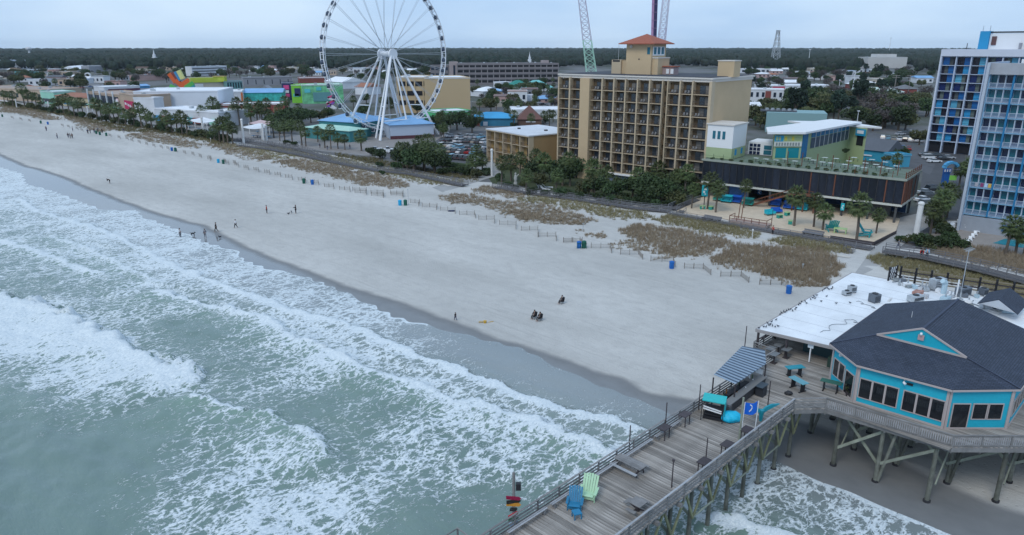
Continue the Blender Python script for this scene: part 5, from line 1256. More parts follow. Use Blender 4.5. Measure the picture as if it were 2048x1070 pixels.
MB().box((x0+.1,.1,(Z0+ZT-1)/2),(.25,1.8,ZT-Z0-1)).build('fin_wall',tanp,hot);MB().box((x1-.1,.1,(Z0+ZT-1)/2),(.25,1.8,ZT-Z0-1)).build('fin_wall',tanp,hot)
for f in range(FL_):
 MB().box(((x0+x1)/2,.3,Z0+f*FH+1.4),(x1-x0-.5,.5,1.5)).build('stair_window',brn,hot)
MB().box((21,-1.0,2.75),(13,1.6,.35)).build('canopy',whitep,hot)
for i in range(9):MB().box((15.6+i*1.35,-.35,1.35),(1.15,.12,2.3)).build('lobby_window',M('lobby_glass',(.18,.22,.32),.2),hot)
for x in(4,8,36,41,45):MB().box((x,-.3,1.4),(3,.5,2.6)).build('ground_window',M('near_black_glass',(.02,.02,.025),.2),hot)  # near-black glass shared by ground floor and side windows
tx0=facade_x(1250,HO,d_,130);
def hloc(u,v,z):
 p=G(u,v,z)-HO;return Vector((p.dot(d_),p.dot(nrm),z))
TX,TY=22.5,8.0
def ux(x,y,z):q=HO+d_*x+nrm*y;return UV((q.x,q.y,z))
TX=min(np.linspace(10,32,441),key=lambda x:abs(ux(x,7,34)[0]-1252));TW=min(np.linspace(3,16,261),key=lambda w_:abs(ux(TX+w_,7,34)[0]-1302))
TD=8.0;TZ=AT(1270,86,(HO+d_*(TX+2)+nrm*7).y).z
MB().box((TX+TW/2,7+TD/2,(ZT+TZ)/2),(TW,TD,TZ-ZT)).build('roof_tower',tanw,hot)
b=MB();e_=1.7;zb,zt=TZ-.1,TZ+2.5;c0=[(TX-e_,7-e_),(TX+TW+e_,7-e_),(TX+TW+e_,7+TD+e_),(TX-e_,7+TD+e_)]
cx,cy=TX+TW/2,7+TD/2;b.add([(x,y,zb)for x,y in c0]+[(cx,cy,zt)]+[(x,y,zb-.25)for x,y in c0],[(0,1,4),(1,2,4),(2,3,4),(3,0,4),(8,7,6,5),(0,5,6,1),(1,6,7,2),(2,7,8,3),(3,8,5,0)])
rt=M('terracotta_tiles',(.30,.095,.06),.8,ns=3,na=.2,bs=6,bd=.06);b.build('tower_roof',rt,hot)
MB().box((TX+TW+.03,7+TD/2,TZ-2.2),(.06,TD-1.5,2.4)).build('window_band',whitep,hot)
for i in range(3):MB().box((TX+TW+.08,7+1.9+i*2.1,TZ-2.1),(.06,1.3,1.9)).build('window',M('teal_window',(.02,.14,.2),.2),hot)
for i in range(3):MB().box((TX+TW-.9-i*0,6.97,TZ-2.1),(.9,.06,1.9)).build('window',M('teal_window'),hot)if i==0 else None
MB().box((TX+TW+.9,7+TD*.5,(ZT+TZ-4)/2),(1.8,TD*.8,TZ-4-ZT)).build('tower_annex',tanw,hot)
MB().box((TX+TW+.9,7+TD*.5,TZ-4),(2.1,TD*.84,.3)).build('tower_annex_cap',cream,hot)
MB().blob((TX+1.6,6.9,TZ-.9),(.55,.3,.45),9,6).build('satellite_dish',cream,hot);MB().box((TX+4.3,6.98,TZ-4.4),(.4,.06,.4)).build('vent',dkr,hot)
MB().box((TX-3.6,9.5,ZT+2.0),(3.2,4,4.0)).build('plant_room',tanp,hot);MB().box((TX-1.2,9.7,ZT+1.9),(1.6,3.2,3.8)).build('plant_room',brn if False else tanw,hot);MB().box((TX-3.6,7.48,ZT+3.7),(2.4,.08,.5)).build('dark_slot',dkr,hot)
MB().tube((TX-3.9,9,ZT+4),(TX-3.9,9,ZT+8),.07,.05,6).build('mast',gal,hot)
MB().box((TX+TW+3.5,12,ZT+1.1),(3.5,3,2.2)).build('small_plant_room',M('pinkish_wall',(.35,.26,.26),.8),hot);MB().box((TX+TW+3.5,10.4,ZT+1.0),(.9,.1,1.3)).build('white_door',whitep,hot);MB().box((TX+TW+4.9,10.4,ZT+1.0),(.9,.1,1.3)).build('white_door',whitep,hot)
MB().box((TX+TW+3.5,12,ZT+2.3),(4.1,3.6,.25)).build('small_roof',rt,hot)
cxx=min(np.linspace(20,60,401),key=lambda x:abs(ux(x,10,33)[0]-1452));MB().box((cxx,12,ZT+2),(4.6,4,4.1)).build('chimney_block',tanw,hot);MB().box((cxx,12,ZT+4.1),(4.9,4.3,.25)).build('chimney_cap',cream,hot)
# ---------------- annex left of it
AO=G(975,257,11.3);A2=G(1059,271,11.3);ad=(A2-AO);ad.z=0;AL=ad.length;ad=ad.normalized();AO.z=0
anx=root_at('hotel_annex','low three storey tan hotel wing with a white roof left of the tall hotel','hotel wing',AO,ad)
MB().box((AL/2,11.7,5.5),(AL,20.4,11)).build('wall',M('ochre_stucco',(.36,.24,.12),.8,ns=.3,na=.08),anx)
MB().box((AL/2,10.7,11.15),(AL+.6,22.6,.35)).build('flat_roof',M('weathered_white_roof',(.6,.63,.68),.8,ns=.2,na=.1),anx);MB().box((AL/2,-.5,10.9),(AL+.7,.2,.3)).build('fascia',tanp,anx)
MB().box((AL*.3,8,11.5),(.8,.8,.5)).build('roof_vent',dkr,anx);MB().box((AL*.7,12,11.5),(.9,.9,.5)).build('roof_vent',dkr,anx)
n=5;w_=AL/n;bm1=balcony_meshes(w_-.3,3.5,1.6,tanp,M('deep_ochre_wall',(.36,.24,.10),.8),dkr,gls,None).mesh('balcony',[tanp,M('deep_ochre_wall'),dkr,gls,chairm])  # balcony back wall in a slightly deeper ochre than the stucco
b=MB();b.mi=0;b.box((w_*.6,1.48,1.5),(w_*.5,.06,2.3));b.mi=1;b.box((w_*.6,1.43,1.5),(w_*.42,.04,2.1));gm1=b.mesh('glass_door',[dkr,gls])
for i in range(n):
 for f in range(3):q=inst('balcony',bm1,anx,(i*w_+.15,-.1,.5+f*3.5));inst('glass_door',gm1,q)
for i in range(n+1):MB().box((i*w_,.6,5.6),(.3,1.9,11)).build('fin_wall',tanp,anx)
for f in range(3):
 for i in range(2):MB().box((AL+.04,15.5+i*3.0,2.1+f*3.5),(.08,2.4,2.4)).build('window',M('near_black_glass'),anx)
 # ---------------- near right hotel (white railings, blue pillars)
rb1=G(1927,428,3.4);rb2=G(2027,441,3.4);rd=(rb2-rb1);rd.z=0;rd=rd.normalized();ro=Vector((rb1 .x,rb1 .y,0))
nh=root_at('seafront_hotel','near pale blue hotel with white balcony railings and blue pillars at the right edge','hotel',ro,rd)
gb=M('grey_blue_wall',(.16,.27,.40),.8,ns=.4,na=.08);pl=M('pale_blue_wall',(.20,.38,.55),.8,ns=.4,na=.06);bpil=M('blue_pillar',(.015,.17,.36),.6);wr=M('white_balcony_rail',(.52,.60,.70),.6)
ll=[facade_x(u,ro,rd,432)for u in(1927,1975,2024)];bw=(ll[2]-ll[0])/2;NB=6;ZN=34.9;zb0=3.4
MB().box((NB*bw/2,11.5,ZN/2-.3),(NB*bw+.2,20,ZN-.6)).build('wall',gb,nh);MB().box((-.25,9.6,ZN/2),(.5,23,ZN)).build('end_wall',M('pale_end_wall',(.42,.47,.55),.8,ns=.4,na=.06),nh)
MB().box((NB*bw/2,.4,1.6),(NB*bw,2.6,3.2)).build('podium',M('grey_podium',(.30,.33,.38),.8,ns=.5,na=.1),nh)
MB().box((NB*bw/2,.9,ZN-1.2),(NB*bw,3.4,2.2)).build('parapet',M('parapet_grey',(.36,.38,.42),.8,ns=.5),nh);MB().box((NB*bw/2+2,8,ZN+.2),(NB*bw-5,10,.9)).build('roof_slab',whitep,nh)
nf=10;fh=(ZN-2.3-zb0)/nf
tealg=M('teal_curtain_glass',(.015,.13,.18),.25);navg=M('navy_glass',(.015,.025,.07),.15);
bmn=balcony_meshes(bw-.35,fh,1.3,pl,gb,wr,navg,None,'white',.2).mesh('balcony',[pl,gb,wr,navg,M('rail_infill',(.24,.31,.45),.7)])
wins={}
for t3 in[(a,c,e2)for a in(0,1)for c in(0,1)for e2 in(0,1)]:
 b=MB();W3=(bw-.35)/3;b.mi=0;b.box(((bw-.35)/2,1.2,fh/2+.15),(bw-.4,.06,fh-.5))
 for i in range(3):b.mi=1+t3[i];b.box(((i+.5)*W3,1.15,fh/2+.15),(W3-.2,.05,fh-.7))
 b.mi=0
 for i in range(1,3):b.box((i*W3,.2,fh/2),(.09,.09,fh))
 wins[t3]=b.mesh('window',[wr,tealg,navg])
for i in range(NB):
 for f in range(nf):
  q=inst('balcony',bmn,nh,(i*bw+.17,-.05,zb0+f*fh));t3=tuple(gl_rnd.randint(0,1)for _ in range(3));inst('window',wins[t3],q)
for i in range(NB+1):MB().box((i*bw,.45,(zb0+ZN-2.2)/2),(.34,1.6,ZN-2.2-zb0)).build('pillar',bpil if i else pl,nh)
for x,c_ in((2.5,(.25,.05,.15)),(3.3,(.45,.6,.8)),(4.0,(.7,.45,.1)),(1.4,(.4,.4,.45))):
 o=MB().box((x*bw/4.6,-.06,zb0+2*fh+.8),(.55,.06,.8)).build('beach_towel',M('towel_%d'%int(x*10),c_,.9));o.parent=nh;
MB().box((9.5,-1.0,1.7),(4.2,.08,1.4)).build('mural',M('blue_fish_mural',(.10,.25,.45),.7,ns=2,na=.6),nh)
for i in range(3):MB().box((14+i*3,-.95,1.3),(2.4,.1,2.3)).build('ground_window',M('near_black_glass'),nh)
# ---------------- far right tower
fo_=G(1857,300,0);f2=G(1925,306,0);fd=(f2-fo_).normalized();fo_=G(1853,303,0)
fh_=root_at('blue_hotel_tower','tall hotel with blue glass bays and white grid behind the near pale blue hotel','hotel',fo_,fd)
ZF=AT(1880,99,fo_.y).z;xs=[facade_x(1860+x/5.35,fo_,fd,110)for x in(100,262,428,594,760,927)];xs=[x-xs[0]for x in xs];bwf=xs[-1]/5;NBF=8;FFL=10;z0=4.2;fhh=(ZF-2.6-z0)/FFL
MB().box((NBF*bwf/2,11,ZF/2-.2),(NBF*bwf,20,ZF-.5)).build('wall',M('dark_blue_wall',(.03,.04,.07),.7,ns=.3),fh_);MB().box((NBF*bwf/2,10,ZF-1.1),(NBF*bwf+.6,22.6,2.4)).build('parapet',M('lavender_parapet',(.58,.62,.72),.7,ns=.3,na=.04),fh_)
MB().box((-.2,10,ZF/2),(.5,22.4,ZF)).build('end_wall',M('lavender_parapet'),fh_)
wht=M('grid_white',(.46,.53,.66),.7);blus=[M('sky_blue_panel',(.03,.28,.55),.3),M('mid_blue_panel',(.01,.12,.36),.3),M('navy_panel',(.01,.025,.12),.2),M('teal_pale_panel',(.10,.38,.55),.3)]
curt=[M('grey_curtain',(.09,.10,.10),.7),M('dark_interior',(.015,.015,.03),.2),M('green_grey_curtain',(.12,.15,.14),.7)]
slabm=MB().box((bwf/2,.3,.1),(bwf,1.7,.2)).mesh('floor_slab',wht)
for i in range(NBF):
 for f in range(FFL+1):
  q=inst('floor_slab',slabm,fh_,(i*bwf,.1,z0+f*fhh))
  if f==FFL:continue
  k1=gl_rnd.choice(range(4));k2=gl_rnd.choice(range(3));key=('F',k1,k2,gl_rnd.randint(0,1))
  if key not in wins:
   b=MB();fl=key[3];b.mi=0;b.box((bwf*(.30 if not fl else.72),.62,fhh/2+.1),(bwf*.42,.08,fhh-.4));b.mi=1;b.box((bwf*(.64 if not fl else.36),.7,fhh/2+.1),(bwf*.24,.06,fhh-.5));b.mi=2;b.box((bwf*(.84 if not fl else.14),.7,fhh/2+.1),(bwf*.16,.06,fhh-.5));b.mi=2;b.box((bwf/2,-.4,.95),(bwf-.5,.05,.08))
   wins[key]=b.mesh('window_bay',[blus[k1],curt[k2],curt[1]])
  inst('window_bay',wins[key],fh_,(i*bwf,0,z0+f*fhh))
for i in range(NBF+1):MB().box((i*bwf,.1,ZF/2-.8),(.38,2.0,ZF-1.8)).build('column',wht,fh_)
for i in range(NBF):MB().box((i*bwf+bwf/2,.9,2.2),(bwf-.8,.2,3.6)).build('ground_window',M('near_black_glass'),fh_)
bst=M('azure_stucco',(.02,.27,.52),.7);xr=85/5.35*0+facade_x(1946,fo_,fd,100)
MB().box((xr+1.3,9,ZF+3.2),(3.0,5,6.2)).build('roof_block',bst,fh_);MB().box((xr+10,11,ZF+2.7),(15,6,5.6)).build('penthouse',whitep,fh_);MB().box((xr+19.5,9,ZF+3.2),(5,6,6.4)).build('roof_block',bst,fh_);MB().box((xr+10,8.3,ZF+5.9),(20,1.0,.5)).build('roof_beam',dkr,fh_)
MB().box((xr+4.2,7.9,ZF+3),(1.5,.3,3)).build('door',M('brown_door',(.12,.06,.06),.7),fh_)
for x in(12.5,14.5,17):MB().tube((xr+x,7.4,ZF),(xr+x,7.4,ZF+rnd.uniform(1,2.6)),.4,.5,8).build('roof_fan',M('grey_fan',(.3,.3,.33),.6),fh_)
for x in(0.2,2.4,18,20.6):MB().tube((xr+x,8,ZF+6.2),(xr+x,8,ZF+8.2),.12,.1,6).build('roof_aerial',gal,fh_)
MB().tube((6,5,ZF),(6,5,ZF+2.2),.15,.12,6).build('roof_aerial',dkr,fh_)
# ---------------- dark screened bar building on stilts with a roof terrace
bo=G(1408,313,10.9);b2=G(1812,353,10.9);bd_=b2-bo;bd_.z=0;BL=bd_.length;bd_=bd_.normalized();bo.z=0;bn=Vector((-bd_.y,bd_.x,0))
b3=G(1852,325,10.9);BD=abs((b3-b2).dot(bn));BD=15.5
bb=root_at('screened_bar','long dark screened bar building on stilts with a rooftop terrace beside the sandy court','bar building',bo,bd_)
scr=M('dark_mesh_screen',(.016,.021,.034),.3,ns=.5,na=.6);rust=M('rust_brown_timber',(.16,.06,.035),.75,ns=2,na=.2);gdeck=M('green_grey_deck',(.13,.17,.13),.8,ns=1,na=.2);creamb=M('cream_beam',(.55,.56,.52),.7)
ZA,ZB=4.5,10.0
MB().box((BL/2,BD/2,ZA-.15),(BL+.3,BD+.3,.45)).build('floor_slab',creamb,bb);MB().box((BL/2,BD/2+1.2,(ZA+ZB)/2),(BL-2.6,BD-2.6,ZB-ZA-.3)).build('dark_interior',M('dim_interior',(.03,.025,.02),.8,ns=1,na=.5),bb)
MB().box((BL/2,BD/2,ZB),(BL+.4,BD+.4,.4)).build('roof_deck',gdeck,bb);MB().box((BL/2,-.25,ZB+.15),(BL+.8,.15,.5)).build('roof_edge',M('grey_green_edge',(.30,.33,.29),.8,ns=2,na=.15),bb);MB().box((BL+.3,BD/2,ZB+.15),(.15,BD+.5,.5)).build('roof_edge',M('grey_green_edge'),bb)
npn=26;pw=BL/npn;pmn=MB().box((pw/2,.03,(ZA+ZB)/2+.05),(pw-.12,.05,ZB-ZA-.35)).mesh('screen_panel',scr)
for i in range(npn):inst('screen_panel',pmn,bb,(i*pw,.1,0))
for i in range(npn+1):MB().box((i*pw,.0,(ZA+ZB)/2),(.14 if i%3 else.26,.18,ZB-ZA-.2)).build('screen_post',rust if(i>12 and i%3==0)else dkr,bb)
for j in range(4):
 MB().box((BL,1.9+j*3.9,(ZA+ZB)/2),(.06,3.7,ZB-ZA-.3)).build('side_panel',[rust,rust,scr,scr][j],bb);MB().box((BL+.02,j*3.9,(ZA+ZB)/2),(.2,.2,ZB-ZA-.2)).build('screen_post',rust,bb)
for i in range(14):x_=2+i*(BL-4)/13;MB().box((x_,.9,ZA+.75),(1.3,.8,.06)).build('bar_table',M('brown_table',(.14,.08,.05),.6),bb);MB().box((x_,.9,ZA+.4),(.1,.1,.7)).build('table_leg',dkr,bb)
for i in range(9):
 for y in(.4,BD-.6):MB().box((1+i*(BL-2)/8,y,ZA/2-.2),(.45,.45,ZA)).build('stilt',M('dark_concrete',(.07,.075,.08),.8),bb)
MB().box((BL*.5,BD-1.2,2.1),(BL-3,.3,4)).build('rear_wall',M('deep_blue_mural',(.02,.05,.12),.7,ns=.35,na=.8),bb);MB().box((BL*.86,BD*.55,1.6),(6,.2,3)).build('inner_wall',M('grey_wall',(.15,.15,.16),.8),bb)
MB().box((BL*.16,4,2.0),(6.5,.2,3.6)).build('mural_panel',M('blue_red_mural',(.06,.16,.42),.7,ns=.6,na=.5),bb)
for i in range(19):MB().box((i*BL/18,-.1,ZB+1.0),(.1,.1,1.7)).build('rail_post',M('green_rail',(.12,.16,.09),.7)if i<14 else rust,bb)
for z in(ZB+.75,ZB+1.35):MB().beam((0,-.1,z),(BL,-.1,z),.05,.06).build('rail',M('green_rail'),bb)
for y in np.linspace(0,BD,8):MB().box((BL+.1,y,ZB+.9),(.14,.14,1.6)).build('rail_post',rust,bb)
for z in(ZB+.5,ZB+.95,ZB+1.4):MB().beam((BL+.1,0,z),(BL+.1,BD,z),.06,.14).build('rail',rust,bb)
for i in range(8):MB().box((BL*.42+i*BL*.075,4.5,ZB+1.8),(.15,.15,3.4)).build('terrace_post',rust,bb)
tt=thing('terrace_table','x','table');MB().box((0,0,.95),(1.3,1.0,.06)).build('table_top',M('pale_table_top',(.5,.55,.52),.5),tt);MB().box((0,0,.48),(.12,.12,.95)).build('leg',dkr,tt);
for s_ in(-1,1):MB().box((s_*.95,0,.55),(.4,.45,.06)).build('stool',M('green_chair',(.06,.20,.10),.6),tt);MB().box((s_*.95,0,.27),(.08,.08,.55)).build('stool_leg',dkr,tt)
tbs=[]
for i,(u,v)in enumerate(((1512,318),(1532,320),(1552,322),(1570,320),(1590,324),(1617,318),(1627,322),(1645,326),(1662,328),(1672,319),(1690,331),(1698,324),(1713,334),(1731,328),(1728,337),(1752,331),(1762,336),(1778,339),(1793,334),(1650,317),(1708,317),(1744,321),(1770,326))):
 p=G(u,v,ZB+.9);p.z=ZB+.2;o=tt if i==0 else dup(tt);o.location=p;o.rotation_euler=(0,0,atan2(bd_.y,bd_.x));o['group']='tables on the rooftop terrace';tbs.append(o)
tbs.sort(key=lambda o:UV(o.location)[0]);
for i,o in enumerate(tbs):o['label']=nth(i,len(tbs),'pale topped table')+' on the roof terrace of the dark bar'
x_0,x_1=facade_x(1508,bo,bd_,410),facade_x(1592,bo,bd_,380);q0=bo+bd_*x_0-bn*1.6;stc=thing('outdoor_staircase','rust brown timber staircase climbing from the sandy court to the dark bar','staircase',(q0 .x,q0 .y,.35));s0=Vector((0,0,0));s1=bd_*(x_1-x_0);s1 .z=ZA-.3
sd_=s1 .normalized();sp2=Vector((-s1 .y,s1 .x,0)).normalized()*1.0
for i in range(14):q=s0 .lerp(s1,(i+.5)/14);MB().box((q.x,q.y,q.z),(.35,2.0,.06),rz=atan2(s1 .y,s1 .x)).build('tread',rust,stc)
for s_ in(-1,1):
 o_=sp2*s_;MB().beam(s0+o_,s1+o_,.1,.35).build('stringer',rust,stc);MB().beam(s0+o_+Vector((0,0,1.1)),s1+o_+Vector((0,0,1.1)),.08,.1).build('handrail',rust,stc)
 for i in range(8):q=s0 .lerp(s1,i/7)+o_;MB().box((q.x,q.y,q.z+.55),(.08,.08,1.1)).build('baluster',rust,stc)
l1=s1+Vector((bd_.x,bd_.y,0))*5;MB().box(((s1+l1).x/2,(s1+l1).y/2,s1 .z),(5.5,3.0,.18),rz=atan2(bd_.y,bd_.x)).build('landing',rust,stc)
for q in(s1,(s1+l1)/2,l1):MB().box((q.x,q.y,s1 .z/2),(.25,.25,s1 .z)).build('support_post',rust,stc)
for q,r_ in((s1,l1),):MB().beam(q+Vector((0,0,1.1))-sp2,r_+Vector((0,0,1.1))-sp2,.08,.1).build('handrail',rust,stc)
sg=thing('court_stage','rust brown railed platform at the front of the sandy court','platform',G(1500,448,.35),atan2(bd_.y,bd_.x));
MB().box((0,0,.25),(8.6,3.2,.5)).build('floor',M('pinkish_deck',(.38,.28,.24),.8),sg)
for x in np.linspace(-4.2,4.2,6):MB().box((x,-1.5,.9),(.12,.12,1.5)).build('post',rust,sg)
for x in(-4.2,4.2):MB().box((x,1.5,.9),(.12,.12,1.5)).build('post',rust,sg);MB().beam((x,-1.5,1.6),(x,1.5,1.6),.1,.12).build('rail',rust,sg)
MB().beam((-4.2,-1.5,1.6),(4.2,-1.5,1.6),.1,.12).build('rail',rust,sg);MB().beam((-4.2,-1.5,1.0),(4.2,-1.5,1.0),.06,.1).build('rail',rust,sg)
for x,y in((-3.4,1.6),(-2.7,1.6)):MB().beam((x,y,.4),(x+.2,y,4.2),.14,.14).build('mast',rust,sg)
MB().beam((4.2,1.5,.4),(4.2,1.5,3.6),.08,.08).build('mast',dkr,sg)
CY=M('court_cyan',(.02,.42,.50),.5);BLc=M('court_blue',(.01,.10,.45),.5);GRc=M('court_green',(.03,.30,.25),.5);LMc=M('court_lime',(.38,.55,.25),.5)
def lounger(u,v,mt,lb,rz,sc=1.4,roofed=True):
 t_=thing('cabana_lounger',lb,'lounger',G(u,v,.35),rz,'loungers on the sandy court');t_.scale=(sc,)*3
 MB().box((0,0,.35),(1.9,1.0,.14)).build('seat',mt,t_);MB().box((0,.45,.7),(1.9,.1,.6),rx=-.25).build('backrest',mt,t_)
 for x in(-.85,.85):
  for y in(-.4,.4):MB().box((x,y,.16),(.08,.08,.3)).build('leg',dkr,t_)
  MB().box((x,0,.55),(.1,.9,.3)).build('arm',mt,t_)
 if roofed:MB().box((0,.2,1.25),(1.9,1.1,.06),rx=.12).build('canopy',mt,t_);[MB().box((x,.5,.95),(.05,.05,.6)).build('canopy_post',dkr,t_)for x in(-.85,.85)]
for u,v,mt,lb,rz in((1437,402,GRc,'green lounger nearest the cyan panel at the left end of the court',-.6),(1453,405,CY,'cyan lounger between the green and the blue ones',-.6),(1471,406,BLc,'deep blue lounger between two palms at the back of the court',-.6),(1495,411,GRc,'green lounger left of the staircase foot',-.6),(1550,412,BLc,'blue lounger in the shade right of the staircase foot',-.6),(1578,418,BLc,'blue lounger in the shade between the stair posts',-.6),(1603,421,CY,'cyan lounger in the shade right of the stair posts',-.6)):lounger(u,v,mt,lb,rz)
def umbrella_seat(u,v,mt,lb,rz):lounger(u,v,mt,lb,rz,1.3,False)
umbrella_seat(1540,430,CY,'cyan low lounger on the sand in front of the staircase',.4);umbrella_seat(1553,426,BLc,'blue low lounger just behind the cyan one before the staircase',.2)
for i,(u,v,lb)in enumerate(((1405,418,'small lime and teal table under the cyan panel'),(1559,436,'small lime table right of the low loungers'),(1574,431,'small lime table behind the other lime one'),(1422,419,'small lime table between the two left court palms'),(1580,448,'small lime table beside the middle court palm'))):
 t_=thing('court_table',lb,'table',G(u,v,.35),.3*i,'small tables on the sandy court');MB().box((0,0,.8),(1.3,1.0,.08)).build('table_top',LMc,t_)
 for x in(-.45,.45):MB().box((x,0,.4),(.3,.8,.78)).build('leg',GRc,t_)
adirondack('giant_chair','giant teal adirondack chair seen from behind on the right of the court',M('teal_chair',(.02,.33,.36),.5),G(1664,463,.35),PRZ+2.2,1.9)
adirondack('giant_chair','giant teal adirondack chair beside the palm at the right corner of the court',M('teal_chair'),G(1727,472,.35),1.0,1.9)
t_=thing('court_table','big square lime table between the two giant teal chairs','table',G(1680,466,.35),-.5);MB().box((0,0,1.0),(2.6,1.6,.1)).build('table_top',M('lime_top',(.45,.60,.28),.5),t_)
for x in(-1.1,1.1):
 for y in(-.6,.6):MB().box((x,y,.5),(.18,.18,1)).build('leg',LMc,t_)
def signpanel(u,v,vt,wd,mt,lb,lab2=None):
 p=G(u,v,.35 if v>395 else 0);h_=AT(u,vt,p.y).z;t_=thing('court_sign',lb,'sign',p,atan2(bd_.y,bd_.x));MB().box((0,0,h_/2),(.15,.15,h_)).build('post',dkr,t_);MB().box((0,-.1,h_*.72),(wd,.12,h_*.55)).build('panel',mt,t_)
 b=MB();b.box((wd*.1,-.18,h_*.8),(wd*.4,.03,h_*.08));b.box((-wd*.1,-.18,h_*.66),(wd*.3,.03,h_*.1));b.box((wd*.12,-.18,h_*.56),(wd*.25,.03,h_*.05));b.build('emblem',whitep,t_)
signpanel(1408,410,373,1.6,CY,'tall cyan panel with white emblem at the left end of the court');signpanel(1683,432,409,.8,CY,'small cyan sign in the shade under the dark bar');signpanel(1518,398,380,1.0,M('blue_panel',(.02,.12,.35),.5),'blue panel with a white figure left of the stair foot')
# ---------------- lime green restaurant behind the terrace
lime=M('lime_stucco',(.36,.44,.25),.75,ns=.5,na=.06);limeb=M('lime_pale',(.42,.52,.26),.75)
def wbox(root,u0,v0,u1,v1,z0,z1,dep,mt,name):
 """box with its front bottom edge seen at (u0,v0)-(u1,v1) on level z0"""
 a,c=G(u0,v0,z0),G(u1,v1,z0);d=c-a;n_=Vector((-d.y,d.x,0)).normalized()*dep;o_=parent_off(root)
 q=[a-o_,c-o_,c+n_-o_,a+n_-o_];return MB().prism([(p.x,p.y)for p in q],z0,z1).build(name,mt,root),d.normalized(),(c-a).length,a
wt_=thing('white_lime_block','square white and lime building block against the tan hotel end wall','building',flat0(G(1411,314,10.3)))
_,dw,lw,aw=wbox(wt_,1411,314,1462,319,10.3,13,9,lime,'lower_wall');hz=AT(1415,248,aw.y).z
a_,c_=G(1411,314,10.3),G(1462,319,10.3);nn=Vector((-dw.y,dw.x,0));off=parent_off(wt_)
ctr=(a_+c_)/2+nn*4.5-off;ang=atan2(dw.y,dw.x)
MB().box((ctr.x,ctr.y,(13+hz)/2),(lw,9,hz-13),rz=ang).build('upper_wall',whitep,wt_);MB().box((ctr.x,ctr.y,hz+.1),(lw+.6,9.6,.3),rz=ang).build('flat_roof',cream,wt_)
for i in range(3):
 q=a_+dw*(lw*(.27+i*.19))-nn*.04-off;MB().box((q.x,q.y,hz-2.6),(.75,.1,2.0),rz=ang).build('window',M('teal_window'),wt_)
MB().box((ctr.x,ctr.y,5.1),(lw-.1,8.9,10.2),rz=ang).build('base',M('grey_base_wall',(.2,.2,.2),.8),wt_)  # plain grey base block below terrace level
for i,y in enumerate((2.5,6.5)):
 q=c_+nn*y+dw*.05-off;MB().box((q.x,q.y,11.9),(.1,1.0,1.5),rz=ang).build('window',bst,wt_)
gr_=thing('lime_restaurant','lime green and blue glass restaurant with a white roof behind the terrace','restaurant',flat0(G(1545,320,10.2)));off=parent_off(gr_)
a1,a2,a3=G(1545,318,10.2),G(1600,318,10.2),G(1700,292,10.2);zt1=AT(1545,263,a1 .y).z
MB().prism([(p.x-off.x,p.y-off.y)for p in(a1,a2,a3,a3+Vector((-4,7.5,0)),a1+Vector((3,9.5,0)))],.0,zt1-.5).build('wall',lime,gr_)
rp_=[a1+Vector((-2.5,-1.5,0)),a2+Vector((0,-1.6,0)),a3+Vector((2,-1,0)),a3+Vector((-3,8,0)),a1+Vector((1,10,0))]
MB().prism([(p.x-off.x,p.y-off.y)for p in rp_],zt1-.5,zt1).build('flat_roof',whitep,gr_)
def onwall(a,c,f0,f1,z0,z1,mt,name,out=.06,th=.08):
 d=(c-a);l_=d.length;d=d.normalized();n_=Vector((d.y,-d.x,0));m_=a+d*l_*(f0+f1)/2+n_*out-off;return MB().box((m_.x,m_.y,(z0+z1)/2),(l_*(f1-f0),th,z1-z0),rz=atan2(d.y,d.x)).build(name,mt,gr_)
hz_=zt1-10.3
onwall(a1,a2,.08,.46,10.5,10.3+hz_*.40,M('teal_glass',(.01,.22,.27),.2),'window');onwall(a1,a2,.52,.92,10.5,10.3+hz_*.40,M('teal_glass'),'window')
onwall(a1,a2,-.02,.98,10.3+hz_*.46,10.3+hz_*.64,M('white_sign_board',(.6,.62,.58),.6),'sign_board',.35,.1);onwall(a1,a2,-.02,.98,10.3+hz_*.64,10.3+hz_*.86,limeb,'sign_board',.33,.12);onwall(a1,a2,-.02,.3,10.3+hz_*.64,10.3+hz_*.86,M('sign_blue',(.02,.30,.50),.5),'sign_board',.40,.1)
for f0,f1,z0,z1,mt in((.03,.10,.68,.82,lime),(.13,.2,.68,.82,lime),(.34,.42,.68,.82,M('sign_yellow',(.6,.5,.08),.5)),(.47,.55,.68,.82,lime),(.6,.68,.68,.82,M('sign_yellow')),(.74,.92,.70,.80,lime)):onwall(a1,a2,f0,f1,10.3+hz_*z0,10.3+hz_*z1,mt,'sign_letter',.48,.06)
for i in range(9):onwall(a1,a2,.04+i*.1,.10+i*.1,10.3+hz_*.49,10.3+hz_*.60,M('grey_lettering',(.22,.25,.25),.6),'sign_letter',.44,.05)
onwall(a2,a3,0,.1,10.4,zt1-.7,M('blue_glass',(.01,.17,.36),.2),'window')
for i in range(9):onwall(a2,a3,.16+i*.085,.235+i*.085,10.3+hz_*.30,zt1-.8-hz_*.2,M('slate_glass',(.05,.08,.12),.15),'window');onwall(a2,a3,.16+i*.085,.235+i*.085,zt1-.8-hz_*.18,zt1-.7,M('blue_glass'),'window');onwall(a2,a3,.24+i*.085,.245+i*.085,10.3+hz_*.28,zt1-.6,whitep,'mullion',.1)
c1,c2=G(1697,296,9.8),G(1728,305,9.2);zt2=AT(1700,253,c1 .y).z
MB().prism([(p.x-off.x,p.y-off.y)for p in(c1,c2,c2+Vector((-2,13,0)),c1+Vector((-6,11,0)))],0,zt2).build('sign_block',lime,gr_)
rr=[c1+Vector((-11,2,0)),c1+Vector((0,-1.5,0)),c2+Vector((3.5,-1,0)),c2+Vector((0,14,0)),c1+Vector((-14,12,0))]
MB().prism([(p.x-off.x,p.y-off.y)for p in rr],zt2,zt2+.5).build('upper_roof',whitep,gr_)
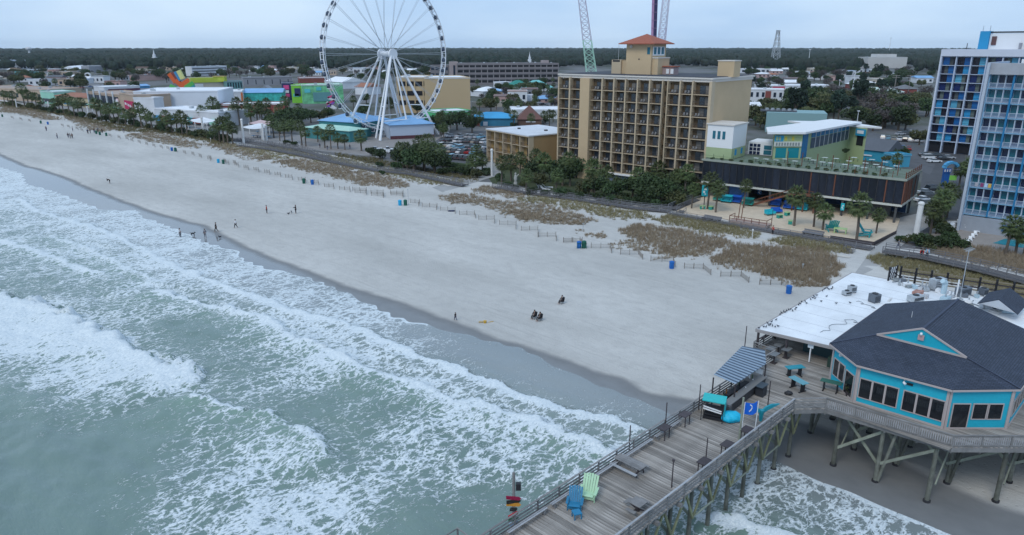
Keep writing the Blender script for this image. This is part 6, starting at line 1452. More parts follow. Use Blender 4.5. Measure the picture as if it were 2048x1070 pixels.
onwall(c1,c2,.45,.85,zt2-5,zt2-2.2,M('near_black_glass'),'window');onwall(c1,c2,.4,1.0,zt2-2.2,zt2-.3,M('sign_blue'),'wall_sign',.5,.2);onwall(c1,c2,.5,.9,zt2-1.6,zt2-.7,whitep,'sign_letter',.65,.05)
wbb=thing('white_canopy_house','low white canopied entrance with gridded glass door beside the lime restaurant','building',flat0(G(1495,308,10.2)));_,dq,lq,aq=wbox(wbb,1495,308,1545,312,10.2,13.6,8,whitep,'wall');MB().box((3,3,5),(6,7,10),rz=atan2(dq.y,dq.x)).build('base',M('grey_base_wall'),wbb);off=parent_off(wbb)
for i in range(3):
 for j in range(3):q=aq+dq*(lq*(.12+i*.15))-off;MB().box((q.x,q.y-.05,10.7+j*1.0),(.8,.1,.8),rz=atan2(dq.y,dq.x)).build('window_pane',navg,wbb)
for j in range(2):q=aq+dq*(lq*.78)-off;MB().box((q.x,q.y-.08,11+j*1.3),(2.0,.1,1.1),rz=atan2(dq.y,dq.x)).build('window_pane',M('teal_window'),wbb)
db_=thing('flat_roofed_block','flat roofed dark block with pale teal edge behind the lime restaurant','building',flat0(G(1530,264,0)));_,dq,lq,aq=wbox(db_,1530,264,1650,268,0,9,18,M('pale_teal_wall',(.22,.36,.38),.8),'wall')
MB().box((8,8,9.15),(16,12,.3),rz=atan2(dq.y,dq.x)).build('flat_roof',M('dark_roof_felt'),db_)
for i in range(6):MB().box((3+i*2.2,9-i*1.2,9.8),(1.2,1.0,1.0),rz=.3).build('roof_unit',gal,db_)
# ---------------- big wheel
wc=Vector((-44.5+AX.x*13.5,315+AX.y*13.5,0));ZC=34.9;RW=32.5
wh=thing('ferris_wheel','giant white observation wheel with dark gondolas towering over the town','ferris wheel',(wc.x,wc.y,0),atan2(BX.y,BX.x))
ww=M('white_steel',(.72,.74,.78),.45,ns=.5,na=.06)
N_W=84;hw=1.15
for y in(-hw,hw):
 b=MB()
 for i in range(N_W):
  a0,a1=2*pi*i/N_W,2*pi*(i+1)/N_W;b.tube((RW*cos(a0),y,ZC+RW*sin(a0)),(RW*cos(a1),y,ZC+RW*sin(a1)),.22,.22,6,False)
 b.build('outer_rim',ww,wh)
b=MB();RI=RW-1.6
for i in range(N_W):
 a0,a1=2*pi*i/N_W,2*pi*(i+1)/N_W;p0=lambda r,a,y:(r*cos(a),y,ZC+r*sin(a))
 b.tube(p0(RI,a0,0),p0(RI,a1,0),.16,.16,5,False)
 for y in(-hw,hw):b.tube(p0(RW,a0,y),p0(RI,a1 if i%2 else a0,0),.08,.08,4,False)
 if i%2==0:b.tube(p0(RW,a0,-hw),p0(RW,a0,hw),.08,.08,4,False)
b.build('rim_truss',ww,wh)
cabg=M('gondola_glass',(.03,.05,.09),.15,spec=.8)
b=MB();b.mi=0;b.blob((0,0,-.1),(1.15,1.0,1.15),10,7);b.mi=1;b.box((0,0,.0),(.16,2.12,2.25));b.box((0,0,-1.05),(1.3,1.2,.35));b.tube((0,-1.2,0),(0,1.2,0),.12,.12,6)
cabm=b.mesh('gondola',[cabg,ww],smooth=False)
for i in range(42):a=2*pi*(i+.5)/42;inst('gondola',cabm,wh,((RW-.1)*cos(a),0,ZC+(RW-.1)*sin(a)-.5),rz=0)
for i in range(28):
 a=2*pi*i/28;y=2.0 if i%2 else-2.0
 for da in(-.012,.012):MB().tube((1.2*cos(a),y,ZC+1.2*sin(a)),(RI*cos(a+da),0,ZC+RI*sin(a+da)),.07,.07,5,False).build('spoke',M('spoke_steel',(.45,.48,.52),.4),wh)
MB().tube((0,-3.6,ZC),(0,3.6,ZC),1.25,1.25,16).build('hub',ww,wh);MB().tube((0,-4.4,ZC),(0,-3.6,ZC),2.2,2.2,20).build('hub_disc',ww,wh);MB().tube((0,3.6,ZC),(0,4.4,ZC),2.2,2.2,20).build('hub_disc',ww,wh)
for sy in(-1,1):
 for sx in(-1,1):
  MB().tube((sx*16,sy*13.5,0),(sx*.9,sy*4.0,ZC-.3),.6,.42,10).build('leg',ww,wh);MB().tube((sx*12,sy*5,0),(sx*.6,sy*3.0,ZC-.6),.42,.32,8).build('inner_leg',ww,wh)
  MB().tube((sx*16*.62,sy*(13.5*.62+4*.38),ZC*.38),(sx*12*.62,sy*4.5,ZC*.38),.2,.2,6).build('strut',ww,wh)
 MB().tube((0,sy*13.5,0),(0,sy*4.1,ZC-.5),.4,.3,8).build('inner_leg',ww,wh)
 MB().tube((-16*.78,sy*11.4,ZC*.22),(16*.78,sy*11.4,ZC*.22),.25,.25,6).build('tie_beam',ww,wh)
MB().box((0,0,.5),(18,9,1.0)).build('boarding_deck',M('grey_deck',(.3,.31,.33),.7,ns=1),wh)
for i in range(9):MB().box((-8+i*2,-4.4,1.6),(.08,.08,1.2)).build('fence_post',gal,wh)
# ---------------- amusement towers behind the hotel
def lattice(name,label,ub,vb,ut,w0,w1,top,mats,cat='tower',split=None,Y=None):
 p=G(ub,vb);t_=thing(name,label,cat,p);lean=AT(ut,0,p.y);zt0=lean.z;n=22
 for seg in range(2):
  b=MB();r0,r1=(0,split)if seg==0 else(split,1.0)
  for i in range(n):
   f0,f1=i/n,(i+1)/n
   if f0<r0 or f0>=r1:continue
   pts=[]
   for f in(f0,f1):
    w_=w0+(w1-w0)*f;z=top*f;cx=(lean.x-p.x)*z/zt0;pts.append([(cx+sx*w_/2,sy*w_/2,z)for sx,sy in((-1,-1),(1,-1),(1,1),(-1,1))])
   for k_ in range(4):
    b.tube(pts[0][k_],pts[1][k_],.24,.24,5,False);b.tube(pts[0][k_],pts[1][(k_+1)%4],.14,.14,4,False);b.tube(pts[0][(k_+1)%4],pts[1][k_],.14,.14,4,False);b.tube(pts[1][k_],pts[1][(k_+1)%4],.12,.12,4,False)
  b.build('lattice',mats[seg],t_,label=['lower lattice in green' if mats[0]is not mats[1]else 'lower lattice','upper pale lattice'][seg])
 return t_
lg=M('light_green_steel',(.42,.66,.54),.5);pkw=M('pinkish_white_steel',(.55,.48,.60),.5);lw_=M('lilac_white_steel',(.60,.58,.68),.5)
lattice('slingshot_tower','leaning lattice ride tower, green below and white above, left of the hotel roof tower',1188,186,1164,9,4.2,105,[lg,lw_],split=.4)
lattice('slingshot_tower','leaning white and pink lattice ride tower right behind the drop tower',1312,186,1332,6.5,4.4,105,[pkw,lw_],split=.5)
p=G(1306,190);t_=thing('drop_tower','slim dark navy and pink drop ride mast behind the red roof','tower',p);ln=AT(1312,0,p.y)
dx=(ln.x-p.x)/ln.z
MB().beam((0,0,0),(dx*95,0,95),2.4,2.4).build('mast',M('navy_mast',(.03,.025,.09),.5),t_);MB().beam((-2.2,0,0),(dx*95-2.2,0,95),1.6,1.8).build('mast_face',M('pink_mast',(.45,.25,.42),.5),t_)
for z in range(40,95,6):MB().box((dx*z-.8,0,z),(4.4,2.6,.3)).build('ring',M('grey_pink',(.3,.2,.3),.5),t_)
# ================================================================== the town
def C(name,c=None,r=.8,**k):return M(name,c,r,ns=k.pop('ns',.15),na=k.pop('na',.12),**k)
W_=C('town_white',(.62,.64,.68));WR=C('town_white_roof',(.72,.74,.78));TN=C('town_tan',(.44,.34,.26));GRY=C('town_grey',(.24,.25,.28));DGY=C('town_dark_grey',(.10,.105,.12));BEI=C('town_beige',(.45,.41,.35))
TQ=C('town_turquoise',(.10,.42,.45));MN=C('town_mint',(.28,.55,.45));BLU=C('town_blue',(.06,.26,.48));PB=C('town_pale_blue',(.25,.38,.58));LM=C('town_lime',(.42,.50,.06));GN=C('town_green',(.08,.42,.16));TER=C('town_terracotta',(.32,.14,.09));BRK=C('town_brick',(.22,.06,.05));PNK=C('town_pink',(.45,.30,.28));YL=C('town_yellow',(.5,.38,.14));OR=C('town_orange',(.55,.16,.05));BRN=C('town_brown',(.13,.08,.06));RF=C('town_roof_grey',(.17,.175,.19));WIN=M('town_window',(.02,.03,.05),.15)
NVY=C('town_navy',(.02,.03,.10));SKYB=C('town_skyblue_roof',(.20,.38,.62));TEALR=C('town_teal_roof',(.03,.24,.20))
winme=MB().box((0,0,0),(1,.14,1)).mesh('window',WIN)
def bld(label,u0,v0,u1,v1,vt,dep,wall=W_,roof=WR,kind='flat',rows=0,cols=0,name='building',cat='building',wf=(.62,.5),over=.4,rh=None,side=0,shift=0,extras=None,group=None):
 a,c=G(u0,v0),G(u1,v1);h_=AT((u0+u1)/2,vt,(a.y+c.y)/2).z;d=c-a;l_=d.length;t_=thing(name,label,cat,a,atan2(d.y,d.x),group)
 h_=max(h_,2.4);re=kind
 hw=h_ if kind=='flat' else h_-(rh or min(dep,l_)*.22)
 hw=max(hw,2.2)
 MB().box((l_/2,dep/2,hw/2),(l_,dep,hw)).build('wall',wall,t_)
 if kind=='flat':
  MB().box((l_/2,dep/2,hw+.12),(l_+over,dep+over,.3)).build('flat_roof',roof,t_)
  b=MB()
  for x0,y0,sx,sy in((l_/2,0,l_+over,.25),(l_/2,dep,l_+over,.25),(0,dep/2,.25,dep-.3),(l_,dep/2,.25,dep-.3)):b.box((x0,y0,hw+.45),(sx,sy,.4))
  b.build('parapet',wall,t_)
  for i in range(max(0,int(l_/14))):MB().box((rnd.uniform(2,l_-2),rnd.uniform(dep*.2,dep*.8),hw+.8),(rnd.uniform(1,2.4),rnd.uniform(1,2),1.1)).build('roof_unit',gal,t_)
 else:
  o_=.6;b=MB();P_=[(-o_,-o_),(l_+o_,-o_),(l_+o_,dep+o_),(-o_,dep+o_)]
  if kind=='hip':
   q=min(l_,dep)/2
   R_=[(q,dep/2),(l_-q,dep/2)]if l_>dep else[(l_/2,q),(l_/2,dep-q)]
   if abs(l_-dep)<.5:R_=[(l_/2,dep/2-.2),(l_/2,dep/2+.2)]
   vs=[(x,y,hw)for x,y in P_]+[(x,y,h_)for x,y in R_]+[(x,y,hw-.2)for x,y in P_]
   fs=[(0,1,5,4),(1,2,5),(2,3,4,5),(3,0,4)]if l_>dep and abs(l_-dep)>=.5 else[(0,1,4),(1,2,5,4),(2,3,5),(3,0,4,5)]
   b.add(vs,fs+[(9,8,7,6),(0,6,7,1),(1,7,8,2),(2,8,9,3),(3,9,6,0)])
  else:
   if side:vs=[(-o_,-o_,hw),(l_+o_,-o_,hw),(l_+o_,dep+o_,hw),(-o_,dep+o_,hw),(l_/2,-o_,h_),(l_/2,dep+o_,h_)];fs=[(0,4,5,3),(4,1,2,5),(0,1,4),(3,5,2),(3,2,1,0)]
   else:vs=[(-o_,-o_,hw),(l_+o_,-o_,hw),(l_+o_,dep+o_,hw),(-o_,dep+o_,hw),(-o_,dep/2,h_),(l_+o_,dep/2,h_)];fs=[(0,1,5,4),(3,4,5,2),(0,4,3),(1,2,5),(3,2,1,0)]
   b.add(vs,fs)
  b.build('roof',roof,t_)
 for r_ in range(rows):
  for q in range(cols):
   x=(q+.5)*l_/cols;z=(r_+.5)*hw/rows;inst('window',winme,t_,(x,-.05,z),scale=(l_/cols*wf[0],1,hw/rows*wf[1]))
 if extras:extras(t_,l_,dep,hw)
 return t_
def pan(x,z,w_,h_,mt,name='sign_board',y=-.2,th=.2):return lambda t_,l_,dp,hw:MB().box((x*l_,y,z*hw),(w_*l_,th,h_*hw)).build(name,mt,t_)
def many(*f):return lambda*a:[g(*a)for g in f]
# --- far left
bld('long white three storey block at the far left edge before the forest',-60,140,54,138,121,30,W_,PB,rows=3,cols=16)
bld('white two storey wing with blue grey roof right of the long white block',50,127,150,124,114,30,W_,RF,rows=2,cols=12)
bld('low building with turquoise front at the far left',33,158,80,157,144,14,TQ,BEI)
bld('beige gabled house cut by the left edge',-30,172,8,168,146,20,BEI,BEI,'gable')
bld('white long low store roof behind the turquoise front',60,146,125,143,139,16,W_,WR)
for u,lb in((97,'left'),(172,'right')):
 p=G(u,160);t_=thing('white_archway','white arched gateway, the %s of the pair in the left part of the town'%lb,'arch',p);h_=AT(u,147,p.y).z
 MB().box((0,0,h_*.35),(1.6,2,h_*.7)).build('pillar',W_,t_);MB().box((6,0,h_*.35),(1.6,2,h_*.7)).build('pillar',W_,t_);b=MB()
 for i in range(8):a0,a1=pi*i/8,pi*(i+1)/8;b.beam((3-3.1*cos(a0),0,h_*.7+3*sin(a0)*.9),(3-3.1*cos(a1),0,h_*.7+3*sin(a1)*.9),2,1.3)
 b.build('arch',W_,t_)
bld('grey long hall with a pale edge left of the pointed white spire',180,146,216,145,132,25,GRY,WR);bld('low flat building extending right of the grey hall',216,139,268,137,132,18,DGY,W_)
bld('white many gabled house before the forest',193,132,222,131,121,20,W_,SKYB,'hip',rows=2,cols=5);bld('cream house cluster with blue grey hip roofs before the forest',224,131,250,130,118,20,BEI,RF,'hip',rows=2,cols=4);bld('small cream house at the right end of the gabled cluster',252,131,272,130,119,18,BEI,SKYB,'hip',rows=2,cols=3)
bld('dark gabled hall with a light gable end left of the grey hall',155,146,182,143,131,22,RF,WR,'gable')
bld('pinkish low wall like building left of the orange slides',268,162,330,160,151,12,PNK,RF)
bld('small blue roofed shop row behind the big white building',256,178,300,176,169,14,BLU,SKYB,'gable')
bld('long flat store with a dark maroon band behind the tan shops',210,187,281,184,174,26,W_,WR,extras=pan(.55,.5,.9,.45,C('maroon_band',(.10,.03,.06)),'shop_band'))
# --- seafront row on the left
bld('long tan strip of shops at the far left of the promenade',-60,196,86,204,178,30,TN,C('tan_flat_roof',(.36,.28,.24)),rows=1,cols=14,wf=(.4,.35))
bld('mint green shop with white trim among the tan shops',84,206,111,209,184,14,MN,W_,extras=pan(.5,.3,.7,.3,WIN,'shop_window'))
bld('cream shop with a terracotta roof and a blue awning',113,210,181,216,187,16,C('cream_shop',(.48,.42,.28)),TER,'hip',rh=2.0,extras=many(pan(.5,.35,.34,.28,BLU,'awning',-1.0,2.0),pan(.84,.35,.2,.3,WIN,'shop_window'),pan(.1,.35,.12,.3,WIN,'shop_window')))
def glazed(t_,l_,dp,hw):
 for i in range(8):MB().box(((i+.5)*l_/8.6+1,-.15,hw*.66),(l_/8.6-.6,.2,hw*.5)).build('window',WIN,t_)
 for i in range(5):MB().box((i*l_/5+1,-.6,hw*.62),(.7,.7,hw*1.2)).build('column',W_,t_)
 MB().box((l_/2,-1.2,hw*.28),(l_,2.2,.3)).build('canopy',MN,t_);MB().tube((l_*.93,-.8,hw*.62),(l_*.93,-.3,hw*.62),2.1,2.1,16).build('round_sign',C('pale_pink',(.6,.45,.47)),t_)
 MB().tube((l_*.93,-.95,hw*.62),(l_*.93,-.8,hw*.62),1.5,1.5,16).build('round_sign_face',W_,t_)
bld('tan shopfront with tall dark windows, white columns and a round sign',181,217,245,226,188,22,TN,C('tan_flat_roof'),extras=glazed)
def pinksign(t_,l_,dp,hw):
 MB().box((l_*.66,-.5,hw*.5),(l_*.62,.4,hw*.44)).build('sign_board',C('raspberry',(.45,.02,.10)),t_)
 for i,w_ in enumerate((.13,.07,.1,.12,.05)):MB().box((l_*(.44+i*.11),-.75,hw*(.56-.03*i)),(l_*w_*.7,.06,hw*.12)).build('sign_letter',W_,t_)
bld('plain tan wall building with a raspberry sign',245,226,273,232,190,20,TN,C('tan_flat_roof'),extras=pinksign)
def acs(n):
 def f(t_,l_,dp,hw):
  for i in range(n):MB().box(((i+.6)*l_/n,-.7,hw*.28),(1.6,1.2,1.3)).build('wall_unit',GRY,t_)
 return f
bld('large plain white windowless building in the seafront row',273,228,440,226,184,40,C('smooth_white',(.64,.68,.75),ns=.05,na=.08),WR,extras=acs(4))
bld('white block with an orange corner right of the large white building',440,212,486,211,185,30,W_,WR,extras=pan(1.0,.5,.08,1.0,OR,'orange_pier'))
bld('small white stepped block on the left end of the large white building',272,232,312,233,197,8,W_,WR)
def shops(cols_):
 def f(t_,l_,dp,hw):
  for i,c_ in enumerate(cols_):MB().box(((i+.5)*l_/len(cols_),-.8,hw*.35),(l_/len(cols_)*.8,1.6,hw*.4)).build('awning',c_,t_);MB().box(((i+.5)*l_/len(cols_),-.1,hw*.2),(l_/len(cols_)*.6,.2,hw*.3)).build('shop_window',WIN,t_)
 return f
bld('low white roofed arcade with colourful awnings below the large white building',312,244,440,254,222,18,W_,WR,extras=shops([BLU,BRK,SKYB,W_,TQ,BRK,W_,MN]))
bld('low white roofed row with blue and brick fronts left of the wheel',440,228,570,226,210,20,BRK,WR,extras=shops([BLU,YL,BRK,BRN,TER]))
# --- amusements
bld('building with a bright lime roof band left of the wheel',385,190,455,188,158,24,BEI,LM,extras=many(pan(.5,.93,1.02,.3,LM,'roof_band',-.3,.4),pan(.2,.4,.28,.6,W_,'arched_windows'),pan(.62,.35,.2,.2,GRY,'sign_board')))
MBx=thing('lime_cupola','lime green cupola standing on the lime roof band','cupola',AT(440,158,G(430,189).y+6));MB().box((0,0,0),(9,6,4)).build('cupola_wall',LM,MBx);MB().box((0,0,2.2),(10,7,.4)).build('cupola_roof',YL,MBx)
bld('glass fronted teal block right of the lime banded building',456,190,487,189,164,16,C('teal_glass_wall',(.12,.30,.32),.3),GRY,rows=2,cols=6,wf=(.5,.8))
bld('long grey warehouse behind the blue and teal mural building',488,172,585,170,156,30,GRY,RF,rows=1,cols=6,wf=(.1,.6))
bld('blue roofed building with a teal painted wall left of the candy striped sign',490,206,566,205,178,20,C('teal_mural',(.04,.36,.33),ns=.4,na=.5),SKYB,'gable',rh=2.5)
t_=bld('lime green dome fronted grey slope above the teal painted wall',518,196,545,196,171,8,LM,GRY,'gable',side=1,rh=4)
bld('tall black, pink and white striped sign tower',566,200,584,200,166,6,NVY,W_,name='sign_tower',cat='sign',extras=many(pan(.5,.75,.6,.25,C('hot_pink',(.55,.06,.2))),pan(.5,.5,.5,.16,W_),pan(.5,.28,.6,.18,C('hot_pink')),pan(.45,.1,.3,.1,W_)))
bld('green and navy swirl painted corner block beside the striped sign tower',585,206,607,206,171,12,C('bright_green',(.20,.52,.05)),W_,extras=many(pan(.55,.62,.55,.45,NVY,'painted_panel'),pan(.4,.45,.5,.16,TQ,'painted_panel')))
bld('green and blue checked mural building with glass front left of the wheel',607,208,688,206,171,22,C('green_blue_mural',(.16,.48,.25),ns=.25,na=.6),W_,extras=many(pan(.55,.38,.6,.5,C('teal_glass_wall'),'glass_front',-.3,.3),pan(.12,.72,.14,.2,C('aqua',(.1,.5,.55)),'painted_panel'),pan(.4,.82,.12,.18,C('aqua'),'painted_panel'),pan(.7,.78,.1,.16,YL,'painted_panel')))
rb_=thing('ribbon_sign','pink and white twisted ribbon sign on a stand before the mural building','sign',G(662,218));hh=AT(662,190,rb_.location.y).z
for i,(x0,z0,x1,z1,c_)in enumerate(((-2.5,.35,2.5,.62,C('hot_pink')),(2.5,.62,-1.5,.8,W_),(-1.5,.8,2.2,.98,C('hot_pink')),(-2.4,.1,2.4,.5,C('violet',(.2,.08,.4))),(2.4,.1,-2.4,.5,W_))):MB().beam((x0,0,z0*hh),(x1,0,z1*hh),.8,1.2).build('ribbon',c_,rb_)
MB().box((0,0,.6),(7,2,1.2)).build('stand',W_,rb_)
bld('brick red hall behind the mural building',600,172,655,171,156,18,BRK,WR);bld('big white gabled warehouse just left of the wheel hub',686,178,732,176,155,34,W_,WR,'gable',side=1,rh=4)
bld('dark red gabled roof seen through the wheel legs',735,190,762,188,166,14,W_,TER,'gable',side=1,rh=3)
bld('white three storey motel with dark gallery stripes behind the slides',385,152,455,149,133,12,W_,WR,extras=many(pan(.5,.8,.96,.12,DGY,'gallery'),pan(.5,.5,.96,.12,DGY,'gallery'),pan(.5,.2,.96,.12,DGY,'gallery')))
sl=thing('slide_building','giant fan of orange, red, green and blue slides above the shops','amusement',G(362,196));sy=sl.location.y
def plank3(u0,v0,u1,v1,wd,mt):
 a=AT(u0,v0,sy)-sl.location;c=AT(u1,v1,sy)-sl.location;MB().beam(a,c,3.0,wd,up=(0,1,0)).build('slide',mt,sl)
gr5=C('slide_green',(.10,.45,.10));OR2=C('slide_orange',(.62,.12,.03));
for u0,v0,u1,v1,wd,mt in((339,147,352,165,2.6,OR2),(344,145,358,168,2.2,BRK),(349,144,360,162,2.0,BLU),(357,141,366,158,2.4,C('pale_yellow',(.6,.6,.25))),(352,160,368,176,3.4,OR2),(360,172,378,160,2.2,OR2),(364,176,382,164,2.0,C('slide_yellow',(.6,.4,.05))),(368,178,386,166,2.4,gr5),(364,182,388,170,2.2,C('slide_teal',(.03,.3,.35))),(340,172,360,182,1.8,gr5),(338,178,358,184,1.6,TQ),(346,180,378,182,3.5,NVY)):plank3(u0,v0,u1,v1,wd,mt)
MB().box((0,3,4),(22,8,8)).build('base_hall',W_,sl)
# --- around the wheel
def pav(label,u0,v0,u1,v1,vt,dep,wall,roof,**k):return bld(label,u0,v0,u1,v1,vt,dep,wall,roof,**k)
pav('pavilion with a hipped blue roof left of the wheel legs',640,270,722,276,228,20,C('blue_green_wall',(.05,.22,.24)),SKYB,kind='hip',rh=3.2)
pav('lower pale green roofed wing in front of the blue hipped pavilion',612,276,700,285,252,10,C('blue_green_wall'),C('pale_green_roof',(.38,.60,.52)),kind='hip',rh=1.2)
pav('pale blue metal sided hall with a blue roof and dark brick base under the wheel',782,279,868,275,236,18,C('pale_metal',(.42,.48,.58),ns=3,na=.05),SKYB,kind='hip',rh=2.6,extras=pan(.5,.12,1.02,.22,C('dark_brick',(.09,.03,.04)),'brick_base',-.1,.3))
pav('small ticket hut with a pale blue roof under the wheel',800,250,850,249,232,8,W_,SKYB,kind='hip',rh=1.5)
def tanb(t_,l_,dp,hw):
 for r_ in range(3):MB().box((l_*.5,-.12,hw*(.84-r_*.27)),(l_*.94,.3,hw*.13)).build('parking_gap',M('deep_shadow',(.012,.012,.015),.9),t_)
 for i in range(4):MB().box((l_*(.06+i*.29),-.3,hw*.55),(.7,.2,hw*.84)).build('pier_strip',C('tan_block',(.50,.37,.22)),t_)
TB=C('tan_block',(.50,.37,.22),ns=.03,na=.03)
bld('open sided part of the tan block behind the wheel, with three dark gaps',795,226,852,226,156,30,TB,WR,extras=tanb);bld('blank tan wall of the big block right of the wheel',852,226,941,224,157,34,TB,WR)
def gar(t_,l_,dp,hw):
 n=17
 for r_ in range(4):
  MB().box((l_/2,-.5,hw*(r_+.02)/4+.9),(l_+.6,.6,hw*.105)).build('parapet_band',C('garage_band',(.21,.19,.20)),t_)
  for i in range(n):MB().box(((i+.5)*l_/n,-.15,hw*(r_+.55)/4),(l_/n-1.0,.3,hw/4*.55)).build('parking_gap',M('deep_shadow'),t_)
 MB().box((l_/2,-.5,hw),(l_+.6,.8,hw*.10)).build('parapet_band',C('garage_band'),t_)
 for i in range(n+1):MB().box((i*l_/n,-.3,hw/2),(.9,.5,hw)).build('column',C('garage_column',(.26,.24,.25)),t_)
 MB().box((-3,6,hw*.56),(8,12,hw*1.12)).build('stair_tower',C('garage_stair',(.33,.27,.27)),t_);MB().box((-3,-.2,hw*.5),(2,.3,hw*.9)).build('stair_glass',WIN,t_)
 MB().box((l_*.88,8,hw*1.06),(7,8,hw*.22)).build('stair_tower',C('garage_stair'),t_)
bld('long grey multi storey parking deck with dark openings behind the tan block',915,170,1116,168,128,50,C('garage_wall',(.15,.14,.15)),C('garage_top',(.2,.2,.21)),extras=gar,name='parking_deck',cat='parking deck')
bld('left wing of the parking deck seen through the wheel',862,168,898,169,131,30,C('garage_wall'),C('garage_top'),rows=3,cols=4,wf=(.7,.5),name='parking_deck',cat='parking deck')
def greens(t_,l_,dp,hw):
 for i in range(6):MB().box((l_*(.42+i*.09),-.6,hw*.4),(.5,.5,hw*.75)).build('column',W_,t_)
 MB().box((l_*.2,-.2,hw*.35),(l_*.3,.3,hw*.5)).build('shop_window',WIN,t_);MB().box((l_*.68,-.15,hw*.35),(l_*.5,.2,hw*.6)).build('shop_window',WIN,t_)
bld('green shop with white columns below the blank tan wall',872,252,942,248,224,16,GN,WR,extras=greens)
bld('shop row with a bright blue roof right of the green shop',943,252,1030,252,226,14,C('blue_front',(.03,.17,.28)),C('bright_blue_roof',(.05,.30,.55)),kind='hip',rh=2.5,extras=many(pan(.12,.3,.12,.5,BRK,'door'),pan(.32,.3,.1,.5,W_,'door')))
bld('brown pagoda roofed hut right of the blue roofed shops',1035,250,1083,250,212,12,BRN,C('brown_red_roof',(.14,.07,.06)),kind='hip',rh=6.5,extras=pan(.55,.55,.4,.15,W_,'white_band'))
bld('low white flat roofs behind the pagoda hut',1020,238,1125,238,221,22,W_,WR)
bld('house with a dark teal hip roof before the parking deck',1022,181,1062,180,161,16,W_,TEALR,kind='hip',rh=5);bld('house with a pale turquoise gable roof before the parking deck',1052,183,1106,182,161,20,W_,C('pale_turquoise_roof',(.18,.50,.50)),kind='hip',rh=6)
bld('white roofed house among trees left of the teal roofs',966,194,1008,192,174,18,W_,WR,kind='hip',rh=3);bld('small white flat shed before the parking deck',1003,176,1024,175,165,12,W_,WR)
bld('low tan wall along the lot beyond the shops',945,215,1010,213,205,2,BEI,BEI);
bld('white kiosk by the lot road behind the annex',1053,202,1066,202,191,6,W_,WR)
# --- right of the hotel
bld('long pale industrial roof before the right hand forest',1490,140,1705,140,131,40,GRY,W_);bld('white low warehouse front left of the industrial roof',1482,146,1560,146,138,20,W_,WR,rows=1,cols=8)
bld('white cubic hall standing alone in the trees far right',1734,136,1812,136,115,40,C('off_white',(.50,.49,.48),ns=.02),W_,extras=lambda t_,l_,dp,hw:MB().box((l_*.52,dp/2,hw+3),(l_*.5,dp*.6,6)).build('upper_block',C('off_white'),t_))
bld('white roofed two storey motel with brick end right of the tan hotel',1484,216,1564,218,180,14,W_,WR,rows=2,cols=7,wf=(.45,.5),extras=pan(.62,.5,.14,.9,BRK,'brick_panel'))
bld('white low building with arched gable behind the motel',1570,172,1615,172,160,12,W_,WR,kind='gable',rh=2.5);bld('long white flat building with a red stripe right of the motel',1528,188,1665,187,172,20,W_,WR,extras=pan(.2,.8,.18,.3,C('red_stripe',(.5,.02,.08)),'stripe'))
bld('long pale mint roofed hall with brick walls in the right hand trees',1684,192,1800,196,175,20,BRK,C('pale_mint_roof',(.50,.60,.56)),kind='hip',rh=3.5);bld('white roof just behind the pale mint roofed hall',1705,178,1762,178,163,16,BRK,WR,kind='hip',rh=2.5)
bld('dark roofed brick house right of the pale mint roofed hall',1800,192,1832,192,170,14,BRK,RF,kind='hip',rh=3)
bld('small house with a grey roof and blue gable behind the terrace',1710,318,1770,325,280,12,C('blue_gable',(.03,.28,.42)),C('dark_slate_roof',(.10,.11,.13)),kind='gable',rh=3.5,side=0,extras=pan(.3,.5,.5,.12,W_,'white_trim'))
bld('bright blue low shed behind the rust railed terrace end',1786,335,1818,334,312,5,C('shed_blue',(.05,.28,.42)),C('light_blue_roof',(.14,.36,.5)))
bld('white house in trees at the left of the dark roofed block',1493,240,1520,240,205,10,W_,WR,kind='gable',rh=2.5,rows=2,cols=2)
fill=[]
frn=random.Random(21)
ZN_=[('beside the far left white blocks',0,190,134,168,20),('in the far left car park',20,250,160,176,8),('between the grey hall and the slides',250,385,126,152,18),('behind the white motel',380,560,125,147,18),('left of the wheel rim before the forest',560,700,124,153,17),('between the wheel rims',700,880,124,152,16),('between the tan block and the tan hotel',950,1110,176,215,6),('before the forest right of the tan hotel',1490,1740,142,168,16),('between the motel and the blue hotel tower',1600,1850,150,178,6)]
for zn,u0,u1,v0,v1,n in ZN_:
 q=[]
 for i in range(n):
  u=u0+(i+.5)*(u1-u0)/n+frn.uniform(-6,6);v=frn.uniform(v0,v1);D=G(u,v).y;wpx=frn.uniform(12,22)*FPX/D*.9;
  kd=frn.choice(['flat','hip','gable','flat']);wl_=frn.choice([W_,BEI,GRY,W_,TN,PNK]);rf_=frn.choice([WR,RF,RF,TER,SKYB,DGY,WR,BRN])
  h_=frn.uniform(4,8);t_=bld('x',u,v,u+wpx,v,UV((G(u,v).x,D,h_))[1],frn.uniform(9,16),wl_,rf_,kind=kd,rh=2.2,rows=1,cols=3,wf=(.4,.4),group='small buildings scattered through the town',name='small_building');q.append(t_)
 ordinal_labels(q,'small building',zn)
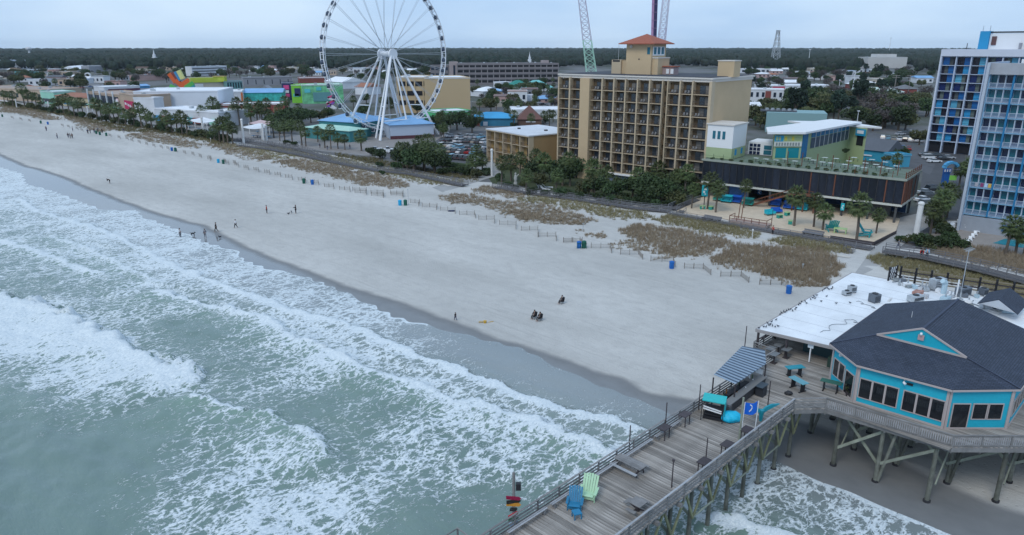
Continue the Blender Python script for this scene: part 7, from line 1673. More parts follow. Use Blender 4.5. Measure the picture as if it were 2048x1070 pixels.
 # --- spires, masts, poles
def spire(u,vb,vt,lb,w_=4):
 p=G(u,vb);h_=AT(u,vt,p.y).z;t_=thing('church_spire',lb,'spire',p);MB().box((0,0,h_*.3),(w_*1.7,w_*1.7,h_*.6)).build('tower',W_,t_);MB().box((0,0,h_*.66),(w_*1.1,w_*1.1,h_*.14)).build('belfry',W_,t_);MB().tube((0,0,h_*.72),(0,0,h_),w_*.42,.1,8).build('spire_cone',W_,t_);MB().tube((0,0,h_),(0,0,h_*1.06),.12,.08,5).build('finial',gal,t_)
spire(312,138,98,'pointed white church spire in the left of the town',4);spire(1059,140,104,'white church steeple rising behind the parking deck',3.5)
p=G(61,118);t_=thing('water_tower','thin white water tower on the far left horizon','water tower',p);h_=AT(61,95,p.y).z;MB().tube((0,0,0),(0,0,h_*.8),3,3,8).build('stem',W_,t_);MB().blob((0,0,h_*.9),(9,9,6),10,7).build('tank',W_,t_)
thing('radio_tower','tall grey lattice radio tower on the right horizon','tower',G(1549,135))
rt_=bpy.data.objects['radio_tower'];tz=AT(1553,62,rt_.location.y).z
b=MB()
for k_ in range(4):
 sx,sy_=((-1,-1),(1,-1),(1,1),(-1,1))[k_];b.tube((sx*8,sy_*8,0),(sx*2.2,sy_*2.2,tz),.7,.6,5)
 sx2,sy2=((-1,-1),(1,-1),(1,1),(-1,1))[(k_+1)%4]
 for i in range(7):f0,f1=i/7,(i+1)/7;w0,w1=8-5.8*f0,8-5.8*f1;b.tube((sx*w0,sy_*w0,tz*f0),(sx2*w1,sy2*w1,tz*f1),.35,.35,4);b.tube((sx2*w0,sy2*w0,tz*f0),(sx*w1,sy_*w1,tz*f1),.35,.35,4)
b.build('lattice',gal,rt_);MB().box((0,0,tz),(6,6,3)).build('platform',gal,rt_)
for u,vb,vt,r_,lb in((1616,135,99,.8,'slim white mast rising from the industrial roof on the right'),(1777,110,76,1.2,'distant lattice mast on the right horizon'),(1704,188,148,.35,'white topped lamp mast before the pale mint roofed hall'),(1676,190,160,.3,'short white flag pole in the right hand town'),(1712,260,222,.25,'street lamp pole behind the lime restaurant roof')):
 p=G(u,vb);o=MB().tube((0,0,0),(0,0,AT(u,vt,p.y).z),r_,r_*.5,6).box((0,0,AT(u,vt,p.y).z),(r_*4,r_*3,r_*2)).build('mast',W_);o.location=p;tag(o,lb,'mast')
for u,vb,vt,lb in((1787,190,150,'left of the twin wooden utility poles in the right hand trees'),(1815,192,150,'right of the twin wooden utility poles in the right hand trees')):
 p=G(u,vb);h_=AT(u,vt,p.y).z;t_=thing('utility_pole',lb,'utility pole',p);MB().tube((0,0,0),(0,0,h_),.3,.22,6).build('pole',C('pole_wood',(.28,.25,.23)),t_)
 for z in(.97,.88):MB().box((0,0,h_*z),(6,.3,.3)).build('cross_arm',C('pole_wood'),t_)
colm=C('column_white',(.66,.66,.66),ns=.5)
def column(u,vb,vt,lb,r_=.5):
 r_=r_*.72
 p=G(u,vb);h_=AT(u,vt,p.y).z;t_=thing('promenade_column',lb,'column',p,0,'white columns along the promenade');MB().tube((0,0,0),(0,0,h_-.3),r_*1.1,r_,12).build('shaft',colm,t_);MB().blob((0,0,h_-.35),(r_*1.25,r_*1.25,.5),12,6).build('cap',colm,t_);return t_
column(1832,470,404,'tall fat cream column at the court corner beside the dark bar',.75);column(984,352,298,'white column at the walkway left of the hotel palms',.5)
cl_=[(25,205,186),(34,216,198),(91,219,200),(99,223,203),(167,232,211),(178,237,213),(187,233,215),(246,248,221),(257,251,222),(265,246,225)]
q=[column(u,vb,vt,'x',.45)for u,vb,vt in cl_];ordinal_labels(q,'white column','in the line among the far left palms')
q=[column(u,vb,vt,'x',.6)for u,vb,vt in((407,268,234),(488,288,238),(528,285,247),(534,284,250))];ordinal_labels(q,'tall white column','around the canopies left of the wheel')
def canopy(u0,v0,u1,v1,vt,mt,lb,dep=8):
 a,c=G(u0,v0),G(u1,v1);h_=AT(u0,vt,a.y).z;d=c-a;t_=thing('shade_canopy',lb,'canopy',a,atan2(d.y,d.x));l_=d.length;b=MB();n=6
 for i in range(n):
  z0,z1=h_-.5*sin(pi*i/n),h_-.5*sin(pi*(i+1)/n);b.slab([(i*l_/n,0,z0),((i+1)*l_/n,0,z1),((i+1)*l_/n,dep,z1+.7),(i*l_/n,dep,z0+.7)],.08)
 b.build('canopy_cloth',mt,t_)
 for x,y in((0,0),(l_,0),(0,dep),(l_,dep)):MB().tube((x,y,0),(x,y,h_+(.7 if y else 0)),.2,.2,8).build('post',colm,t_)
 for i in range(5):MB().box((l_*(i+.5)/5,dep*.5,.9),(1.4,1.2,.1)).build('table',NVY if i%2 else BLU,t_);MB().box((l_*(i+.5)/5,dep*.5,.45),(.2,.2,.85)).build('table_leg',DGY,t_)
canopy(378,262,416,268,240,WR,'white sail canopy over blue tables at the promenade');canopy(486,277,524,280,254,WR,'white pinkish sail canopy left of the wheel pavilions',10);canopy(500,268,540,270,246,C('pink_cloth',(.55,.40,.40)),'pinkish sail canopy behind the white one',8)
canopy(352,256,372,258,241,WR,'small white canopy with turquoise front below the white arcade',5)
t_=thing('railing_fence','white vertical bar fence along the promenade below the canopies','fence',G(490,285));a,c=G(490,285),G(600,294)
b=MB()
for i in range(60):p=a.lerp(c,i/59)-t_.location;b.box((p.x,p.y,.6),(.07,.07,1.2))
b.build('bars',colm,t_);MB().beam((0,0,1.2),c-a+Vector((0,0,1.2)),.08,.08).build('top_rail',colm,t_)
p=G(1888,372);t_=thing('surf_sign','blue pylon sign with a curling blue and white wave top beside the road','sign',p);h_=AT(1888,328,p.y).z
MB().box((0,0,h_*.4),(1.6,.9,h_*.8)).build('pylon',M('pylon_blue',(.01,.10,.36),.5),t_);b=MB()
for i in range(7):a0,a1=pi*(i/6)*.8,pi*((i+1)/6)*.8;b.beam((1.0-1.9*cos(a0),0,h_*.82+1.6*sin(a0)),(1.0-1.9*cos(a1),0,h_*.82+1.6*sin(a1)),1.2,.7)
b.build('wave',M('wave_blue',(.08,.35,.62),.5),t_);MB().box((-.2,-.55,h_*.72),(2.2,.2,1.2)).build('sign_board',M('pylon_blue'),t_)
for i in range(3):MB().box((-.9+i*.7,-.7,h_*.72),(.35,.06,.7)).build('sign_letter',W_,t_)
MB().box((1.8,-.2,h_*.38),(2.4,.25,1.3)).build('lime_board',M('lime_board',(.25,.65,.1),.5),t_)
for i,(u,v,lb)in enumerate(((1905,455,'stacked white sun loungers beside the trees, rear pile'),(1893,463,'stacked white sun loungers beside the trees, middle pile'),(1900,472,'stacked white sun loungers beside the trees, front pile'),(1925,458,'stacked white sun loungers against the hotel wall'))):
 t_=thing('lounger_stack',lb,'lounger stack',G(u,v),.5*i,'piles of white loungers by the pool')
 for j in range(5):MB().box((rnd.uniform(-.2,.2),rnd.uniform(-.2,.2),.3+j*.25),(3.2,1.0,.12),rz=rnd.uniform(-.12,.12)).build('lounger',whitep,t_);MB().beam((1.2,0,.3+j*.25),(2.0,0,.7+j*.25),.9,.08).build('backrest',whitep,t_)
 for x in(-1,1):MB().box((x,0,.12),(.1,.8,.25)).build('leg',DGY,t_)
q=[]
for i in range(7):
 p=G(1936+i*5,488-i*5.5);t_=thing('sun_lounger','x','sun lounger',p,-.4,'white sun loungers in a row by the pool');MB().box((0,0,.35),(.5,1.1,.08)).build('seat',whitep,t_);MB().beam((0,.6,.38),(0,1.1,.85),.55,.07).build('backrest',whitep,t_);[MB().box((x,y,.16),(.05,.05,.32)).build('leg',whitep,t_)for x in(-.22,.22)for y in(-.5,.5)];q.append(t_)
ordinal_labels(q,'white sun lounger','in the row by the near hotel pool')
# ================================================================== trees, palms, cars, forest
def leafmat(name,c1,c2,c3):
 m,t,bb,N_,L_=shader(name);c=N_('ShaderNodeTexCoord');oi=N_('ShaderNodeObjectInfo');n1=noisen(t,c.outputs['Object'],.7,3,.6).outputs['Fac'];n2=noisen(t,c.outputs['Object'],5,2,.6).outputs['Fac']
 q=mixc(t,maprange(t,n1,.35,.65,0,1),c1,c2);q=mixc(t,maprange(t,n2,.45,.8,0,.7),q,c3)
 hs=N_('ShaderNodeHueSaturation');L_(q,hs.inputs['Color']);L_(maprange(t,oi.outputs['Random'],0,1,.7,1.35),hs.inputs['Value']);L_(maprange(t,oi.outputs['Random'],0,1,.485,.515),hs.inputs['Hue']);L_(hs.outputs[0],bb.inputs['Base Color'])
 bb.inputs['Roughness'].default_value=.65;bb.inputs['Specular IOR Level'].default_value=.25;return m
palm_leaf=leafmat('palm_leaf',(.048,.078,.028),(.082,.108,.040),(.14,.15,.06));trunk_m=M('palm_trunk',(.13,.105,.085),.9,ns=5,na=.4,bs=9,bd=.05)
oak_leaf=leafmat('dark_leaf',(.028,.052,.022),(.050,.080,.032),(.085,.11,.042));olive_leaf=leafmat('olive_leaf',(.060,.072,.030),(.092,.10,.042),(.13,.13,.06));bare_m=leafmat('bare_twig',(.070,.060,.058),(.105,.090,.085),(.14,.125,.12));blue_leaf=leafmat('blue_green_leaf',(.02,.042,.03),(.03,.055,.038),(.045,.072,.045))
def palm_meshes(seed,hgt_=6.2):
 r=random.Random(seed);b=MB();x=y=0;lean=(r.uniform(-.3,.3),r.uniform(-.3,.3));pts=[]
 for i in range(7):f=i/6;pts.append(Vector((lean[0]*f*f,lean[1]*f*f,hgt_*f)))
 for i in range(6):b.tube(pts[i],pts[i+1],.24-.05*i/6,.235-.05*i/6,8,False)
 tr=b.mesh('trunk',trunk_m);top=pts[-1];c=MB()
 for k_ in range(52):
  az=k_*2.39996+r.uniform(-.2,.2);el=1.25-2.15*(k_/51)+r.uniform(-.12,.12);L_n=r.uniform(1.15,1.5);d=Vector((cos(az)*cos(el),sin(az)*cos(el),sin(el)));s=Vector((-sin(az),cos(az),0));st_=top+Vector((0,0,.1));p1=st_+d*L_n
  dn=Vector((0,0,-1));nf=11
  for j in range(nf):
   a=(j-(nf-1)/2)*.27;fd=(d*cos(a)+s*sin(a)).normalized();ln=r.uniform(.95,1.3)*(1-.15*abs(a));tip=p1+fd*ln+dn*(.28+.2*abs(a));wd=(fd.cross(Vector((0,0,1)))).normalized()*.085;mid=p1+fd*ln*.5+Vector((0,0,.02))
   c.add([p1,mid+wd,tip,mid-wd],[(0,1,2,3)])
  c.add([st_-s*.03,st_+s*.03,p1+s*.03,p1-s*.03],[(0,1,2,3)])
 for k_ in range(16):
  az=k_*2.4;d=Vector((cos(az),sin(az),0));q=top+d*.22+Vector((0,0,-.2));c.add([q,q+d*.35+Vector((0,0,-.9))+Vector((-d.y,d.x,0))*.12,q+d*.3+Vector((0,0,-1.1)),q+d*.35+Vector((0,0,-.9))-Vector((-d.y,d.x,0))*.12],[(0,1,2,3)])
 return tr,c.mesh('crown',palm_leaf)
PALM=[palm_meshes(i,h_)for i,h_ in enumerate((4.8,5.5,6.2,4.2))]
def crown_mesh(seed,mt,R_=4.0,H_=3.6,z0=3.2,n=1500,lf=.42,lobes=11,trunk=True,sparse=0.0):
 r=np.random.RandomState(seed);lc_=[(r.uniform(-.55,.55)*R_,r.uniform(-.55,.55)*R_,z0+H_*r.uniform(.25,.85),R_*r.uniform(.32,.55))for _ in range(lobes)]
 V=[];per=n//lobes
 for cx,cy,cz,cr in lc_:
  u=r.normal(size=(per,3));u/=np.linalg.norm(u,axis=1)[:,None];rad=cr*(.55+.5*r.rand(per)**.6);P_=np.stack([cx+u[:,0]*rad,cy+u[:,1]*rad,cz+u[:,2]*rad*.8],1)
  P_=P_[P_[:,2]>z0-.3];m_=len(P_);s_=lf*r.uniform(.6,1.4,(m_,1));a=r.normal(size=(m_,3));a/=np.linalg.norm(a,axis=1)[:,None];bq=np.cross(a,r.normal(size=(m_,3)));bq/=np.linalg.norm(bq,axis=1)[:,None]
  V.append(np.stack([P_-a*s_,P_+bq*s_*.6,P_+a*s_,P_-bq*s_*.6],1))
 V=np.concatenate(V).reshape(-1,3);cm=tri_soup('crown',V,np.arange(len(V)).reshape(-1,4),mt)
 b=MB();b.tube((0,0,0),(0,0,z0+.4),R_*.09,R_*.06,7,False)
 for cx,cy,cz,cr in lc_[:7]:b.tube((0,0,z0*.8),(cx*.8,cy*.8,cz),R_*.045,R_*.015,5,False)
 return b.mesh('trunk',M('bark',(.09,.07,.055),.9,ns=3,na=.3)),cm
TREES={'oak':[crown_mesh(i,oak_leaf,4.2,3.8,2.6,1700,.40)for i in range(3)],'olive':[crown_mesh(10+i,olive_leaf,4.0,3.4,2.4,1500,.38)for i in range(2)],'bare':[crown_mesh(20+i,bare_m,3.8,3.6,2.6,700,.30,9)for i in range(2)],
'pine':[crown_mesh(30+i,blue_leaf,3.0,5.5,4.5,1300,.36,8)for i in range(2)],'bush':[crown_mesh(40+i,oak_leaf,1.7,1.5,.3,700,.20,8)for i in range(2)],'ybush':[crown_mesh(50,olive_leaf,1.7,1.4,.3,700,.2,8)]}
NMS={'oak':('dense_tree','dense dark green tree','tree'),'olive':('olive_tree','olive green tree','tree'),'bare':('bare_tree','bare brownish tree','tree'),'pine':('pine_tree','tall blue green pine','tree'),'bush':('bush','dark green bush','bush'),'ybush':('olive_bush','olive green bush','bush'),'palm':('palm_tree','palm','palm')}
trn=random.Random(77)
def plant(kind,u,v,s=1.0,z=0.0):
 p=G(u,v,z);nm,lb,cat=NMS[kind];t_=thing(nm,lb,cat,p,trn.uniform(0,6.28));me=trn.choice(PALM)if kind=='palm' else trn.choice(TREES[kind]);s*=trn.uniform(.88,1.12);t_.scale=(s,s,s*trn.uniform(.9,1.1));inst('trunk',me[0],t_);inst('crown',me[1],t_);t_['k']=kind;return t_
def zone(suffix,group,items):
 objs=[plant(*q)for q in items]
 for kd in set(o['k']for o in objs):
  q=[o for o in objs if o['k']==kd];ordinal_labels(q,NMS[kd][1],suffix)
  for o in q:o['group']=group
 for o in objs:del o['k']
P='palm'
zone('standing in the sandy court','palms in the sandy court',[(P,1383,417,.9,.3),(P,1415,418,1.1,.3),(P,1431,425,1.0,.3),(P,1487,416,.9,.3),(P,1588,452,1.12,.3),(P,1627,454,1.0,.3),(P,1645,460,1.08,.3),(P,1713,480,1.15,.3),(P,1752,467,.85,.3)])
zone('in the left hotel garden','hotel garden planting',[(P,1003,373,1.05),(P,1022,362,1.1),(P,1052,386,1.0),(P,1112,386,1.0),(P,1088,366,1.25),(P,1070,350,1.1),(P,1128,352,1.0),(P,1040,352,1.0),(P,1140,372,1.0),('oak',1062,366,.85),('oak',1100,360,.95),('oak',1125,372,.85),('oak',1150,356,.9),('olive',1080,378,.7),('bush',1030,380,1),('bush',1064,390,1.1),('bush',1090,392,1),('bush',1120,396,1.2),('bush',1015,376,1.1),('ybush',1045,374,1),('bush',1140,394,1.1),('bush',1000,362,1.2)])
zone('in the middle hotel garden','hotel garden planting',[(P,1183,384,1.3),(P,1178,396,.95),(P,1204,390,1.05),(P,1232,398,.9),(P,1212,376,.9),('oak',1188,396,.75),('oak',1225,402,.7),('olive',1168,394,.7),('bush',1200,404,1.2),('bush',1250,402,1.2),('bush',1160,400,1),('bush',1222,408,1),('ybush',1240,410,1)])
zone('in the right hotel garden','hotel garden planting',[(P,1275,398,1.1),(P,1292,392,1.1),(P,1305,404,1.0),(P,1330,402,1.15),(P,1318,378,1.3),(P,1345,398,1.0),(P,1368,396,1.0),(P,1352,386,1.1),(P,1386,392,.95),('oak',1282,404,.95),('oak',1300,410,.9),('oak',1322,408,1.0),('oak',1345,408,.75),('oak',1265,398,.8),('oak',1370,384,.7),('olive',1296,398,.9),('olive',1338,410,.6),('bush',1270,410,1.2),('bush',1290,414,1.2),('bush',1310,416,1.2),('bush',1335,415,1.1),('ybush',1350,412,1.5),('bush',1255,410,1.1)])
zone('left of the hotel annex','planting by the car park',[(P,944,352,1.0),(P,965,348,1.05),(P,952,342,.95),('bush',930,352,1.3),('bush',915,348,1.3),('bush',900,346,1.2),('bush',975,350,1.2),('ybush',955,356,1.2),('bush',960,332,1.3)])
zone('in the big clump below the wheel','big tree clump below the wheel',[(P,800,330,1.15),(P,815,340,1.1),(P,832,338,1.1),(P,850,344,1.2),(P,868,342,1.2),(P,840,322,1.2),(P,882,334,1.1),(P,858,326,1.2),('oak',808,338,1.0),('oak',828,345,1.1),('oak',848,340,1.15),('oak',870,346,1.05),('oak',886,340,.8),('olive',818,330,1),('bush',795,342,1.4),('bush',760,318,1.5),('bush',745,312,1.5),('bush',760,336,1.2),('bush',765,350,.8),('bush',885,350,1.3)])
zone('along the promenade left of the wheel','promenade palms',[(P,723,302,1.35),(P,690,300,1.1),(P,676,298,1.1),(P,662,298,1.1),(P,650,296,1.2),(P,612,293,1.2),(P,604,291,1.1),(P,585,289,1.1),(P,570,287,1.2),(P,560,282,1.1),('bush',575,291,1.2),('bush',590,293,1),(P,636,284,1.1),(P,548,276,1.2)])
zone('in the green mass left of the wheel','trees left of the wheel',[('oak',560,268,1.2),('oak',578,262,1.25),('oak',592,256,1.2),('oak',545,254,1.1),('oak',570,248,1.2),('oak',605,250,1.1),('oak',622,246,1.1),(P,540,248,1.3),(P,560,240,1.5),(P,575,238,1.5),(P,585,262,1.2),(P,568,272,1.2),(P,600,240,1.2),('olive',585,244,1.2),('olive',640,244,1.0),('oak',655,240,.9)])
rows_=[(10,211),(18,212),(27,213),(50,215),(58,216),(66,217),(74,218),(84,220),(112,226),(120,227),(128,228),(140,231)]
zone('in the palm row before the tan shops','seafront palms',[(P,u,v,trn.uniform(1.25,1.6))for u,v in rows_])
rows_=[(150,234),(158,235),(168,236),(196,241),(204,242),(213,243),(222,246),(230,247),(240,249),(252,251),(262,253),(270,254)]
zone('in the palm row before the raspberry sign','seafront palms',[(P,u,v,trn.uniform(1.25,1.55))for u,v in rows_])
rows_=[(284,256),(294,258),(304,260),(324,262),(334,264),(345,267),(355,268),(365,270),(375,272),(430,282),(440,285),(448,287),(456,288),(466,290)]
zone('in the palm row before the white arcade','seafront palms',[(P,u,v,trn.uniform(1.2,1.45))for u,v in rows_])
zone('before the brick fronted row','town palms',[(P,428,246,2.2),(P,470,248,1.4),(P,480,250,1.4),(P,492,246,1.4),(P,503,250,1.4),(P,515,244,1.4),(P,525,248,1.4),(P,455,252,1.3),(P,500,236,1.4),(P,520,236,1.4),(P,440,244,1.3),(P,535,236,1.5),(P,462,208,1.5),(P,450,210,1.5),(P,405,250,1.2),(P,415,246,1.2)])
zone('below the seafront palm rows','low bushes on the promenade',[(trn.choice(['bush','ybush','bush']),8+i*16+trn.uniform(-4,4),209+i*2.72,trn.uniform(1.2,1.9))for i in range(29)])
def scatter(suffix,group,n,u0,u1,v0,v1,kinds,s0,s1,test=None):
 it=[];k_=0
 while len(it)<n and k_<n*20:
  k_+=1;u=trn.uniform(u0,u1);v=v0+(v1-v0)*trn.random()
  if test and not test(u,v):continue
  it.append((trn.choice(kinds),u,v,trn.uniform(s0,s1)))
 zone(suffix,group,it)
scatter('right of the tan hotel','trees right of the tan hotel',26,1488,1560,225,262,['oak','oak','olive',P],1.0,1.5)
scatter('in the wood behind the lime restaurant','trees behind the lime restaurant',34,1580,1720,208,248,['oak','oak','pine','olive'],1.3,1.9)
scatter('left of the blue hotel tower','trees left of the blue hotel tower',36,1700,1862,200,262,['oak','bare','olive','bare','oak'],1.3,1.8)
scatter('around the brick and mint roofed halls','trees in the right hand town',40,1500,1860,165,200,['oak','bare','olive','pine'],1.1,1.6)
scatter('before the right hand forest','trees in the right hand town',60,1490,1870,143,165,['oak','bare','pine','oak'],1.2,1.9)
scatter('around the parking lot behind the shops','trees behind the shops',40,945,1118,184,232,['oak',P,P,'olive','bare'],.9,1.3)
scatter('before the parking deck','trees before the parking deck',22,945,1120,172,186,['oak','olive',P],1.0,1.3)
scatter('by the green and blue shops','palms by the shops',12,940,1120,240,258,[P,P,'bush'],1.0,1.2)
scatter('along the wheel car park edge','trees by the wheel',10,866,960,256,282,[P,'oak',P],.9,1.2)
scatter('in the far left town','trees in the left town',75,-10,270,140,182,['oak','olive','bare',P,'oak'],1.1,1.7,lambda u,v:v<168 or v>176)
scatter('around the slides and lime building','trees in the left town',40,250,470,142,182,['oak','olive',P,'bare'],1.1,1.6,lambda u,v:v<168)
scatter('behind the warehouses left of the wheel','trees in the left town',44,440,700,138,160,['oak','olive','bare','oak'],1.2,1.7)
scatter('seen through the wheel spokes','trees behind the wheel',30,700,880,140,165,['oak','olive','bare'],1.2,1.6)
scatter('under the wheel legs','trees behind the wheel',9,700,860,205,235,['oak',P,'oak'],.9,1.3)
zone('beside the near pale blue hotel','trees by the near hotel',[(P,1872,440,1.0),(P,1885,450,1.15),(P,1868,455,1.1),(P,1893,436,1.1),('olive',1872,468,.6),('oak',1888,478,.5),(P,1860,470,1.0),(P,1880,468,1.0),('bush',1830,488,1.2),('bush',1845,494,1.3),('bush',1862,498,1.3),('bush',1885,498,1.2),('ybush',1815,486,1),('ybush',1860,502,.9),('bush',1900,490,1.4),('bush',1920,500,1.2),(P,2010,512,1.0),(P,2030,510,1.1),(P,2046,514,1.0),(P,1918,372,1.1),(P,1930,378,1.0),(P,1925,305,1.6),('bush',1800,484,.8)])
zone('around the terrace end and blue shed','trees by the terrace',[('olive',1838,290,.9),('oak',1800,318,.8),('oak',1782,322,.7),(P,1790,345,.9),(P,1665,300,.7,9.5),('bush',1640,300,.7,9.5),('ybush',1770,322,.8,9.8),('oak',1745,262,1.1),('oak',1770,256,1.2),('bush',1690,306,.8,9.5)])
for u,v,s_ in((1100,400,1),(1060,396,.9)):pass
hm=M('clipped_hedge',(.03,.05,.02),.9,ns=3,na=.5,bs=5,bd=.3)
for a,c,lb in(((1130,392),(1170,396),'clipped hedge at the front of the hotel garden, left of the loungers'),((930,345),(975,352),'long clipped hedge left of the concrete walkway'),((885,332),(935,338),'clipped hedge between the big tree clump and the annex palms'),((1230,404),(1262,408),'clipped hedge in the middle of the hotel garden')):
 p,q=G(*a),G(*c);d=q-p;b=MB();n=int(d.length/.8)
 for i in range(n):w_=p.lerp(q,(i+.5)/n)-p;b.blob((w_.x,w_.y,.8),(.9,1.0,.9),8,6,.18,trn)
 o=b.build('hedge',hm);o.location=p;tag(o,lb,'hedge')
t_=thing('garden_statue','tall pale stone figure like statue beside the walkway palms','statue',G(1031,372));b=MB().tube((0,0,0),(0,0,1.2),.6,.5,8).blob((0,0,2.2),(.5,.4,1.1),9,6).blob((0,0,3.5),(.3,.3,.35),8,6).beam((.2,0,2.6),(.9,.1,3.4),.2,.2);b.build('figure',C('pale_stone',(.4,.4,.38)),t_)
for i,(u,v)in enumerate(((1083,378),(1093,381),(1098,377))):
 t_=thing('garden_lounger',['left','middle','right'][i]+' white reclining lounger on the hotel garden lawn','lounger',G(u,v),.6+i*.5,'white loungers in the hotel garden');MB().box((0,0,.4),(.9,2.2,.12)).build('seat',whitep,t_);MB().beam((0,1,.45),(0,1.9,1.3),.9,.1).build('backrest',whitep,t_);[MB().box((x,y,.2),(.08,.08,.4)).build('leg',whitep,t_)for x in(-.4,.4)for y in(-.9,.9)]
t_=thing('cyan_kiosk','small cyan panel hut in the right of the hotel garden','kiosk',G(1340,392));MB().box((0,0,1.2),(1.8,1.2,2.2)).build('wall',CY,t_);MB().slab([(-1.2,-1,2.3),(1.2,-1,2.3),(1.2,1,2.6),(-1.2,1,2.6)],.1).build('roof',whitep,t_)
zone('in the planters along the roof terrace edge','terrace planting',[(trn.choice(['bush','ybush']),1425+i*19,UV((bo.x+bd_.x*facade_x(1425+i*19,bo,bd_,330)+bn.x,bo.y+bd_.y*facade_x(1425+i*19,bo,bd_,330)+bn.y,10.2))[1],.42,10.2)for i in range(19)])
# ---- cars
def car_meshes(kind):
 L_c,W_c,H_c={'sedan':(4.6,1.85,1.45),'suv':(4.8,1.95,1.8),'pickup':(5.5,2.0,1.85)}[kind];b=MB();hl,hw_=L_c/2,W_c/2
 prof={'sedan':[(-hl,.35),(hl,.35),(hl,.72),(hl*.45,.92),(-hl*.62,.98),(-hl,.88)],'suv':[(-hl,.4),(hl,.4),(hl,.85),(hl*.5,1.08),(-hl,1.12)],'pickup':[(-hl,.45),(hl,.45),(hl,.98),(hl*.5,1.12),(-hl,1.12)]}[kind]
 def ext(pr,w0,w1=None):
  n=len(pr);w1=w1 or w0;zm=max(p[1]for p in pr);zn=min(p[1]for p in pr);f=lambda z:w0+(w1-w0)*(z-zn)/max(.01,zm-zn)
  vs=[(x,-f(z),z)for x,z in pr]+[(x,f(z),z)for x,z in pr];return vs,[tuple(range(n)),tuple(range(2*n-1,n-1,-1))]+[(i,i+n,(i+1)%n+n,(i+1)%n)for i in range(n)]
 b.add(*ext(prof,hw_,hw_*.95));cab={'sedan':[(hl*.42,.9),(-hl*.66,.96),(-hl*.38,H_c),(hl*.12,H_c)],'suv':[(hl*.48,1.05),(-hl*.98,1.1),(-hl*.82,H_c),(hl*.18,H_c)],'pickup':[(hl*.48,1.08),(-hl*.15,1.1),(-hl*.08,H_c),(hl*.22,H_c)]}[kind]
 g=MB();g.add(*ext(cab,hw_*.93,hw_*.76));rf=[(x,z)for x,z in cab if z==H_c];x0,x1=min(p[0]for p in rf),max(p[0]for p in rf);b.box(((x0+x1)/2,0,H_c+.02),(x1-x0+.05,W_c*.77,.06))
 for x in(x0,x1):
  for s_ in(-1,1):pass
 w_=MB().tube((0,-.11,0),(0,.11,0),.33,.33,12);h=MB().box((0,0,0),(.06,.35,.14))
 return b,g.mesh('windows',M('car_glass',(.02,.025,.03),.08,spec=.8)),w_.mesh('wheel',M('tyre',(.02,.02,.02),.8)),h,L_c,W_c
CCOL={'white':(.70,.71,.73),'silver':(.38,.40,.43),'black':(.015,.015,.018),'dark grey':(.07,.075,.08),'blue':(.02,.08,.25),'light blue':(.18,.38,.50),'red':(.30,.02,.02),'tan':(.33,.29,.23)}
CB={};wtm=None
hlm=M('headlight',(.6,.62,.65),.2);tlm=M('tail_light',(.25,.01,.01),.3)
for kd in('sedan','suv','pickup'):
 b,g,w_,h,lc_,wc_=car_meshes(kd)
 for cn_,cc in CCOL.items():CB[kd,cn_]=b.mesh('body',M('paint_'+cn_.replace(' ','_'),cc,.28,spec=.6))
 CB[kd]=(g,w_,h.mesh('headlight',hlm),h.mesh('tail_light',tlm),lc_,wc_)
crn=random.Random(5)
def car(u,v,rz,col=None,kd=None,detail=True):
 kd=kd or crn.choice(['sedan','sedan','suv','suv','pickup']);col=col or crn.choice(['white','white','silver','silver','black','dark grey','dark grey','blue','red','tan','light blue'])
 t_=thing('parked_car',col,'car',G(u,v,.07),rz,'parked cars');g,w_,hl_,tl_,lc_,wc_=CB[kd];inst('body',CB[kd,col],t_);inst('windows',g,t_)
 if detail:
  for x in(-lc_*.31,lc_*.31):
   for y in(-wc_*.46,wc_*.46):inst('wheel',w_,t_,(x,y,.33))
  for y in(-.65,.65):inst('headlight',hl_,t_,(lc_/2+.01,y,.66));inst('tail_light',tl_,t_,(-lc_/2-.01,y,.8))
 t_['cc']=col+' '+kd;return t_
def carzone(objs,suffix):
 for c_ in set(o['cc']for o in objs):q=[o for o in objs if o['cc']==c_];ordinal_labels(q,c_ if not c_.endswith('sedan')else c_.replace('sedan','saloon car'),suffix)
 for o in objs:del o['cc']
ad_=atan2(d_.y,d_.x)
Q=[]
for r_,(u0,v0,u1,v1,n)in enumerate(((890,274,966,277,9),(884,283,972,287,10),(880,293,975,298,10),(888,304,972,310,9),(900,317,962,322,6))):
 for i in range(n):
  if crn.random()<.12:continue
  f=(i+.5)/n;Q.append(car(u0+(u1-u0)*f+crn.uniform(-1,1),v0+(v1-v0)*f,ad_+pi/2+crn.uniform(-.05,.05)+.25))
Q.append(car(921,298,ad_+1.7,'light blue','suv'))
carzone(Q,'in the car park left of the annex')
carzone([car(762,306,.2,'white','suv'),car(774,303,.3,'white','pickup'),car(788,306,.2,'white','sedan'),car(752,301,.2,'silver','sedan'),car(795,318,.8,'dark grey','suv'),car(806,322,.8,'dark grey','sedan')],'under the right foot of the wheel')
Q=[car(1765+i*11,278+i*1.0+crn.uniform(-1,1),1.1,None if i%3 else 'white')for i in range(8)]+[car(1745+i*12,288+i*2,1.1)for i in range(7)]+[car(1800+i*13,270-i,.3,['silver','dark grey','white','black'][i%4])for i in range(3)]
carzone(Q,'in the lot behind the lime restaurant')
carzone([car(1858,318,.1,'white','suv'),car(1868,325,.1,'white','sedan'),car(1874,316,.1,'black','suv'),car(1886,320,.1,'black','sedan'),car(1850,312,.1,'dark grey','sedan'),car(1896,318,.1,'silver','sedan')],'on the street left of the near pale blue hotel')
carzone([car(1850,388,.3,'silver','sedan'),car(1856,396,.3,'dark grey','suv'),car(1846,403,.3,'white','sedan'),car(1866,383,.3,'black','suv'),car(1853,412,.4,'silver','suv')],'beside the rust side of the dark bar')
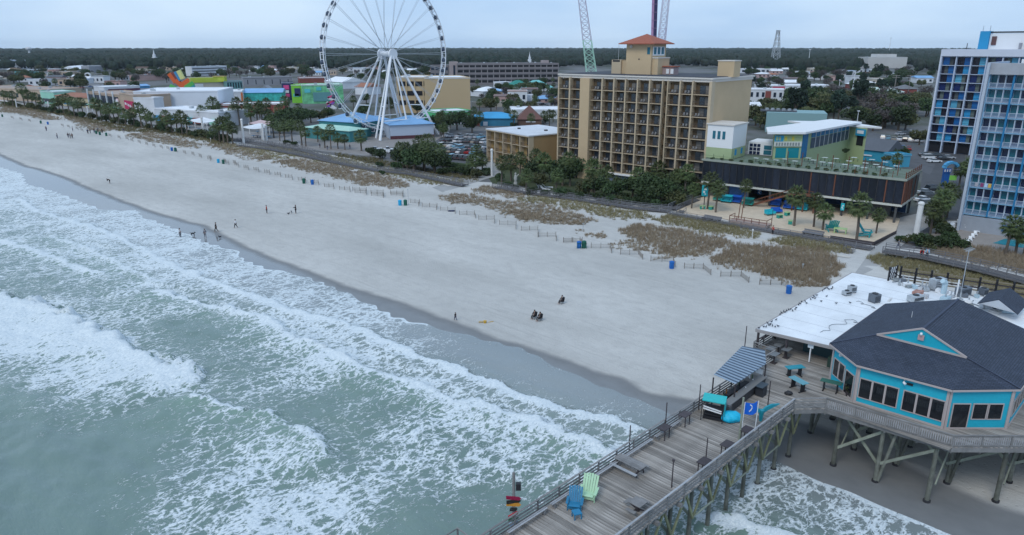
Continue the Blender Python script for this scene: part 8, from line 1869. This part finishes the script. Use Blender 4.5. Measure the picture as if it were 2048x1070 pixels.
Q=[car(30+i*9.5+crn.uniform(-2,2),172+(i%3)*2.2,.4,None,None,False)for i in range(26)]
carzone(Q,'in the far left car park')
Q=[car(1005+i*8,203+(i%4)*4,.6,None,None,False)for i in range(13)];carzone(Q,'in the lot behind the pagoda hut')
# ---- forest to the horizon: reads as one mass
rs=np.random.RandomState(9);Vs=[];Fs=[];n_v=0
ico=MB().blob((0,0,0),(1,1,1),7,5);IV=np.array(ico.v);IF4=[f for f in ico.f if len(f)==4];IF3=[list(f)+[f[2]]for f in ico.f if len(f)==3]
tri=[]
for f in ico.f:tri+=[(f[0],f[1],f[2])]+([(f[0],f[2],f[3])]if len(f)==4 else[])
TRI=np.array(tri)
def belt(r0,r1,g,near_fn,dens=1.0):
 global n_v
 r_=r0
 while r_<r1:
  rad=7.5*(r_/1500)**.62;az=np.arange(-.70,.70,rad*1.25/r_/dens);az=az+rs.uniform(-.4,.4,len(az))*rad/r_
  for a in az:
   rr=r_*rs.uniform(.985,1.015);x,y=rr*math.sin(a),rr*math.cos(a);u_,v_=UV((x,y,0))
   if not near_fn(u_,rr):continue
   R3=rad*rs.uniform(.7,1.25);h_=rs.uniform(11,17)if rr<3000 else rs.uniform(13,21);zc=h_-R3*.55;V=IV*np.array([R3,R3,max(R3*.75,h_*.45)])*(1+rs.uniform(-.2,.2,(len(IV),1)))+np.array([x,y,max(zc,h_*.5)])
   Vs.append(V);Fs.append(TRI+n_v);n_v+=len(V)
  r_*=g
def nf(u,r):
 lim=1500 if u<190 else 1350 if u<640 else 1300 if u<1130 else 1500 if u<1480 else 1250
 if 1720<u<1830 and r<1600:return False
 return r>lim*rs.uniform(.92,1.08)
belt(1200,7500,1.034,nf)
m,t,bb,N_,L_=shader('forest_canopy');c=N_('ShaderNodeTexCoord');n1=noisen(t,c.outputs['Object'],.006,4,.6).outputs['Fac'];n2=noisen(t,c.outputs['Object'],.12,4,.7).outputs['Fac']
q=mixc(t,maprange(t,n1,.35,.65,0,1),(.018,.036,.026),(.036,.046,.036));q=mixc(t,maprange(t,n2,.45,.75,0,.6),q,(.055,.05,.045));L_(q,bb.inputs['Base Color']);bb.inputs['Roughness'].default_value=.9;bb.inputs['Specular IOR Level'].default_value=.1
bq=N_('ShaderNodeBump');bq.inputs['Distance'].default_value=3;L_(n2,bq.inputs['Height']);L_(bq.outputs[0],bb.inputs['Normal'])
me=tri_soup('forest',np.concatenate(Vs),np.concatenate(Fs),m);o=bpy.data.objects.new('forest',me);COL.objects.link(o);tag(o,'dark forest stretching to the horizon behind the town','forest',kind='stuff')
# ---- air
hz=MB().box((0,4200,45),(14000,9600,98));hb=hz.build('haze',[]);hb.data.materials.clear()
hm_=bpy.data.materials.new('haze_air');hm_.use_nodes=True;nt_=hm_.node_tree;nt_.nodes.clear();oo=nt_.nodes.new('ShaderNodeOutputMaterial');pv=nt_.nodes.new('ShaderNodeVolumePrincipled');pv.inputs['Density'].default_value=.00004;pv.inputs['Color'].default_value=(.8,.9,1,1);pv.inputs['Anisotropy'].default_value=0.2
nt_.links.new(pv.outputs[0],oo.inputs['Volume']);hb.data.materials.append(hm_);tag(hb,'thin blue haze over the whole scene','haze',kind='stuff')
